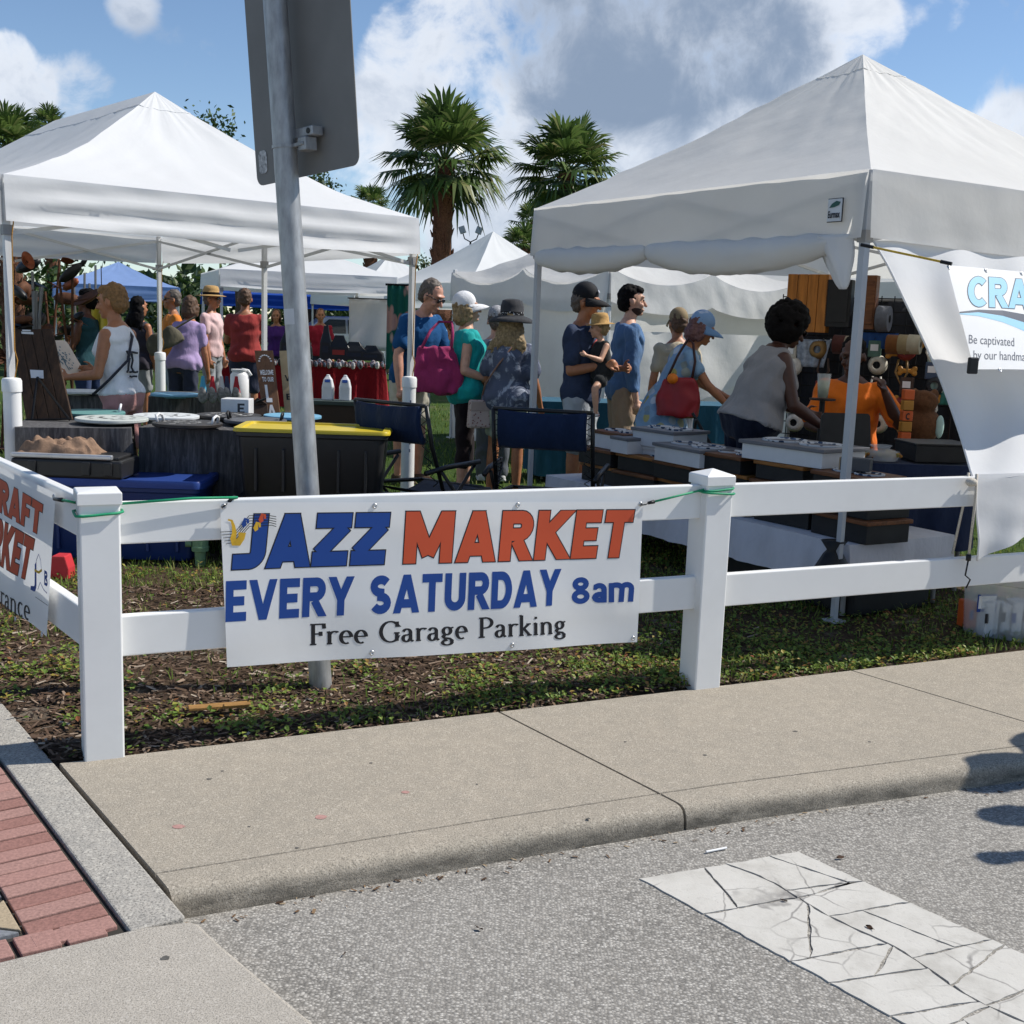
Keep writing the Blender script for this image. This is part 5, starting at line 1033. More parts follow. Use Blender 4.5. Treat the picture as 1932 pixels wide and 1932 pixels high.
hb = thing('shoulder_bag', p.t.location + V(-.24, -.02, .60), 'small pale floral shoulder bag at the hip of the woman in tie-dye', 'bag', R_(20)); m = MB(); m.box((0, 0, .12), (.2, .09, .24)); m.v = [(x * (1 - .6 * (z_ - 0)), y, z_) for x, y, z_ in m.v]; put('bag_body', m, printed('floral_leather', hx('b9a9a2'), [hx('6b3038'), hx('8a6058')], 38, .22), hb, bevel=.02)
m = MB(); m.box((0, -.048, .19), (.17, .006, .08)); put('flap', m, mat('bag_flap', hx('a8978e'), .6), hb, bevel=.01)
# person behind her, only cap and cheek
p = Person('person in grey patterned cap half hidden behind the wide dark hat', 936, 624, 11.1, 1.60, 95, 'fair', vox=.012); p.shirt(cloth('grey_shirt_cloth', (.3, .31, .33)), .6); p.pants(cloth('slate_trousers', (.1, .11, .13)), 2); p.hair(HG, 'crop'); p.capx(printed('grey_pattern_cap', (.30, .30, .31), [(.5, .5, .5)], 60, .3)); p.shoes(MATS['canvas_shoe'])
# man with toddler
p = Person('man in navy T-shirt and black cap holding a toddler', 1098, 588, 9.7, 1.79, 335, 'tan', -2, head=(8, 8), fat=1.06, arms=(((.1, .3, -1), (.9, -.25, .05)), ((.06, -.14, -1), (.93, .30, .22))), curl=.9)
p.shirt(printed('navy_print_T', hx('353f56'), [hx('47536c')], 3, .62, kind='n'), .66, .465, .018); p.pants(cloth('pale_grey_shorts', hx('a9aeb4'), .06, .4), .95, .022, 'shorts'); p.hair(HG, 'crop'); p.capx(mat('black_cap', hx('14161c'), .8)); p.glasses(); p.shoes(cloth('canvas_shoe', (.5, .5, .5)))
h = p.h; m = MB(); m.lathe(p.H((.050, -.012, .128)), [(.014, 0), (.013, .003), (.002, .004)], 14, p.HR() @ Matrix.Rotation(1.1, 3, 'Y')); put('cap_emblem', m, mat('pale_emblem', (.6, .62, .7), .6), p.t)
m = MB(); m.ell(p.T(V(.078 * h, -.02 * h, .715 * h)), (.03, .075, .085)); put('chest_print', m, mat('red_print', hx('a0362e'), .7), p.t, smooth=True)
kd = Person('toddler in black top and straw hat carried on the arm', 1132, 640, 9.5, .82, 205, 'fair', 6, head=(-35, 4), arms=(((.5, .3, -.8), (.7, 0, .2)), ((.1, -.35, -1), (.2, -.05, -1))), legs=(((.75, .5, -.55), (-.1, 0, -1)), ((.6, -.6, -.6), (-.1, 0, -1))), seat=.0, vox=.008, zbase=1.10, hs=1.42, fat=1.2)
kd.shirt(cloth('black_cotton', (.02, .022, .024)), 0, .49, .008, 'vest'); kd.pants(cloth('black_cotton', (.02, .022, .024)), .45, .01, 'shorts'); kd.hair(HBl, 'crop', .006); kd.brimhat(mat('straw', hx('b08c58'), .9, .2, 60), .10, .07, .01); kd.shoes(printed('striped_shoe', (.5, .5, .5), [(.3, .05, .06)], 50, .3))
# man in denim shirt
p = Person('dark-haired man in blue denim shirt and khaki shorts facing right', 1190, 585, 10.4, 1.83, 8, 'fair', 3, head=(-4, 0), fat=.98, arms=(((.02, .16, -1), (.22, .02, -1)), ((-.02, -.16, -1), (.2, -.02, -1))))
p.shirt(cloth('denim_shirt', hx('4e6c92'), .10, .45), 1.62, .475, .014); p.pants(cloth('khaki_shorts', hx('9c8772'), .08, .4), .88, .02, 'shorts'); p.hair(HK, 'short'); p.shoes(MATS['brown_shoe'])
m = MB(); m.ell(p.H((.019, 0, .036)), (.0372 * p.h, .0362 * p.h, .028 * p.h), p.HR()); grow(put('beard', m, mat('short_beard', hx('3b2a22'), .9, .3, 120), p.t, smooth=True), .006, 2, .004, TEXH)
# woman in floral tunic
p = Person('woman in pale blue floral tunic, polka-dot shorts and blue cap leaning forward', 1322, 615, 9.6, 1.66, 358, 'tan', 24, head=(0, 12), fem=True, fat=1.02, arms=(((.5, .2, -.8), (.85, 0, -.4)), ((.58, -.10, -.85), (.72, .04, -.66))), legs=(((.02, .05, -1), (-.02, 0, -1)), ((.12, -.04, -1), (-.1, 0, -1))))
Mtu = printed('floral_tunic', hx('86a7c6'), [hx('c9d2dc'), hx('6f93b8'), hx('b3a95f'), hx('a9bccb')], 11, .42); p.shirt(Mtu, .5, .5, .016, 'bodice'); p.skirt(Mtu, .36 * p.h, .018, .10, .64, 'tunic_skirt'); p.pants(printed('polka_dot_cloth', hx('10142a'), [(.7, .7, .72)], 42, .22), .55, .014, 'shorts'); p.hair(HR_, 'bob'); p.capx(printed('blue_white_cap', hx('7f9fc6'), [(.66, .7, .76)], 7, .55, kind='n'), cloth('sky_blue_brim', hx('6f93be'))); p.shoes(MATS['canvas_shoe'])
rbg = thing('handbag', p.t.location + V(.10, -.24, .80), 'red leather handbag holding an orange, on the shoulder of the leaning woman', 'bag', R_(-6)); grow(put('bag_body', bag_mesh(.34, .16, .30), mat('red_leather', hx('8c2028'), .45, .15, 6, .3, 20), rbg, smooth=True), .012, 4, .02)
m = MB(); m.tube([(-.10, 0, .28), (-.02, .02, .48), (.06, .10, .62), (.10, .08, .58), (.12, 0, .44), (.10, 0, .28)], .011, 6); put('strap', m, mat('brown_strap', hx('3c2424'), .5), rbg, smooth=True); 
og = thing('orange_fruit', rbg.location + V(-.055, -.03, .30), 'round orange tucked in the top of the red handbag', 'fruit'); m = MB(); m.ell((0, 0, 0), (.045, .045, .043)); put('peel', m, mat('orange_peel', hx('e07a1c'), .5, .08, 90, .3, 200), og, smooth=True); m = MB(); m.cyl((0, 0, .04), (0, 0, .046), .006, .004); put('stem', m, MATS['brown_strap'], og)
# person behind her
p = Person('person in tan cap and beige T-shirt behind the woman in the floral tunic', 1278, 628, 10.9, 1.64, 105, 'tan', 4, vox=.012); p.shirt(cloth('beige_cloth', hx('b5a890')), .6); p.pants(cloth('slate_trousers', (.1, .11, .13)), 2); p.hair(HB, 'crop'); p.capx(mat('tan_cap', hx('8a7758'), .8)); p.shoes(MATS['canvas_shoe'])
# woman with curly hair at the right booth
p = Person('woman with curly black hair and grey sleeveless top reaching down at the booth', 1480, 648, 7.6, 1.68, 14, 'dark', 18, head=(4, 22), fem=True, fat=1.34, arms=(((.3, .2, -.9), (.9, -.1, -.3)), ((.22, -.18, -1), (.86, .12, -.5))))
p.shirt(cloth('heather_grey_cloth', hx('8b8889'), .06, .3), 0, .545, .016, 'sleeveless_top', .02); p.pants(cloth('navy_denim', hx('141a2c'), .15), 2, .014); p.hair(HK, 'curly', .009); p.glasses(False); p.shoes(MATS['canvas_shoe'])
# seated person in orange
p = Person('person in bright orange T-shirt sitting at the booth with hand to cheek', 1612, 660, 8.5, 1.74, 252, 'dark', 4, head=(-12, 12), fat=1.15, arms=(((.35, .55, -.75), (.30, -.42, .88)), ((.35, -.3, -.9), (.75, .55, -.1))), legs=(((1, .25, -.05), (0, 0, -1)), ((1, -.25, -.05), (0, 0, -1))), seat=.60)
p.shirt(cloth('orange_T_cloth', hx('dd6f1f'), .07, .3), .8, .47, .02); p.pants(MATS['navy_denim'], 2, .014); p.hair(HK, 'crop'); p.shoes(MATS['black_sandal'])
sp = p
sl_ = thing('tall_stool', sp.t.location, 'black stool under the person in orange', 'stool'); m = MB(); m.lathe((0, 0, .50), [(.17, 0), (.18, .02), (.17, .05)], 18); put('seat', m, M_blk, sl_, smooth=True)
for a in (.8, 2.4, 3.9, 5.5): m = MB(); m.cyl((.2 * math.cos(a), .2 * math.sin(a), 0), (.1 * math.cos(a), .1 * math.sin(a), .51), .014, seg=7); put('leg', m, M_blk, sl_)
# ------------------------------------------------------------------ people farther back
def extra(label, px, py, Y, h, heading, sk, top, bot, hairm, style='crop', lean=0, sleeve=.6, leg=2.0, hat=None, fem=False, arms=None, fat=1.05, glasses=False):
    p = Person(label, px, py, Y, h, heading, sk, lean, fem=fem, fat=fat, arms=arms, vox=.014); p.shirt(top, sleeve); p.pants(bot, leg, .014, 'trousers' if leg > 1.3 else 'shorts'); p.hair(hairm, style, .012); p.shoes(MATS['canvas_shoe'])
    if hat == 'straw': p.brimhat(mat('straw', hx('b08c58'), .9, .2, 60), .115, .07, .01, HK)
    if hat == 'cap': p.capx(mat('tan_cap', hx('8a7758'), .8))
    if glasses: p.glasses()
    return p
FWD = (((.3, .15, -1), (.9, -.1, .05)), ((.3, -.15, -1), (.9, .1, .05)))
cG, cN = cloth('greyish_cloth', (.28, .29, .3)), cloth('dark_navy_cloth', (.03, .035, .06))
extra('man in orange shirt and sunglasses beyond the woman in lavender', 326, 590, 15.5, 1.74, 205, 'tan', cloth('soft_orange_cloth', hx('c9782e')), cG, HG, glasses=True, arms=FWD)
e = extra('woman in lavender T-shirt with olive sling bag bending over a table', 362, 622, 13.6, 1.66, 70, 'tan', cloth('lavender_cloth', hx('a691b8')), cN, HB, 'bob', 14, fem=True, fat=1.15, leg=.9)
sb = thing('sling_bag', e.t.location + V(-.12, -.18, 1.08), 'olive sling bag across the back of the woman in lavender', 'bag', R_(10)); m = bag_mesh(.40, .13, .2); m.v = [tuple(Matrix.Rotation(-.5, 3, 'Y') @ Vector(q)) for q in m.v]; grow(put('bag_body', m, cloth('olive_canvas', hx('5c5748')), sb, smooth=True), .014, 4, .02); m = MB(); m.tube([(-.15, 0, .02), (.05, .06, .2), (.3, .1, .36)], .012, 6); put('strap', m, MATS['olive_canvas'], sb)
extra('man in straw hat and pale pink shirt facing right', 399, 585, 16.3, 1.78, 350, 'tan', cloth('pale_pink_cloth', hx('d3b3b0')), cG, HG, hat='straw', glasses=True)
extra('person in faded red T-shirt with back turned at the red table', 462, 590, 15.2, 1.78, 100, 'tan', cloth('faded_red_cloth', hx('9a3a36')), cN, HB, 'short', leg=.9, fat=1.12, arms=FWD)
extra('smiling vendor in purple T-shirt behind the red table', 521, 652, 20.5, 1.56, 275, 'tan', cloth('purple_cloth', hx('4a2668')), cN, HB, 'bob', 4, fem=True)
extra('person with long dark hair half hidden by the tent leg and pipe', 262, 612, 13.8, 1.62, 60, 'tan', cloth('plum_vest_cloth', (.05, .045, .06)), cG, HK, 'long', fem=True, sleeve=0, leg=.6)
extra('person in denim shorts browsing metal sculptures', 166, 592, 12.4, 1.66, 165, 'brown', cloth('dark_teal_cloth', hx('24444c')), cloth('denim_shorts', hx('2b3a5c')), HK, 'short', fem=True, sleeve=0, leg=.5, arms=FWD)
extra('vendor in red T-shirt right of the leaning pole behind the red table', 604, 655, 21, 1.6, 285, 'tan', cloth('crimson_cloth', hx('9a2030')), cN, HB, fat=1.1)
# ------------------------------------------------------------------ ground cover
def bed_pt(s, t): p = COR + FD * s + BD * t; return V(p.x, p.y, bed_z(p))
rr = random.Random(5)
def patch(p, f, seed): return wob((p.x, p.y, seed), f, 6, seed)
m = MB()
for i in range(15000):
    s, t = rr.uniform(0.0, 3.6) * rr.uniform(.55, 1) ** .6, rr.uniform(.02, 1) ** 1.25 * 2.6
    p = bed_pt(s, t); a = rr.uniform(0, 6.28); ln, w = rr.uniform(.008, .03), rr.uniform(.0025, .007); d = V(math.cos(a), math.sin(a), rr.uniform(-.25, .35)); n_ = V(-math.sin(a), math.cos(a), rr.uniform(-.5, .5)); z_ = V(0, 0, rr.uniform(.0, .014))
    m.add([p + z_ - d * ln - n_ * w, p + z_ + d * ln - n_ * w * .6, p + z_ + d * ln + n_ * w * .7, p + z_ - d * ln + n_ * w], [(0, 1, 2, 3)])
put('mulch_chips', m, island('bark_chip', [(0, (.03, .018, .012)), (.45, (.085, .052, .034)), (.75, (.16, .105, .07)), (.93, (.28, .21, .155)), (1, (.42, .36, .29))], .95), kind='stuff', label='dark bark mulch chips covering the bed behind the fence', cat='mulch')
def leafq(m, p, s, up, rr):
    a = rr.uniform(0, 6.28); d = V(math.cos(a), math.sin(a), rr.uniform(-.1, .8)).normalized(); w = V(-math.sin(a), math.cos(a), rr.uniform(-.3, .3)) * s * .36
    m.add([p, p + d * s * .5 + w + V(0, 0, up), p + d * s, p + d * s * .5 - w + V(0, 0, up)], [(0, 1, 2, 3)])
m = MB()
for i in range(1300):
    s, t = rr.uniform(0, 5.2), rr.uniform(.015, 1) ** 1.5 * 3.0; c = bed_pt(s, t)
    dens = 1.5 * patch(c, 2.3, 4) + (.55 if s > 2.5 else -.25) + (.3 if t < .16 else 0) - .1
    if rr.random() > .54 + .6 * dens: continue
    rad = rr.uniform(.03, .11)
    for k in range(int(rr.uniform(18, 46))):
        q = c + V(rr.gauss(0, rad), rr.gauss(0, rad), rr.uniform(.002, .035)); q.z += 0
        if (q - COR).dot(FN) > -.012: continue
        leafq(m, q, rr.uniform(.012, .030), .003, rr)
put('weeds', m, island('weed_leaf', [(0, (.07, .12, .02)), (.35, (.14, .23, .04)), (.7, (.25, .33, .065)), (.84, (.36, .33, .06)), (.93, (.34, .12, .06)), (1, (.46, .38, .08))], .5, .35), kind='stuff', label='low green and reddish weeds growing through the mulch', cat='weeds')
def blades(n, region, hl, spread, name, label, M, rnd):
    m = MB()
    for i in range(n):
        p = region(rnd)
        if p is None: continue
        a = rnd.uniform(0, 6.28); hgt = rnd.uniform(*hl); ln = V(math.cos(a), math.sin(a), 0) * hgt * rnd.uniform(.1, spread); w = V(-math.sin(a), math.cos(a), 0) * rnd.uniform(.0016, .0034) * (1 + p.y * .09)
        m.add([p - w, p + w, p + ln * .4 + V(0, 0, hgt * .65) + w * .6, p + ln * .4 + V(0, 0, hgt * .65) - w * .6, p + ln + V(0, 0, hgt)], [(0, 1, 2, 3), (3, 2, 4)])
    put(name, m, M, kind='stuff', label=label, cat='grass')
M_gr = island('grass_blade', [(0, (.05, .09, .015)), (.45, (.12, .19, .03)), (.8, (.21, .28, .055)), (1, (.36, .34, .12))], .55, .35)
def reg_near(r):
    s, t = r.uniform(0, 6.4), r.uniform(0.01, 1) ** 1.3 * 3.4; p = bed_pt(s, t); k = patch(p, 1.9, 9) + (.5 if s > 2.45 and t < .5 else .12 if s > 2.45 else -.42) + (.28 if t > 1.6 else 0)
    if (p - COR).dot(FN) > -.01: return None
    return p if r.random() < .25 + .65 * k else None
blades(26000, reg_near, (.015, .055), .9, 'bed_grass', 'short grass tufts along the sidewalk edge and in the bed', M_gr, rr)
def reg_far(r):
    y = 6.2 + 15 * r.random() ** 1.6; x = r.uniform(-.62, .62) * y + 0; p = V(x, y, -.03)
    q = p - COR
    if abs(x) > .56 * y: return None
    return p if r.random() < .8 + .4 * patch(p, .8, 6) else None
blades(60000, reg_far, (.03, .075), .9, 'lawn_grass', 'mown green lawn under and between the tents', M_gr, rr)
m = MB()      # leaf litter and grit along the gutter
for i in range(150):
    t = rr.uniform(.2, 5.5) * rr.uniform(.3, 1); n_ = on_edge(t); p = COR + FD * (t + .16) + FN * (n_ + .004 + abs(rr.gauss(0, .04))) + V(0, 0, ROADZ + .004); a = rr.uniform(0, 6.28); l = rr.uniform(.002, .010); d = V(math.cos(a), math.sin(a), .15) * l; w = V(-math.sin(a), math.cos(a), .1) * l * rr.uniform(.2, .5); m.add([p - d - w, p + d - w, p + d + w, p - d + w], [(0, 1, 2, 3)])
put('gutter_litter', m, island('dry_litter', [(0, (.05, .03, .02)), (.6, (.16, .09, .045)), (1, (.35, .27, .17))], .9), kind='stuff', label='dry leaf litter and grit along the kerb foot', cat='litter')
for (x, y), lab, sz in (((605, 1542), 'worn red spot in the middle of the first sidewalk slab', .02), ((765, 1495), 'small red spot toward the joint of the first sidewalk slab', .014), ((337, 1560), 'red spot near the left end of the first sidewalk slab', .018)):
    p = gz(x, y); m = MB(); m.add([p + V(math.cos(a) * sz * rr.uniform(.8, 1.15), math.sin(a) * sz * .8, .0012) for a in np.linspace(0, 6.28, 15)[:-1]], [tuple(range(14))]); put('paint_spot', m, mat('red_stain', hx('a8827a'), .9, .2, 80), walk, world=True)
for (x, y), lab, l in (((412, 1335), 'weathered pale wood strip lying in the mulch', .11),):
    t = thing('wood_strip', gz(x, y, .02), lab, 'wood'); m = MB(); m.box((0, 0, .006), (l * 2, .045, .012), rotz(.35)); m.box((.07, .004, .014), (l * .9, .03, .006), rotz(.32)); put('strip', m, mat('weathered_wood', hx('96703f'), .85, .3, 12, .5, 60, stretch=(1, 6, 6)), t, bevel=.003)
t = thing('straw_piece', gz(1350, 1607, ROADZ), 'white straw lying on the asphalt near the kerb', 'litter', .45); m = MB(); m.cyl((-.035, 0, .006), (.04, 0, .006), .0035); put('tube', m, M_pvc, t)
# ------------------------------------------------------------------ tables and goods under the left tent
def woodcloth():
    t = NT('woodgrain_cloth'); v = t.coord('Object', (9, 9, .9)); n = t.noise(v, 4.5, 8, .7, .6); c = t.ramp(n, [(.3, (.02, .02, .022)), (.5, (.065, .063, .065)), (.64, (.14, .135, .135)), (.75, (.05, .048, .05))]); t.L.new(c, t.b.inputs['Base Color']); t.b.inputs['Roughness'].default_value = .9; t.bump(n, .2, .004); return t.m
M_wcloth = woodcloth(); M_rcloth = cloth('red_tablecloth', hx('8f1820'), .08, .3) if 'cloth' in globals() else None
def cloth_table(label, FL, FR, dep, z, M, drop, legM=None, group='cloth covered tables', seed=0, amp=.025):
    d = (FR - FL); d.z = 0; w = d.length; d.normalize(); n = V(-d.y, d.x, 0); o = V(FL.x, FL.y, 0); t = thing('market_table', o + d * w / 2 + n * dep / 2, label, 'table', group=group)
    m = MB(); per = [(0, 0), (w, 0), (w, dep), (0, dep)]; L = []; k = 0
    for i in range(4):
        a, b = Vector(per[i]), Vector(per[(i + 1) % 4]); st = max(6, int((b - a).length / .035))
        for q in range(st): L.append((a.lerp(b, q / st), ((Vector((0, -1)), Vector((1, 0)), Vector((0, 1)), Vector((-1, 0)))[i])))
    rings = []
    for j in range(9):
        v = j / 8; ring = []
        for idx, (p2, nn) in enumerate(L):
            e = idx * .035; f = amp * (math.sin(e * 19 + seed) + .6 * math.sin(e * 41 + 2 * seed)) * v + .004; q = p2 + nn * (f + .03 * v); ring.append(o + d * q.x + n * q.y + V(0, 0, z - drop * v))
        rings.append(ring)
    m.rings(rings, caps=False); k = len(L); m.f.append(tuple(range(k))); m.mi.append(0)
    recalc(put('cloth', m, M, t, world=True, autosmooth=50))
    for x, y in ((.06, .06), (w - .06, .06), (w - .06, dep - .06), (.06, dep - .06)): m = MB(); m.cyl(o + d * x + n * y, o + d * x + n * y + V(0, 0, z - .02), .014); put('leg', m, M_knuck, t, world=True)
    return t
cloth_table('table in dark woodgrain cloth holding the plank sign and round trays', gz(28, 806, .76), gz(246, 808, .76), .62, .76, M_wcloth, .66, seed=1)
cloth_table('table in dark woodgrain cloth beside the black tote with yellow lid', gz(262, 806, .76), gz(560, 816, .76), .62, .76, M_wcloth, .66, seed=2)
cloth_table('far grey cloth table behind the woman in the tank top', gz(128, 746, .76), gz(200, 748, .76), .7, .76, M_wcloth, .6, seed=3)
cloth_table('grey cloth table with gnomes and a light blue tray', gz(280, 748, .76), gz(470, 752, .76), .75, .76, M_wcloth, .6, seed=4)
M_tr = {'teal': mat('teal_stain', hx('5d8c8a'), .5, .15, 20, stretch=(1, 8, 1)), 'pale': mat('whitewash', hx('b7bcb8'), .55, .1, 20, stretch=(1, 8, 1)), 'white': mat('white_wash', hx('c6cacc'), .55, .08, 20), 'dark': mat('espresso_stain', hx('2e2a28'), .45, .25, 20), 'grey': mat('charcoal_stain', hx('55565a'), .5, .15, 20), 'blue': mat('sky_blue_stain', hx('6fa3c0'), .5, .12, 20)}
def tray(label, px, py, r, col, hcol=None, ink=None, rot=0, z=.765):
    p = gz(px, py, z + .03); t = thing('round_tray', V(p.x, p.y, z), label, 'tray', rot, 'round wooden trays'); m = MB(); m.lathe((0, 0, 0), [(r * .45, 0), (r * .45, .012), (r * .96, .014), (r, .02), (r, .034), (r * .985, .037)], 36); put('disc', m, M_tr[col], t, autosmooth=40)
    if ink:
        m = MB(); rr = random.Random(len(label))
        for i in range(46): a = rr.uniform(0, 6.28); q = rr.choice((.3, .36, .62, .68)) * r; c = V(math.cos(a) * q, math.sin(a) * q, .0385); m.add([c + V(x, y, 0) for x, y in ((-.012, -.005), (.012, -.004), (.010, .006), (-.011, .005))], [(0, 1, 2, 3)])
        put('painted_motif', m, ink, t, kind='stuff')
    if hcol:
        for s in (1, -1): m = MB(); m.tube([(s * r * .82, -.05, .035), (s * r * .86, -.045, .075), (s * r * .87, 0, .085), (s * r * .86, .045, .075), (s * r * .82, .05, .035)], .0085, 8); put('handle', m, hcol, t, smooth=True)
M_wht = mat('white_gloss', (.72, .72, .73), .3); M_wprint = mat('white_print', (.66, .66, .64), .6); M_dprint = mat('dark_print', (.06, .06, .065), .6)
tray('teal stained tray with pale handles behind the whitewashed tray', 172, 778, .22, 'teal', M_wht, rot=.3)
tray('whitewashed round tray right of the plank sign', 211, 790, .225, 'pale', None, M_dprint, .5)
tray('white round tray with dark lettering in the middle of the tables', 314, 785, .215, 'white', None, M_dprint)
tray('dark round tray with white handles and ring of white letters', 354, 799, .215, 'dark', M_wht, M_wprint, -.1)
tray('dark round tray with white script behind the white-handled tray', 432, 784, .22, 'dark', None, M_wprint)
tray('charcoal round tray with black handles next to the yellow lid', 482, 793, .205, 'grey', M_blk, None, .1)
tray('sky blue round tray partly behind the leaning pole', 552, 785, .2, 'blue', None, None)
tray('light blue round tray on the gnome table', 330, 744, .2, 'blue', None, None)
tray('white round tray on the far table left of the woman', 150, 738, .2, 'white', None, None)
# plank sign on its easel
M_plk = mat('dark_stained_plank', hx('3a2718'), .7, .45, 9, .5, 40, stretch=(5, 5, .6))
def leaning_board(name, label, cat, TL, TR, BR, BL, Yt, Yb, th, M, n=1, gap=.004):
    c = [aty(*TL, Yt), aty(*TR, Yt), aty(*BR, Yb), aty(*BL, Yb)]; t = thing(name, (c[2] + c[3]) / 2, label, cat); nn = (c[1] - c[0]).cross(c[3] - c[0]).normalized(); nn = nn if nn.y > 0 else -nn
    for i in range(n):
        a, b = i / n, (i + 1) / n; g = gap / max(.01, (c[1] - c[0]).length) if n > 1 else 0; q = [c[0].lerp(c[1], a + g * .5), c[0].lerp(c[1], b - g * .5), c[3].lerp(c[2], b - g * .5), c[3].lerp(c[2], a + g * .5)]
        m = MB(); m.rings([[p + nn * k for p in q] for k in (0, th)]); recalc(put('plank' if n > 1 else 'board', m, M, t, world=True, bevel=.002))
    return t, c, nn
t, c, nn = leaning_board('plank_sign', 'dark stained plank board on a black easel with a small white card', 'sign', (18, 622), (97.5, 620), (136.5, 791), (49, 792), 7.72, 7.55, .025, M_plk, 4)
f = lambda u, v, l=0: c[3].lerp(c[2], u).lerp(c[0].lerp(c[1], u), v) - nn * (.003 + l)
m = MB(); m.add([f(*q) for q in ((.29, .46), (.57, .45), (.6, .54), (.3, .55))], [(0, 1, 2, 3)]); put('card', m, mat('white_card', (.62, .62, .64), .7), t, world=True)
m = MB(); m.add([f(*q) for q in ((.27, .95), (.55, .94), (.55, .965), (.27, .975))], [(0, 1, 2, 3)]); m.add([f(*q) for q in ((.3, .98), (.5, .975), (.5, .99), (.3, .995))], [(0, 1, 2, 3)]); put('painted_mark', m, M_wprint, t, world=True)
m = MB(); top = f(.45, .46, .012); m.tube([top, f(.16, -.03, .03)], .008, 6); m.tube([top, f(.98, -.02, .03)], .008, 6); m.tube([f(.05, -.015, .035), f(1.02, -.01, .035)], .007, 6); m.tube([top + nn * .06, top + nn * .3 - V(0, 0, .26)], .007, 6); put('easel', m, M_wire, t, world=True)
# welcome sign
M_brn = mat('walnut_stain_board', hx('6a4a34'), .65, .3, 8, .3, 40, stretch=(4, 4, .6)); M_tan = mat('tan_board', hx('b09a78'), .7, .2, 8, .3, 40)
t, c, nn = leaning_board('welcome_sign', 'tall brown WELCOME TO OUR sign with white letters on the table', 'sign', (480, 661), (514.5, 661), (528, 778), (495, 778), 8.95, 8.75, .02, M_brn)
for txt, u0, u1, v0, v1, tt in (('WELCOME', .16, .90, .60, .68, .2), ('TO OUR', .24, .86, .49, .565, .2), ('L', .32, .66, .16, .44, .24), ('A', .32, .80, -.08, .12, .22)):
    f = lambda u, v, l: c[3].lerp(c[2], u0 + (u1 - u0) * u).lerp(c[0].lerp(c[1], u0 + (u1 - u0) * u), v0 + (v1 - v0) * v) - nn * (.002 + l)
    put('lettering', text_mesh(txt, f, 0, t=tt), M_wht, t, world=True)
for k in range(9):
    a = R_(15 + 150 * k / 8); f = lambda du, dv: (lambda u, v: c[3].lerp(c[2], u).lerp(c[0].lerp(c[1], u), v) - nn * .003)(.52 + .34 * math.cos(a) + du, .79 + .13 * math.sin(a) + dv); m = MB(); m.add([f(*q) for q in ((-.07, 0), (0, -.012), (.07, 0), (0, .014))], [(0, 1, 2, 3)]); put('wreath_leaf', m, M_wht, t, world=True)
t, c, nn = leaning_board('tan_sign', 'tan board sign with dark letters half hidden by the leaning pole', 'sign', (527, 662), (548, 661), (556, 778), (537, 778), 9.1, 8.9, .02, M_tan)
for txt, v0, v1 in (('V', .5, .6), ('E', .2, .3)):
    f = lambda u, v, l: c[3].lerp(c[2], .3 + .5 * u).lerp(c[0].lerp(c[1], .3 + .5 * u), v0 + (v1 - v0) * v) - nn * (.002 + l); put('lettering', text_mesh(txt, f, 0, t=.2), M_ink, t, world=True)
t, c, nn = leaning_board('house_board', 'dark house-shaped cutting board leaning on the welcome sign', 'board', (468, 764), (504, 762), (506, 782), (465, 786), 8.75, 8.7, .018, mat('dark_walnut', hx('3a2c24'), .6, .2))
m = MB(); m.add([c[0], c[1], (c[0] + c[1]) / 2 + V(0, 0, .05)], [(0, 1, 2)]); put('gable', m, MATS['dark_walnut'], t, world=True, solid=.018)
m = MB(); q = (c[0] + c[1]) / 2 + V(0, -.02, .02); m.tube([q, q + V(.035, -.02, .015), q + V(.07, -.01, .03)], .009, 6); put('handle', m, M_blk, t, world=True)
for k, (px, col) in enumerate(((383, '4fa0c0'), (401, 'b8303a'), (418, 'c8c8c8'), (428, '3a3d55'), (446, 'a83038'))):
    p = gz(px, 760, .77); g = thing('gnome_figure', p, ('gnome with light blue pointed hat at the end of the row', 'gnome with bright red hat between the blue and white ones', 'gnome with white pointed hat in the middle of the row', 'gnome with slate pointed hat beside the dark red one', 'gnome with dark red hat nearest the white jug')[k], 'figurine', group='pointed hat gnomes'); m = MB(); m.ell((0, 0, .05), (.042, .035, .055)); m.ell((0, -.02, .085), (.03, .025, .045)); grow(put('body', m, mat('grey_fur', hx('8a8784'), .95, .3, 60, .8, 90), g, smooth=True), .008, 1, .015, TEXH if 'TEXH' in globals() else None)
    m = MB(); m.lathe((0, 0, .085), [(.034, 0), (.028, .03), (.018, .085), (.012, .13)], 12); put('hat', m, mat('gnome_felt_' + col, hx(col), .9, .1), g, autosmooth=50)
p = gz(452, 752, .77); t = thing('pump_jug', p, 'white plastic jug standing behind the gnomes', 'jug'); m = MB(); m.lathe((0, 0, 0), [(.075, 0), (.08, .02), (.078, .2), (.06, .225), (.07, .24), (.07, .25)], 20); put('jug', m, M_wht, t, autosmooth=40); m = MB(); m.tube([(.02, 0, .25), (.075, 0, .24), (.1, 0, .2)], .012, 8); put('spout', m, M_wht, t, smooth=True)
p = gz(448, 783, .765); t = thing('craft_box', p, 'white wooden box with a dark letter beside the dark house-shaped board', 'box'); m = MB(); m.box((0, 0, .06), (.2, .16, .12)); put('box', m, M_wht, t, bevel=.004); put('lettering', text_mesh('E', lambda u, v, l: V(.02 + .05 * u, -.081 - l, .02 + .07 * v), 0, t=.2), M_dprint, t)
t = thing('planter_box', gz(640, 782, .0) * 0 + V(*gz(645, 790, .5)[:2], 0), 'dark wooden stand with two white jugs right of the leaning pole', 'stand'); b0_ = t.location
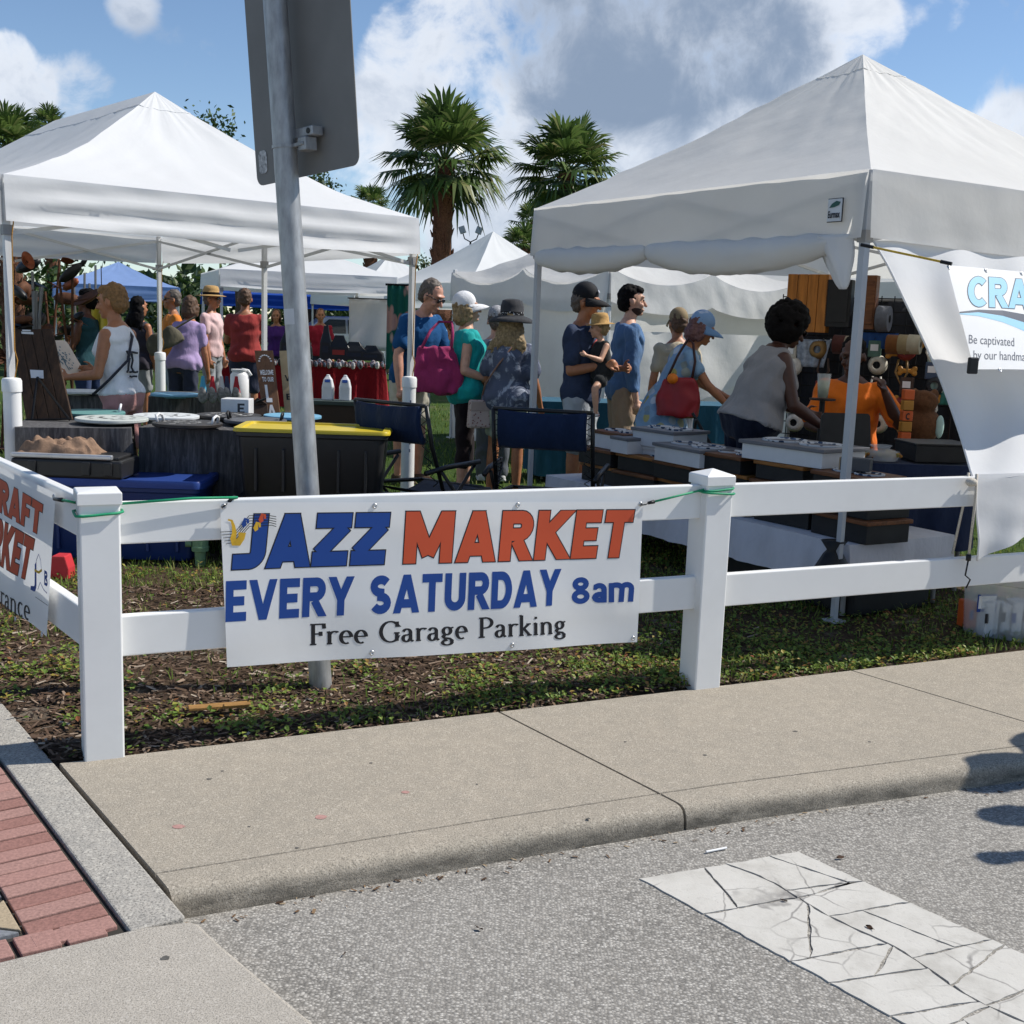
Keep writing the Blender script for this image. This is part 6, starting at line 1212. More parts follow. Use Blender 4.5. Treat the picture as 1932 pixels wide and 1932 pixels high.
m = MB(); m.box((0, 0, .66), (.62, .3, .04)); put('top', m, mat('grey_green_board', hx('3f4a46'), .7), t, bevel=.004); m = MB(); m.box((0, 0, .52), (.56, .26, .24)); put('apron', m, MATS['dark_walnut'], t, bevel=.004)
for x in (-.25, .25):
    for y in (-.1, .1): m = MB(); m.box((x, y, .2), (.04, .04, .4)); put('leg', m, MATS['dark_walnut'], t)
for k, px in enumerate((612, 640)):
    q = b0_ + V(-.14 + .17 * k, 0, .68); j = thing('milk_jug', q, ('white jug with blue mark partly behind the leaning pole', 'white jug with slanted top right of the leaning pole')[k], 'jug', group='white jugs on the stand'); m = MB(); m.rings([[V(x * a, y * a, z_) for x, y in ((-.055, -.05), (.055, -.05), (.055, .05), (-.055, .05))] for a, z_ in ((1, 0), (1, .13), (.75, .2), (.35, .235), (.35, .25))]); put('jug', m, M_wht, j, bevel=.012); m = MB(); m.box((0, -.042, .19), (.05, .004, .03), Matrix.Rotation(-.4, 3, 'X')); put('sticker', m, M_blue, j)
# totes
def tote(label, cL, cR, dep, z0, z1, M, Ml, lidh=.05, name='storage_tote', group='storage totes', rib=True):
    d = cR - cL; d.z = 0; w = d.length; a = math.atan2(d.y, d.x); o = V(cL.x, cL.y, z0) + V(math.cos(a), math.sin(a), 0) * w / 2 + V(-math.sin(a), math.cos(a), 0) * dep / 2; t = thing(name, o, label, 'tote', a, group); hh = z1 - z0; m = MB(); rings = []
    for f, z_ in ((.86, 0), (.9, .02), (.965, hh - lidh - .03), (1.0, hh - lidh - .028), (1.0, hh - lidh)): rings.append([V(x * f, y * f, z_) for x, y in rrect(-w / 2, w / 2, -dep / 2, dep / 2, .05, 4)])
    m.rings(rings); put('bin', m, M, t, bevel=.004, autosmooth=30)
    if Ml:
        m = MB(); m.rings([[V(x * f, y * f, hh + z_) for x, y in rrect(-w / 2, w / 2, -dep / 2, dep / 2, .05, 4)] for f, z_ in ((1.03, -lidh), (1.03, -.012), (1.015, 0), (.93, 0), (.92, -.012))]); put('lid', m, Ml, t, autosmooth=30)
    if rib:
        for x in np.linspace(-.36, .36, 5): m = MB(); m.box((w * x, -dep * .475, hh * .42), (.018, .02, hh * .6)); put('rib', m, M, t, bevel=.004)
    return t
M_btote = mat('black_tote_plastic', (.018, .018, .019), .4, .15, 8, spec=.45); M_ylid = mat('yellow_lid_plastic', hx('c8b02a'), .4, .06, 6, spec=.45); M_blt = mat('blue_tote_plastic', hx('1a3268'), .42, .1, 6, spec=.45)
a_, b_ = aty(441, 806, 6.95), aty(731, 818, 7.0)
tote('black storage tote with yellow lid behind the leaning pole', a_, b_, .5, .38, .815, M_btote, M_ylid, .022); tote('lower black storage tote under the yellow-lidded one', a_, b_, .5, 0, .38, M_btote, M_btote, .03)
a_ = gz(377, 1062); tote('blue storage tote on the ground behind the corner post', V(a_.x - .98, a_.y - .03, 0), a_, .5, .0, .49, M_blt, mat('blue_lid_plastic', hx('2a4488'), .42, .08, 5), .045)
bt_ = V(a_.x - .98, a_.y - .03, .49)
st_ = MB(); q = gz(137, 1068, .09); t = thing('round_sticker', V(q.x, a_.y - .02, .12), 'round yellow sticker low on the blue tote', 'sticker'); m = MB(); m.lathe((0, 0, 0), [(.036, 0), (.036, .002)], 20, Matrix.Rotation(R_(90), 3, 'X')); put('disc', m, M_ylid, t); m = MB(); m.box((0, -.004, 0), (.022, .002, .022), Matrix.Rotation(.78, 3, 'Y')); put('diamond', m, M_blue, t)
q = gz(118, 1090, .0); t = thing('red_block', V(q.x, q.y, 0), 'red plastic wedge beside the corner post at the side banner', 'block'); m = MB(); m.rings([[V(x, y, z_) for x, y in ((-.09 + s, -.04), (.05 - s * .4, -.04), (.05 - s * .4, .06), (-.09 + s, .06))] for z_, s in ((0, 0), (.06, .0), (.13, .05))]); put('wedge', m, mat('red_plastic', hx('c23a40'), .4), t, bevel=.006)
q = gz(378, 1062); t = thing('irrigation_valve', q, 'green plastic pipe fitting standing beside the blue tote', 'pipe fitting'); m = MB(); m.lathe((0, 0, 0), [(.03, -.02), (.032, .05), (.034, .07), (.05, .075), (.052, .1), (.048, .105), (.048, .145), (.052, .15), (.05, .16), (.04, .165), (.04, .195), (.044, .2), (.042, .225)], 22); put('body', m, mat('faded_green_plastic', hx('6f8f6c'), .55, .12, 30), t, autosmooth=30)
m = MB(); m.cyl((-.05, -.01, .12), (-.085, -.02, .12), .022); put('outlet', m, MATS['faded_green_plastic'], t)
# tool box with a towel
tb_ = thing('tool_box', bt_ + V(.12, .12, .0), 'black tool box with silver handle lying on the blue tote', 'tool box'); m = MB(); m.box((.08, .05, .055), (.66, .34, .11)); put('case', m, M_btote, tb_, bevel=.015)
m = MB(); m.box((.05, -.1, .128), (.6, .035, .03)); put('handle', m, mat('brushed_aluminium', (.6, .61, .63), .35, metal=.7), tb_, bevel=.008)
for x in (-.12, .2, .33): m = MB(); m.box((x, -.125, .06), (.05, .02, .08)); put('latch', m, M_btote, tb_, bevel=.006)
m = MB(); m.box((.08, .06, .118), (.6, .28, .02)); put('lid', m, M_btote, tb_, bevel=.008)
rr = random.Random(12); tw = thing('towel', tb_.location + V(-.02, .06, .128), 'crumpled tan towel lying on the black tool box', 'towel'); m = MB()
def heap(u, v):
    x, y = (u - .5) * .46, (v - .5) * .26; e = max(0, 1 - (2 * u - 1) ** 4) ** .7 * max(0, 1 - (2 * v - 1) ** 4) ** .7; z_ = e * (.075 + .03 * wob((u * 5, v * 3, 0), 1.5, 7, 2) + .016 * math.sin(9 * u + 5 * math.sin(4 * v) + 2) + .012 * math.sin(21 * v + 5 * math.sin(6 * u)) + .007 * math.sin(38 * u + 14 * v))
    return V(x + .012 * math.sin(v * 14), y + .010 * math.sin(u * 17), z_)
m.grid(heap, 70, 40)
for i in range(0): x = rr.uniform(-.2, .2); k = 1 - (x / .27) ** 2 * .5; m.ell((x, rr.uniform(-.1, .1), .03 + .055 * k * rr.random()), (rr.uniform(.04, .085), rr.uniform(.03, .05), rr.uniform(.022, .045)), rotz(rr.uniform(-.5, .5)) @ Matrix.Rotation(rr.uniform(-.3, .3), 3, 'Y'), 9, 6)
o = put('cloth', m, mat('tan_terry', hx('8a705c'), .95, .2, 40, .9, 160, bdist=.006), tw, smooth=True)
# ------------------------------------------------------------------ folding lounge chairs seen from behind
M_navyf = cloth('navy_chair_fabric', hx('1a2844'), .15, .35); M_frame = mat('black_chair_frame', (.012, .012, .013), .4, .1, 10, spec=.4)
def lounger(label, px, py, Y, heading):
    p = aty(px, py, Y); t = thing('folding_lounger', (p.x, p.y, 0), label, 'chair', R_(heading), 'folding lounge chairs'); W = .31
    def tb(pts, r=.012, name='frame_tube', M=M_frame): m = MB(); m.tube(pts, r, 8); put(name, m, M, t, smooth=True)
    for s in (1, -1):
        tb([(-.02, s * W, .97), (.04, s * W, .72), (.16, s * W, .42), (.62, s * W, .40)], .014, 'side_rail'); tb([(-.12, s * (W + .03), .02), (.42, s * (W + .03), .58)], .012, 'leg'); tb([(.62, s * (W + .03), .02), (.1, s * (W + .03), .56)], .012, 'leg')
        tb([(-.05, s * (W + .035), .56), (.12, s * (W + .045), .585), (.45, s * (W + .045), .60)], .017, 'armrest')
        z = [(-.02 + .06 * k / 16 + (0 if k < 9 else .012 * (k - 8)), s * (W - (.05 if k % 2 else .0)), .95 - .033 * k) for k in range(16)]; tb(z, .004, 'lacing')
    tb([(-.02, -W, .97), (-.02, W, .97)], .013, 'top_bar'); tb([(-.12, -W - .03, .02), (-.12, W + .03, .02)], .012, 'foot_bar'); tb([(.62, -W, .40), (.62, W, .40)], .012, 'front_bar')
    m = MB(); m.grid(lambda u, v: V(-.035 + .045 * v - .03 * math.sin(math.pi * v) + .006 * math.sin(u * 21), (u - .5) * 2 * (W - .035), .965 - .23 * v - .015 * math.sin(math.pi * u) * (1 - v)), 30, 12); put('headrest', m, M_navyf, t, smooth=True, solid=.03)
    m = MB(); m.grid(lambda u, v: V(.18 + .42 * v, (u - .5) * 2 * (W - .05), .40 - .05 * math.sin(math.pi * v)), 10, 8); put('seat_sling', m, mat('dark_sling', (.03, .035, .05), .8), t, smooth=True, solid=.006); return t
lounger('navy lounger with lacing in front of the brown-topped feeder boxes', 1022, 850, 7.15, 78); lounger('navy lounger half hidden beside the yellow-lidded tote', 738, 850, 7.35, 52)
# ------------------------------------------------------------------ pet feeder boxes on the low platform in the right tent
M_bbox = mat('black_painted_wood', (.016, .016, .017), .6, .2, 12, .2, 40); M_btop = mat('brown_stained_wood', hx('6b4226'), .55, .35, 8, .25, 40, stretch=(1, 7, 7)); M_btop2 = mat('amber_stained_wood', hx('96622e'), .55, .35, 8, .25, 40, stretch=(1, 7, 7)); M_wbox = mat('white_painted_wood', (.66, .66, .67), .55, .05, 8); M_gtop = mat('grey_painted_wood', hx('6d6d72'), .5, .08, 8)
M_bowl = printed('blue_white_bowl', (.55, .56, .58), [hx('3c5a80'), hx('22252c')], 26, .38)
RA = math.atan2(RD_.y, RD_.x)
def feeder(label, s, r, z, w, dep, hh, body, top, bowls=2, jit=0, group='raised pet feeder boxes'):
    o = RE + RD_ * s + RN_ * r; t = thing('feeder_box', (o.x, o.y, z), label, 'feeder', RA + jit, group); m = MB(); m.box((0, 0, (hh - .022) / 2), (w * .94, dep * .92, hh - .022)); put('body', m, body, t, bevel=.003); m = MB(); m.box((0, 0, hh - .011), (w, dep, .022)); put('top', m, top, t, bevel=.004)
    for k in range(bowls): m = MB(); x = (k - (bowls - 1) / 2) * w * .44; rb_ = min(w * .2, dep * .4); m.lathe((x, 0, hh), [(rb_ * 1.06, .0), (rb_ * 1.08, .008), (rb_, .010), (rb_ * .8, -.004), (rb_ * .3, -.012), (.002, -.012)], 22, caps=False); put('bowl', m, M_bowl, t, smooth=True)
    return t
def box_at(px, r):   # distance along the tent side whose upright shows at column px
    best = min(((abs((lambda w: CX + FPX * ((np.array(w) - EYEP) @ RT) / ((np.array(w) - EYEP) @ FW))(RE + RD_ * (k * .01) + RN_ * r + V(0, 0, .7)) - px), k) for k in range(-20, 330))); return best[1] * .01
plat = RE + RN_ * .12
cloth_table('low platform in white cloth under the pet feeder boxes', V(*(RE + RN_ * .12 + RD_ * 2.95)[:2], 0), V(*(RE + RN_ * .12 + RD_ * .05)[:2], 0), .85, .40, cloth('white_platform_cloth', (.62, .62, .66), .05, .3), .23, seed=5, amp=.012)
t = thing('black_crate', RE + RD_ * .55 + RN_ * .5, 'black crate on the grass under the feeder platform', 'crate', RA); m = MB(); m.box((0, 0, .12), (1.0, .6, .24)); put('crate', m, M_bbox, t, bevel=.01)
lay = [(.22, 3), (.70, 3), (1.16, 3), (1.62, 2), (2.05, 2), (2.48, 2)]
nm = ('nearest the tent leg', 'second from the tent leg', 'third from the tent leg', 'fourth from the tent leg', 'fifth from the tent leg', 'at the far end by the lounger'); lv = ('bottom', 'second', 'third')
for i, (s, n_) in enumerate(lay):
    z = .402
    for k in range(n_):
        hh = (.125, .115, .105)[k]; feeder('black brown-topped feeder box, %s of the stack %s' % (lv[k], nm[i]), s + .02 * ((k * 7 + i * 3) % 3 - 1), .36 + .03 * ((k + i) % 2), z, .44 - .03 * k, .34, hh, M_bbox, (M_btop, M_btop2)[(i + k) % 2], 2 if k == n_ - 1 else 0, .05 * ((i * 5 + k * 3) % 3 - 1)); z += hh + .002
ztop = {0: .402 + .351, 1: .402 + .351, 2: .402 + .351, 3: .402 + .244, 4: .402 + .244, 5: .402 + .244}
feeder('white feeder box with grey top in front of the curly-haired woman', .72, .42, ztop[1], .62, .42, .11, M_wbox, M_gtop, 2, .1); feeder('white feeder box with grey top low in the middle of the row', 1.55, .34, ztop[3], .5, .36, .115, M_wbox, M_gtop, 2, -.05); feeder('white feeder box with grey top highest behind the row', 1.98, .46, ztop[4] + .06, .42, .34, .12, M_wbox, M_gtop, 2, .08); feeder('small plain white box under the highest grey-topped feeder', 1.98, .46, ztop[4], .36, .28, .058, M_wbox, M_wbox, 0, .08)
feeder('white feeder box with brown top at the far end of the row', 2.42, .40, ztop[5], .38, .3, .12, M_wbox, M_btop, 2); feeder('small white two-tier box beside the far brown-topped feeder', 2.18, .26, ztop[5], .2, .16, .11, M_wbox, M_gtop, 0)
t = thing('stone_block', RE + RD_ * .24 + RN_ * .34 + V(0, 0, ztop[0] + .012), 'dark block with pale end lying on the nearest feeder', 'block', RA + .5); m = MB(); m.box((0, 0, .035), (.16, .07, .07)); put('block', m, mat('dark_grey_block', (.09, .09, .095), .7), t, bevel=.004); m = MB(); m.box((.083, 0, .035), (.006, .066, .066)); put('end_face', m, M_tan, t)
q = aty(1597, 845, 6.9); t = thing('sign_board', (q.x, q.y, .78), 'black panel standing upright on the booth table in front of the person in orange', 'panel', R_(8)); m = MB(); R = Matrix.Rotation(-.25, 3, 'X'); out = rrect(-.17, .16, 0, .26, .02); m.rings([[R @ V(x + (y * .12 if x < 0 else 0), k, y) for x, y in out] for k in (0, .02)]); recalc(put('panel', m, M_blk, t)); m = MB(); m.box((0, .06, -.01), (.3, .1, .02)); put('foot', m, M_blk, t)
cloth_table('booth table in dark blue cloth behind the feeder boxes', gz(1590, 872, .76), gz(1850, 880, .76), .75, .76, cloth('dark_blue_tablecloth', hx('26304a'), .1, .3), .5, seed=8)
q = gz(1760, 868, .77); t = thing('goods_box', q, 'flat black box on the blue cloth table beside the draped wall', 'box', .1); m = MB(); m.box((0, 0, .05), (.36, .3, .1)); put('box', m, M_bbox, t, bevel=.006); m = MB(); m.box((0, 0, .106), (.37, .31, .012)); put('lid', m, M_btote, t, bevel=.004)
q = gz(1738, 846, .80); t = thing('orange_packet', q, 'small orange packet on the goods table', 'packet', .3); m = MB(); m.box((0, 0, .02), (.14, .1, .04)); put('packet', m, mat('orange_wrap', hx('c65a28'), .4), t, bevel=.01); m = MB(); m.box((0, 0, .041), (.08, .05, .003)); put('label_patch', m, M_wht, t)
q = gz(1660, 868, .77); t = thing('treat_bag', q, 'clear bag of green and brown treats on the booth table', 'bag'); m = MB(); rr = random.Random(9); [m.ell((rr.uniform(-.11, .11), rr.uniform(-.06, .06), .02 + .035 * rr.random()), (.016, .012, .01), rotz(rr.uniform(0, 3)), 6, 4) for _ in range(70)]; put('treats', m, island('pet_treat', [(0, hx('7d8a52')), (.5, hx('a8783c')), (1, hx('6b4a2a'))], .8), t, kind='stuff')
m = MB(); rr = random.Random(3); m.rings([[V(.12 * f * math.cos(a) * (1 + .1 * math.sin(3 * a + k)), .09 * f * math.sin(a), z_) for a in np.linspace(0, 6.283, 15)[:-1]] for k, (f, z_) in enumerate(((.9, 0), (1, .03), (.85, .055), (.4, .07), (.55, .09)))], caps=False)
def clear(name, col=(.9, .92, .93), rough=.12, ior=1.1):
    t = NT(name); t.b.inputs['Base Color'].default_value = (*col, 1); t.b.inputs['Roughness'].default_value = rough; tr = t.n('ShaderNodeBsdfTransparent', {0: (.93, .94, .95, 1)}); ms = t.n('ShaderNodeMixShader', {0: .3}); t.L.new(tr.outputs[0], ms.inputs[1]); t.L.new(t.b.outputs[0], ms.inputs[2]); t.L.new(ms.outputs[0], t.out.inputs[0]); return t.m
M_clear = clear('clear_plastic'); put('bag_film', m, M_clear, t, smooth=True)
# grid wall with goods
gw0 = aty(1478, 560, 9.6); gw1 = aty(1815, 560, 8.9); gd = gw1 - gw0; gd.z = 0; GL = gd.length; gd.normalize(); gn = V(gd.y, -gd.x, 0); gw = thing('grid_wall', V(gw0.x, gw0.y, 0), 'black wire grid display wall hung with pet goods behind the seated person', 'display rack'); G = lambda a, z_, o=0: V(gw0.x, gw0.y, 0) + gd * a + gn * o + V(0, 0, z_)
for i in range(15): m = MB(); m.cyl(G(GL * i / 14, .05), G(GL * i / 14, 1.80), .0045, seg=5); put('wire', m, M_wire, gw, world=True)
for i in range(18): m = MB(); m.cyl(G(0, .08 + .1 * i), G(GL, .08 + .1 * i), .0045, seg=5); put('wire', m, M_wire, gw, world=True)
def gpx(px, py): q = onplane(px, py, V(gw0.x, gw0.y, 0) + gn * .05, gn); return (q - V(gw0.x, gw0.y, 0)).dot(gd), q.z
def hung_box(label, x0, y0, x1, y1, M, slats=0, off=.08, th=.1):
    a0, z1 = gpx(x0, y0); a1, z0 = gpx(x1, y1); t = thing('wooden_box', G((a0 + a1) / 2, z0, off), label, 'box', math.atan2(gd.y, gd.x), 'boxes hung on the grid wall'); w, hh = a1 - a0, z1 - z0
    if slats:
        for k in range(slats): m = MB(); m.box((w * ((k + .5) / slats - .5), 0, hh / 2), (w / slats - .004, th, hh)); put('slat', m, M, t, bevel=.003)
    else: m = MB(); m.box((0, 0, hh / 2), (w, th, hh)); put('box', m, M, t, bevel=.004); m = MB(); m.box((0, -th / 2 - .004, hh / 2), (w * .8, .008, hh * .8)); put('front_panel', m, M, t, bevel=.003)
    return t
hung_box('orange stained slatted box hung high at the left end of the grid wall', 1493, 518, 1562, 628, mat('orange_stain_wood', hx('a86a28'), .5, .3, 6, .2, 30, stretch=(6, 6, .7)), 4); hung_box('black framed box hung beside the orange slatted box', 1566, 528, 1606, 618, M_bbox); hung_box('brown wooden board hung behind the tent leg', 1632, 520, 1652, 622, M_btop)
M_gold2 = mat('gold_vinyl', hx('b07a30'), .5, .15); M_mint = mat('mint_cloth', hx('a9c2ba'), .8, .1)
rr = random.Random(21)
def bone(label, px, py, M): a, z_ = gpx(px, py); t = thing('bone_toy', G(a, z_, .06), label, 'dog toy', math.atan2(gd.y, gd.x), 'bone shaped toys on the grid wall'); m = MB(); m.cyl((-.05, 0, 0), (.05, 0, 0), .018); [m.ell((sx * .055, 0, sz * .018), (.022, .018, .022)) for sx in (1, -1) for sz in (1, -1)]; grow(put('bone', m, M, t, smooth=True), .008, 2); m = MB(); m.cyl((0, .0, .01), (0, .05, .05), .003); put('peg', m, M_wire, t)
for k, (px, py, lab) in enumerate(((1712, 700, 'gold bone-shaped toy just above the letter blocks'), (1752, 650, 'gold bone-shaped toy highest beside the draped wall'), (1760, 752, 'gold bone-shaped toy above the stuffed toy head'), (1745, 778, 'gold bone-shaped toy lowest behind the stuffed toy'), (1690, 668, 'gold bone-shaped toy under the brown roll'), (1705, 755, 'gold bone-shaped toy behind the letter blocks'))): bone(lab, px, py, M_gold2)
def hatish(label, px, py, r, M, group): a, z_ = gpx(px, py); t = thing('fabric_roll', G(a, z_, .10), label, 'collar roll', math.atan2(gd.y, gd.x), group); m = MB(); m.cyl((-.045, -.03, 0), (.045, -.03, 0), r, r * .97, 18); put('roll', m, M, t, autosmooth=40); m = MB(); m.cyl((-.047, -.03, 0), (.047, -.03, 0), r * .3, r * .3, 10); put('core', m, M_blk, t)
for k, (px, py, col, lab) in enumerate(((1590, 650, '4a2a26', 'dark red fabric roll left on the wire shelf'), (1612, 652, '8f8270', 'stone coloured fabric roll on the wire shelf'), (1690, 650, '6b4424', 'brown leather-coloured roll on the wire shelf'), (1712, 650, '8a7a5c', 'khaki roll on the wire shelf'), (1730, 650, 'a39a86', 'pale linen roll at the end of the wire shelf'), (1672, 602, '5d6068', 'grey cap-shaped roll high on the grid wall'))): hatish(lab, px, py, .075 if k < 5 else .1, cloth('roll_cloth_' + col, hx(col)), 'rolls on the wire shelf')
def bandana(label, px, py, w, hh, M): a, z_ = gpx(px, py); t = thing('hung_cloth', G(a, z_, .07), label, 'cloth', math.atan2(gd.y, gd.x)); m = MB(); m.grid(lambda u, v: V((u - .5) * w * (1 - .3 * v), .012 * math.sin(u * 17 + v), -hh * v), 14, 8); put('cloth', m, M, t, smooth=True, solid=.004); m = MB(); m.cyl((-w * .5, 0, .004), (w * .5, 0, .004), .004); put('hanger', m, M_wire, t)
bandana('mint green folded cloth with white edge on the grid wall', 1772, 670, .16, .28, M_mint); bandana('small teal card of trims low on the grid wall', 1775, 738, .2, .1, mat('teal_card', hx('2f6f66'), .7)); bandana('dark blue cloth between the boxes and rolls', 1660, 628, .3, .12, cloth('mid_blue_cloth', hx('2c4f86'))); bandana('clear white packets hung in the middle of the grid wall', 1535, 640, .3, .22, mat('foggy_packets', hx('8f98a6'), .4, .4, 30)); bandana('black and white patterned banner on the grid wall', 1590, 640, .3, .1, printed('bw_print', (.05, .05, .055), [(.6, .6, .6)], 40, .3)); bandana('long black cloth hanging at the right end of the grid wall', 1760, 575, .3, .28, M_blk)
q = aty(1556, 700, 8.2); t = thing('plastic_cup', (q.x, q.y, 1.05), 'clear plastic cup with yellow drink beside the curly-haired woman', 'cup'); m = MB(); m.lathe((0, 0, 0), [(.035, 0), (.048, .17)], 18); put('cup', m, M_clear, t, smooth=True); m = MB(); m.lathe((0, 0, .004), [(.033, 0), (.044, .12)], 18); put('drink', m, mat('pale_drink', hx('a7ab7c'), .2), t, smooth=True)
t2_ = thing('drink_stand', (q.x, q.y, 0), 'slim black post stand under the drink cup', 'stand'); m = MB(); m.cyl((0, 0, 0), (0, 0, 1.03), .02); m.lathe((0, 0, 1.035), [(.09, 0), (.09, .012)], 18); put('post', m, M_blk, t2_); m = MB(); m.lathe((0, 0, 0), [(.16, 0), (.14, .02)], 18); put('base', m, M_blk, t2_)
q = gz(1735, 835, .77); t = thing('stuffed_toy', q, 'brown stuffed toy sitting on the booth table right of the tent leg', 'toy'); m = MB(); m.ell((0, 0, .12), (.13, .1, .13)); m.ell((0, -.02, .28), (.09, .08, .08)); [m.ell((s * .07, -.01, .34), (.03, .02, .035)) for s in (1, -1)]; grow(put('body', m, mat('brown_plush', hx('5e3d26'), .95, .25, 50, .8, 120), t, smooth=True), .012, 2, .012); m = MB(); m.ell((.1, -.08, .12), (.03, .02, .08)); put('scarf', m, M_mint, t, smooth=True)
q = gz(1705, 838, .77); t = thing('letter_blocks', q, 'stacked orange letter blocks beside the brown stuffed toy', 'blocks')
for k in range(5): m = MB(); m.box((0, 0, .05 + .072 * k), (.07, .07, .068)); put('block', m, (MATS['orange_wrap'], M_gold2)[k % 2], t, bevel=.006)
put('lettering', text_mesh('C', lambda u, v, l: V(-.015 + .03 * u, -.0365 - l, .17 + .045 * v), 0, t=.2), M_ink, t)
# teal covered tables behind the shoppers, sling chair, clear bin
cloth_table('long table in teal blue cloth behind the shoppers', gz(1018, 757, .76), gz(1425, 768, .76), .7, .76, cloth('teal_blue_tablecloth', hx('2a586c'), .1, .35), .72, seed=6)
q = aty(1372, 800, 8.9); t = thing('sling_chair', (q.x, q.y, 0), 'folding sling chair with striped beige canvas beside the leaning woman', 'chair', .2); m = MB(); m.grid(lambda u, v: V((u - .5) * .5, .10 - .28 * v + .0, .62 - .36 * math.sin(math.pi * v * .6) + .06 * abs(u - .5)), 14, 10); put('sling', m, printed('striped_canvas', hx('9a8f80'), [hx('6b6258'), hx('b9ad98')], 16, .4), t, smooth=True, solid=.008)
for s in (1, -1): m = MB(); m.tube([(s * .27, -.2, 0), (s * .02, .0, .42), (-s * .24, .12, .86)], .012, 6); put('leg', m, M_frame, t); m = MB(); m.tube([(s * .27, .25, 0), (s * .24, .1, .5), (s * .26, -.02, .82)], .012, 6); put('leg', m, M_frame, t)
a_, b_ = gz(1803, 1196), gz(1990, 1225); t = tote('clear plastic bin of packets behind the fence under the draped cloth', a_, b_, .4, 0, .34, M_clear, M_clear, .03, rib=False); o = t.location; rr = random.Random(2)
for k in range(9): g = thing('goods_packet', o + V(-.22 + .055 * k, rr.uniform(-.06, .02), .02), ('orange packet at the front left of the clear bin', 'pale packet second in the clear bin', 'white packet in the middle of the clear bin', 'cream packet behind the white one in the bin', 'grey packet right of centre in the bin', 'white folded packet toward the bin end', 'cream tall packet near the bin end', 'pale packet last but one in the bin', 'white packet at the far end of the bin')[k], 'packet', rr.uniform(-.3, .3), 'packets in the clear bin'); m = MB(); m.box((0, 0, .07), (.05, .11, .14 + .06 * rr.random())); put('packet', m, (MATS['orange_wrap'] if k == 0 else M_wbox), g, bevel=.008); m = MB(); m.box((-.02, -.057, .08), (.02, .004, .05)); put('label_patch', m, M_ink if k % 2 else M_blue, g)
q = aty(1862, 1138, a_.y - .03); t = thing('price_card', q, 'white card with blue border fixed on the clear bin', 'card', .25); m = MB(); m.box((0, 0, 0), (.11, .003, .09)); put('card', m, M_blue, t); m = MB(); m.box((0, -.003, .006), (.1, .003, .066)); put('face', m, M_wht, t)
q = gz(1572, 1095, .2); t = thing('trash_bag', RE + RD_ * .06 + RN_ * .02, 'small black bag tied to the tent leg under the feeders', 'bag', .4); m = MB(); m.rings([[V(r_ * math.cos(a) * (1 + .15 * math.sin(4 * a)), r_ * .7 * math.sin(a), z_) for a in np.linspace(0, 6.283, 17)[:-1]] for r_, z_ in ((.05, .16), (.1, .18), (.11, .28), (.06, .36), (.04, .38), (.08, .43))]); put('bag_body', m, M_blk, t, smooth=True); m = MB(); m.tube([(.04, 0, .38), (.0, .03, .4), (-.04, 0, .38)], .006, 5); put('tie', m, M_blk, t)
# ------------------------------------------------------------------ red table with wares, car, metal sculptures
tr_ = cloth_table('long table in red cloth covered with small wares under the far tent', gz(405, 683, .78), gz(727, 693, .78), .8, .78, MATS['red_tablecloth'], .62, seed=7, amp=.04); rr = random.Random(8); m = MB(); fl, fr = gz(410, 683, .8), gz(724, 692, .8)
for i in range(240): q = fl.lerp(fr, rr.random()) + V(0, rr.uniform(.05, .7), rr.uniform(-.01, .02)); s = rr.uniform(.02, .06); m.ell(q, (s * .6, s * .6, s), None, 6, 4)
put('small_wares', m, island('small_wares_mix', [(0, (.02, .02, .022)), (.4, (.15, .05, .04)), (.6, (.4, .38, .36)), (.8, (.05, .08, .12)), (1, (.6, .55, .5))], .4), kind='stuff', label='jumble of small jewellery and wares on the red table', cat='wares')
for k, (px, w, hh) in enumerate(((545, .3, .5), (575, .25, .35), (640, .4, .4), (668, .5, .3), (700, .45, .25), (615, .2, .55))): q = aty(px, 680, 19.6); t = thing('display_case', (q.x, q.y, .79), ('black bust stand nearest the purple vendor', 'small black display left of the pole', 'black jewellery display with curly pink piece', 'dark velvet display box on the red table', 'low dark display at the right end of the red table', 'slim black stand just right of the pole')[k], 'display', group='dark displays on the red table'); m = MB(); m.rings([[V(x * f, y * f, z_) for x, y in rrect(-w / 2, w / 2, -.1, .1, .03, 3)] for f, z_ in ((1, 0), (.9, hh * .5), (.5, hh * .8), (.35, hh))]); put('stand', m, M_blk, t, smooth=False); m = MB(); m.box((0, -.09, hh * .3), (w * .5, .02, hh * .2)); put('tray_insert', m, MATS['red_print'] if k == 2 else MATS['dark_strap'], t)
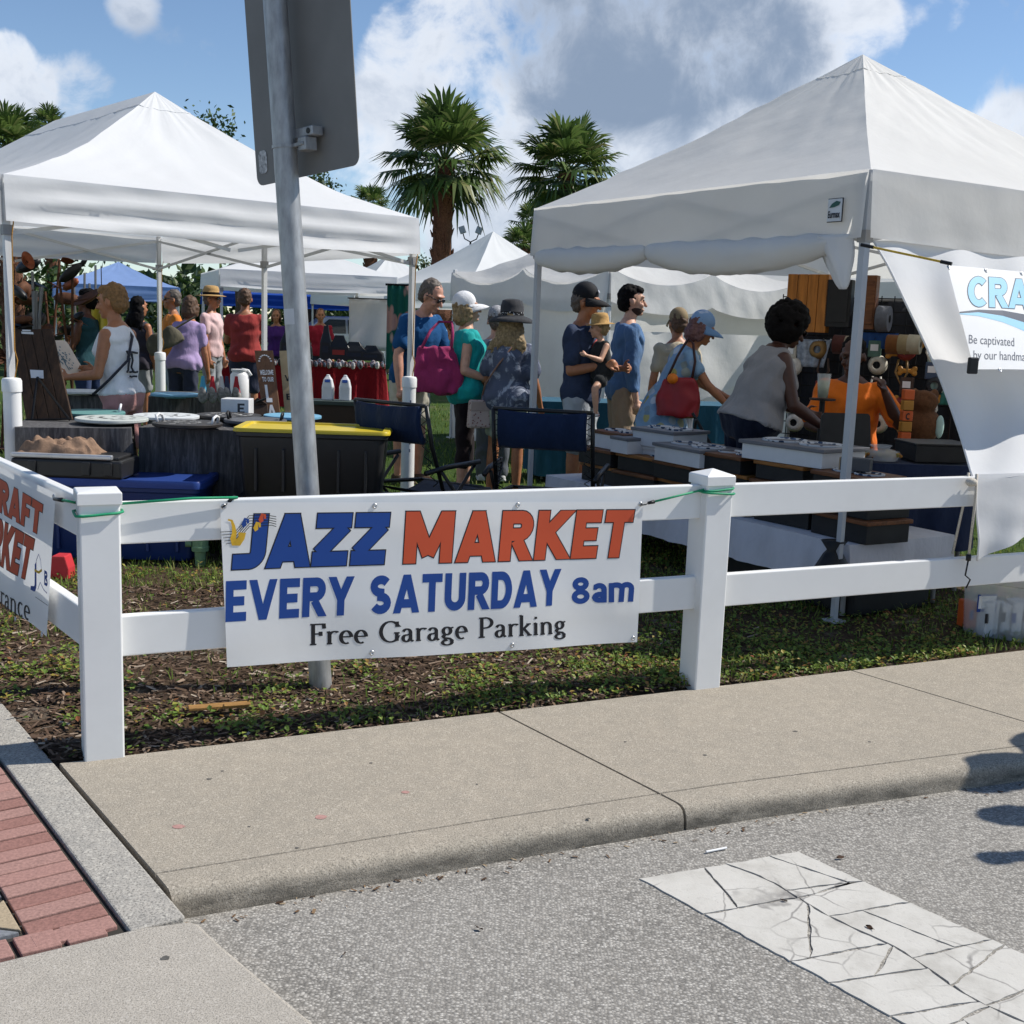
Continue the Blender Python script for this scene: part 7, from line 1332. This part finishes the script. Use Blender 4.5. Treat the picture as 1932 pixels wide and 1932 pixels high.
def car(label, px, py, Y, rz):
    q = aty(px, py, Y); t = thing('parked_car', (q.x, q.y, 0), label, 'car', rz); M_cp = mat('white_car_paint', (.7, .71, .72), .25, .02, spec=.6); M_gl = mat('car_glass', (.03, .035, .04), .08, spec=.7); prof = [(-2.2, .35), (-2.25, .75), (-2.1, .98), (-1.5, 1.02), (-.85, 1.5), (.9, 1.52), (1.75, 1.02), (2.15, .9), (2.2, .4)]; m = MB(); m.rings([[V(x, y * (1 if z_ < 1.1 else .82), z_) for x, z_ in prof] for y in (-.88, -.8, .8, .88)]); recalc(put('body', m, M_cp, t, bevel=.05))
    for s in (1, -1):
        for a, b in ((-1.2, -.3), (-.24, .62), (.68, 1.3)): m = MB(); m.add([V(x, s * (.9 if z_ < 1.2 else .8), z_) for x, z_ in ((a, 1.05), (b, 1.05), (min(b, .95), 1.42), (max(a, -.75), 1.42))], [(0, 1, 2, 3)]); put('window', m, M_gl, t)
        for x in (-1.4, 1.4): m = MB(); m.cyl((x, s * .74, .33), (x, s * .92, .33), .33, seg=22); w = put('wheel', m, M_blk, t); m = MB(); m.cyl((x, s * .925, .33), (x, s * .93, .33), .2, seg=16); rim = put('rim', m, M_grom, None); rim.parent = w
        m = MB(); m.ell((2.12, s * .6, .72), (.1, .2, .1)); put('headlight', m, M_wht, t, smooth=True)
car('white parked car seen beyond the red table', 660, 655, 33, .35); car('dark blue parked car behind the white car', 720, 650, 40, .2)
M_rust = mat('rusted_metal', hx('5b3a26'), .7, .4, 14, .4, 40, metal=.35); M_rust2 = mat('copper_metal', hx('8a4a2c'), .55, .35, 14, .3, 40, metal=.5); rr = random.Random(31)
for k, (px, Y) in enumerate(((22, 12.2), (62, 11.6), (98, 12.6), (128, 12.0), (160, 13.2))):
    q = aty(px, 600, Y); t = thing('metal_sculpture', (q.x, q.y, 0), ('rusty metal sculpture of dishes at the left picture edge', 'tall metal sculpture of rods and discs left of centre', 'copper leaf sculpture beside the tent leg', 'dark metal bird sculpture with raised wings', 'grey metal tube chime between sculptures and shopper')[k], 'sculpture', group='metal garden sculptures')
    m = MB()
    for j in range(5 if k in (1, 4) else 2): m.cyl((rr.uniform(-.12, .12), rr.uniform(-.1, .1), 0), (rr.uniform(-.14, .14), rr.uniform(-.1, .1), rr.uniform(1.6, 2.0)), .014, seg=6)
    m.lathe((0, 0, 0), [(.22, 0), (.22, .02), (.02, .03)], 18); put('stand', m, mat('grey_metal', (.2, .2, .2), .5, metal=.5) if k in (1, 4) else M_rust, t)
    for j in range(9):
        z_ = rr.uniform(.7, 1.95); a = rr.uniform(0, 6.28); r_ = rr.uniform(.06, .17); R = Matrix.Rotation(rr.uniform(-1.2, 1.2), 3, 'X') @ Matrix.Rotation(rr.uniform(-1.2, 1.2), 3, 'Y'); c = V(math.cos(a) * .2, math.sin(a) * .16, z_); m = MB()
        if j % 3 == 0: m.lathe(c, [(.002, -.03), (r_ * .5, -.02), (r_, .02)], 16, R, caps=False)
        elif j % 3 == 1: m.rings([[c + R @ V(x, y * f, .02 * f) for x, y in ((-r_, -.0), (-r_ * .3, -.06), (r_ * .5, -.05), (r_ * 1.4, 0), (r_ * .5, .05), (-r_ * .3, .06))] for f in (1, .9)])
        else: m.ell(c, (r_, r_ * .5, r_ * .35), R, 10, 6)
        put(('dish', 'leaf_blade', 'fish_body')[j % 3], m, (M_rust, M_rust2, M_blk)[(j + k) % 3], t, smooth=True, solid=.004 if j % 3 == 0 else 0); m = MB(); m.cyl((0, 0, z_ - .05), c, .006, seg=5); put('bracket', m, M_rust, t)
q = aty(193, 610, 12.4); t = thing('hung_dress', (q.x, q.y, 1.18), 'shiny yellow garment hanging behind the woman in the tank top', 'garment'); m = MB(); m.grid(lambda u, v: V((u - .5) * (.22 + .24 * v), .03 * math.sin(u * 22), .48 * (1 - v)), 24, 10); put('cloth', m, mat('yellow_satin', hx('d0bd4a'), .3, .1, 6), t, smooth=True, solid=.006); m = MB(); m.tube([(-.12, 0, .47), (0, 0, .52), (.12, 0, .47)], .006, 5); m.cyl((0, 0, .52), (0, 0, .75), .005, seg=5); put('hanger', m, M_wire, t)
q = aty(752, 600, 13.0); t = thing('printed_hanging', (q.x, q.y, .9), 'red and green printed cloth hanging behind the man in blue', 'cloth'); m = MB(); m.grid(lambda u, v: V((u - .5) * .26, .015 * math.sin(u * 20), .95 * (1 - v)), 16, 10); put('cloth', m, printed('red_green_print', hx('1f5a4c'), [hx('a0301f'), hx('c8b8a8')], 4, .5), t, smooth=True, solid=.004); m = MB(); m.cyl((-.15, 0, .96), (.15, 0, .96), .012, seg=6); put('rod', m, M_wire, t)
q = aty(700, 610, 19.9); t = thing('hung_sheet', (q.x, q.y, .95), 'grey white sheet hung at the right end of the red table tent', 'sheet'); m = MB(); m.grid(lambda u, v: V((u - .5) * .75, .03 * math.sin(u * 9 + v * 3), .85 * (1 - v)), 16, 10); put('cloth', m, M_old, t, smooth=True, solid=.004); m = MB(); m.cyl((-.4, 0, .86), (.4, 0, .86), .01, seg=6); put('rod', m, M_wire, t)
# more goods filling the grid wall, each hung on its own peg
rr = random.Random(55); cols = ['b8b2a4', '3f4f66', '7d2f2c', 'c9c4bc', '2a2c30', '8a6a3c', '506f64', 'd0cbc0', '46342a']
places = ['%s %s' % (a, b) for a in ('in the top row', 'in the second row', 'in the third row', 'in the fourth row', 'in the lowest row') for b in ('at the left end', 'left of the cup', 'behind the seated person', 'right of the tent leg', 'beside the mint cloth', 'at the far end')]
kinds = [('packet', 'packet'), ('round bowl', 'bowl'), ('leash loop', 'leash')]
for i in range(30):
    r_, c_ = divmod(i, 6); px, py = 1500 + c_ * 52 + rr.uniform(-8, 8), 645 + r_ * 36 + rr.uniform(-5, 5); a, z_ = gpx(px, py); kn, ct = kinds[(i * 7 + r_) % 3]; col = cols[(i * 5) % 9]; M_ = mat('goods_' + col, hx(col), .55, .2, 20)
    cn = {'b8b2a4': 'sand', '3f4f66': 'slate blue', '7d2f2c': 'dark red', 'c9c4bc': 'white', '2a2c30': 'black', '8a6a3c': 'tan', '506f64': 'green', 'd0cbc0': 'cream', '46342a': 'brown'}[col]
    t = thing('hung_' + ct, G(a, z_, .05), '%s %s on the grid wall %s' % (cn, kn, places[i]), ct, math.atan2(gd.y, gd.x), 'small goods on the grid wall'); m = MB()
    if ct == 'packet': m.box((0, -.02, -.06), (.10, .03, .13)); put('packet', m, M_, t, bevel=.008); m = MB(); m.box((0, -.036, -.05), (.06, .002, .05)); put('label_patch', m, M_wht, t)
    elif ct == 'bowl': m.lathe((0, -.03, -.05), [(.03, .03), (.055, .02), (.075, -.015)], 16, Matrix.Rotation(R_(90), 3, 'X'), caps=False); put('bowl', m, M_, t, smooth=True, solid=.005)
    else: m.tube([(-.03, -.015, .02), (-.045, -.02, -.08), (0, -.02, -.17), (.045, -.02, -.08), (.03, -.015, .02)], .009, 6); put('strap', m, M_, t, smooth=True)
    m = MB(); m.cyl((0, .02, .01), (0, -.04, .02), .003, seg=5); put('peg', m, M_wire, t)
# stand-in figure added out of frame to cast the right-edge shadow
p = Person('added shadow-casting person at the kerb outside the picture, one arm held out', 2660, 700, 4.34, 1.74, 200, 'tan', 4, fat=1.2, arms=(((.2, .6, -.75), (.55, .6, .15)), ((.1, -.3, -1), (.2, .0, -1))), vox=.02); p.shirt(cloth('outside_shirt', (.3, .3, .32)), .7); p.pants(cN, 2); p.hair(HB, 'crop', .016); p.shoes(MATS['canvas_shoe'])
t = thing('shadow_post', (2.93, 3.70, ROADZ), 'added shadow-casting grey post at the kerb outside the picture', 'post'); m = MB(); m.cyl((0, 0, 0), (0, 0, 1.55), .04, .035, 14); put('shaft', m, M_galv, t, autosmooth=40); m = MB(); m.lathe((0, 0, 1.55), [(.045, -.02), (.045, .02), (.01, .04)], 14); put('cap', m, M_blk, t, autosmooth=40)  # unseen post, added for the thin arm of the right-edge shadow
bc = thing('added_backdrop', G(GL * .5, .15, -.35), 'added black backdrop standing in for the dark background behind the grid wall', 'cloth', math.atan2(gd.y, gd.x)); m = MB(); m.grid(lambda u, v: V((u - .36) * (GL + .5), .03 * math.sin(u * 40) , 1.62 * (1 - v)), 60, 8); put('sheet', m, cloth('black_backdrop', (.02, .021, .026), .2), bc, smooth=True, solid=.004); m = MB(); m.cyl((-.36 * (GL + .5), 0, 1.63), (.64 * (GL + .5), 0, 1.63), .014, seg=8); put('rod', m, M_knuck, bc)  # added sheet that darkens the view through the grid wall
for x in (-.36, .64): m = MB(); m.cyl((x * (GL + .5), 0, -.15), (x * (GL + .5), 0, 1.63), .014, seg=8); put('upright', m, M_knuck, bc)
p = Person('second added shadow-casting person at the kerb outside the picture', 2745, 700, 4.05, 1.66, 190, 'fair', 2, fat=1.15, vox=.02, arms=(((.05, .2, -1), (.2, 0, -1)), ((.05, -.2, -1), (.2, 0, -1)))); p.shirt(cloth('outside_blouse', (.35, .3, .3)), .6); p.pants(cN, 2); p.hair(HB, 'crop', .016); p.shoes(MATS['canvas_shoe'])  # another unseen stand-in, added to widen the shadow on the road
rr = random.Random(90); M_gum = mat('old_gum', (.10, .095, .085), .9, .2, 60)
for (x, y, par, sz) in ((312, 1808, None, .011), (395, 1470, walk, .008), (1110, 1545, walk, .007), (1330, 1425, walk, .008), (420, 1455, walk, .006), (700, 1440, walk, .006), (1500, 1380, walk, .009), (560, 1600, walk, .006), (1180, 1400, walk, .006), (900, 1480, walk, .005), (1640, 1400, walk, .007), (470, 1560, walk, .005)):
    q = gz(x, y); m = MB(); m.add([q + V(math.cos(a) * sz * rr.uniform(.7, 1.2), math.sin(a) * sz * rr.uniform(.6, 1.1), .0011) for a in np.linspace(0, 6.28, 12)[:-1]], [tuple(range(11))]); o = put('gum_spot', m, M_gum, walk, world=True)
for (x, y, l) in ((1585, 1618, .012), (1640, 1750, .012), (905, 1752, .010), (1480, 1700, .008), (650, 1800, .007)):
    q = gz(x, y, ROADZ + .006); t = thing('dry_leaf', q, 'small dry leaf lying on the road %s' % ('at the upper end of the white stripe', 'on the white stripe', 'left of centre on bare asphalt', 'beside the white stripe edge', 'near the concrete apron')[[1585, 1640, 905, 1480, 650].index(x)], 'leaf', rr.uniform(0, 6), 'dry leaves on the road'); m = MB(); m.grid(lambda u, v: V((u - .5) * 2 * l, (v - .5) * l * math.sin(math.pi * max(.08, u)), .003 * math.sin(3 * u + 4 * v) + .002), 6, 3); put('blade', m, mat('dry_leaf_brown', hx('4a3424'), .8, .3, 60), t, smooth=True); m = MB(); m.cyl((-l, 0, .003), (-l * 1.5, .002, .004), .0008, seg=5); put('stem', m, MATS['dry_leaf_brown'], t)
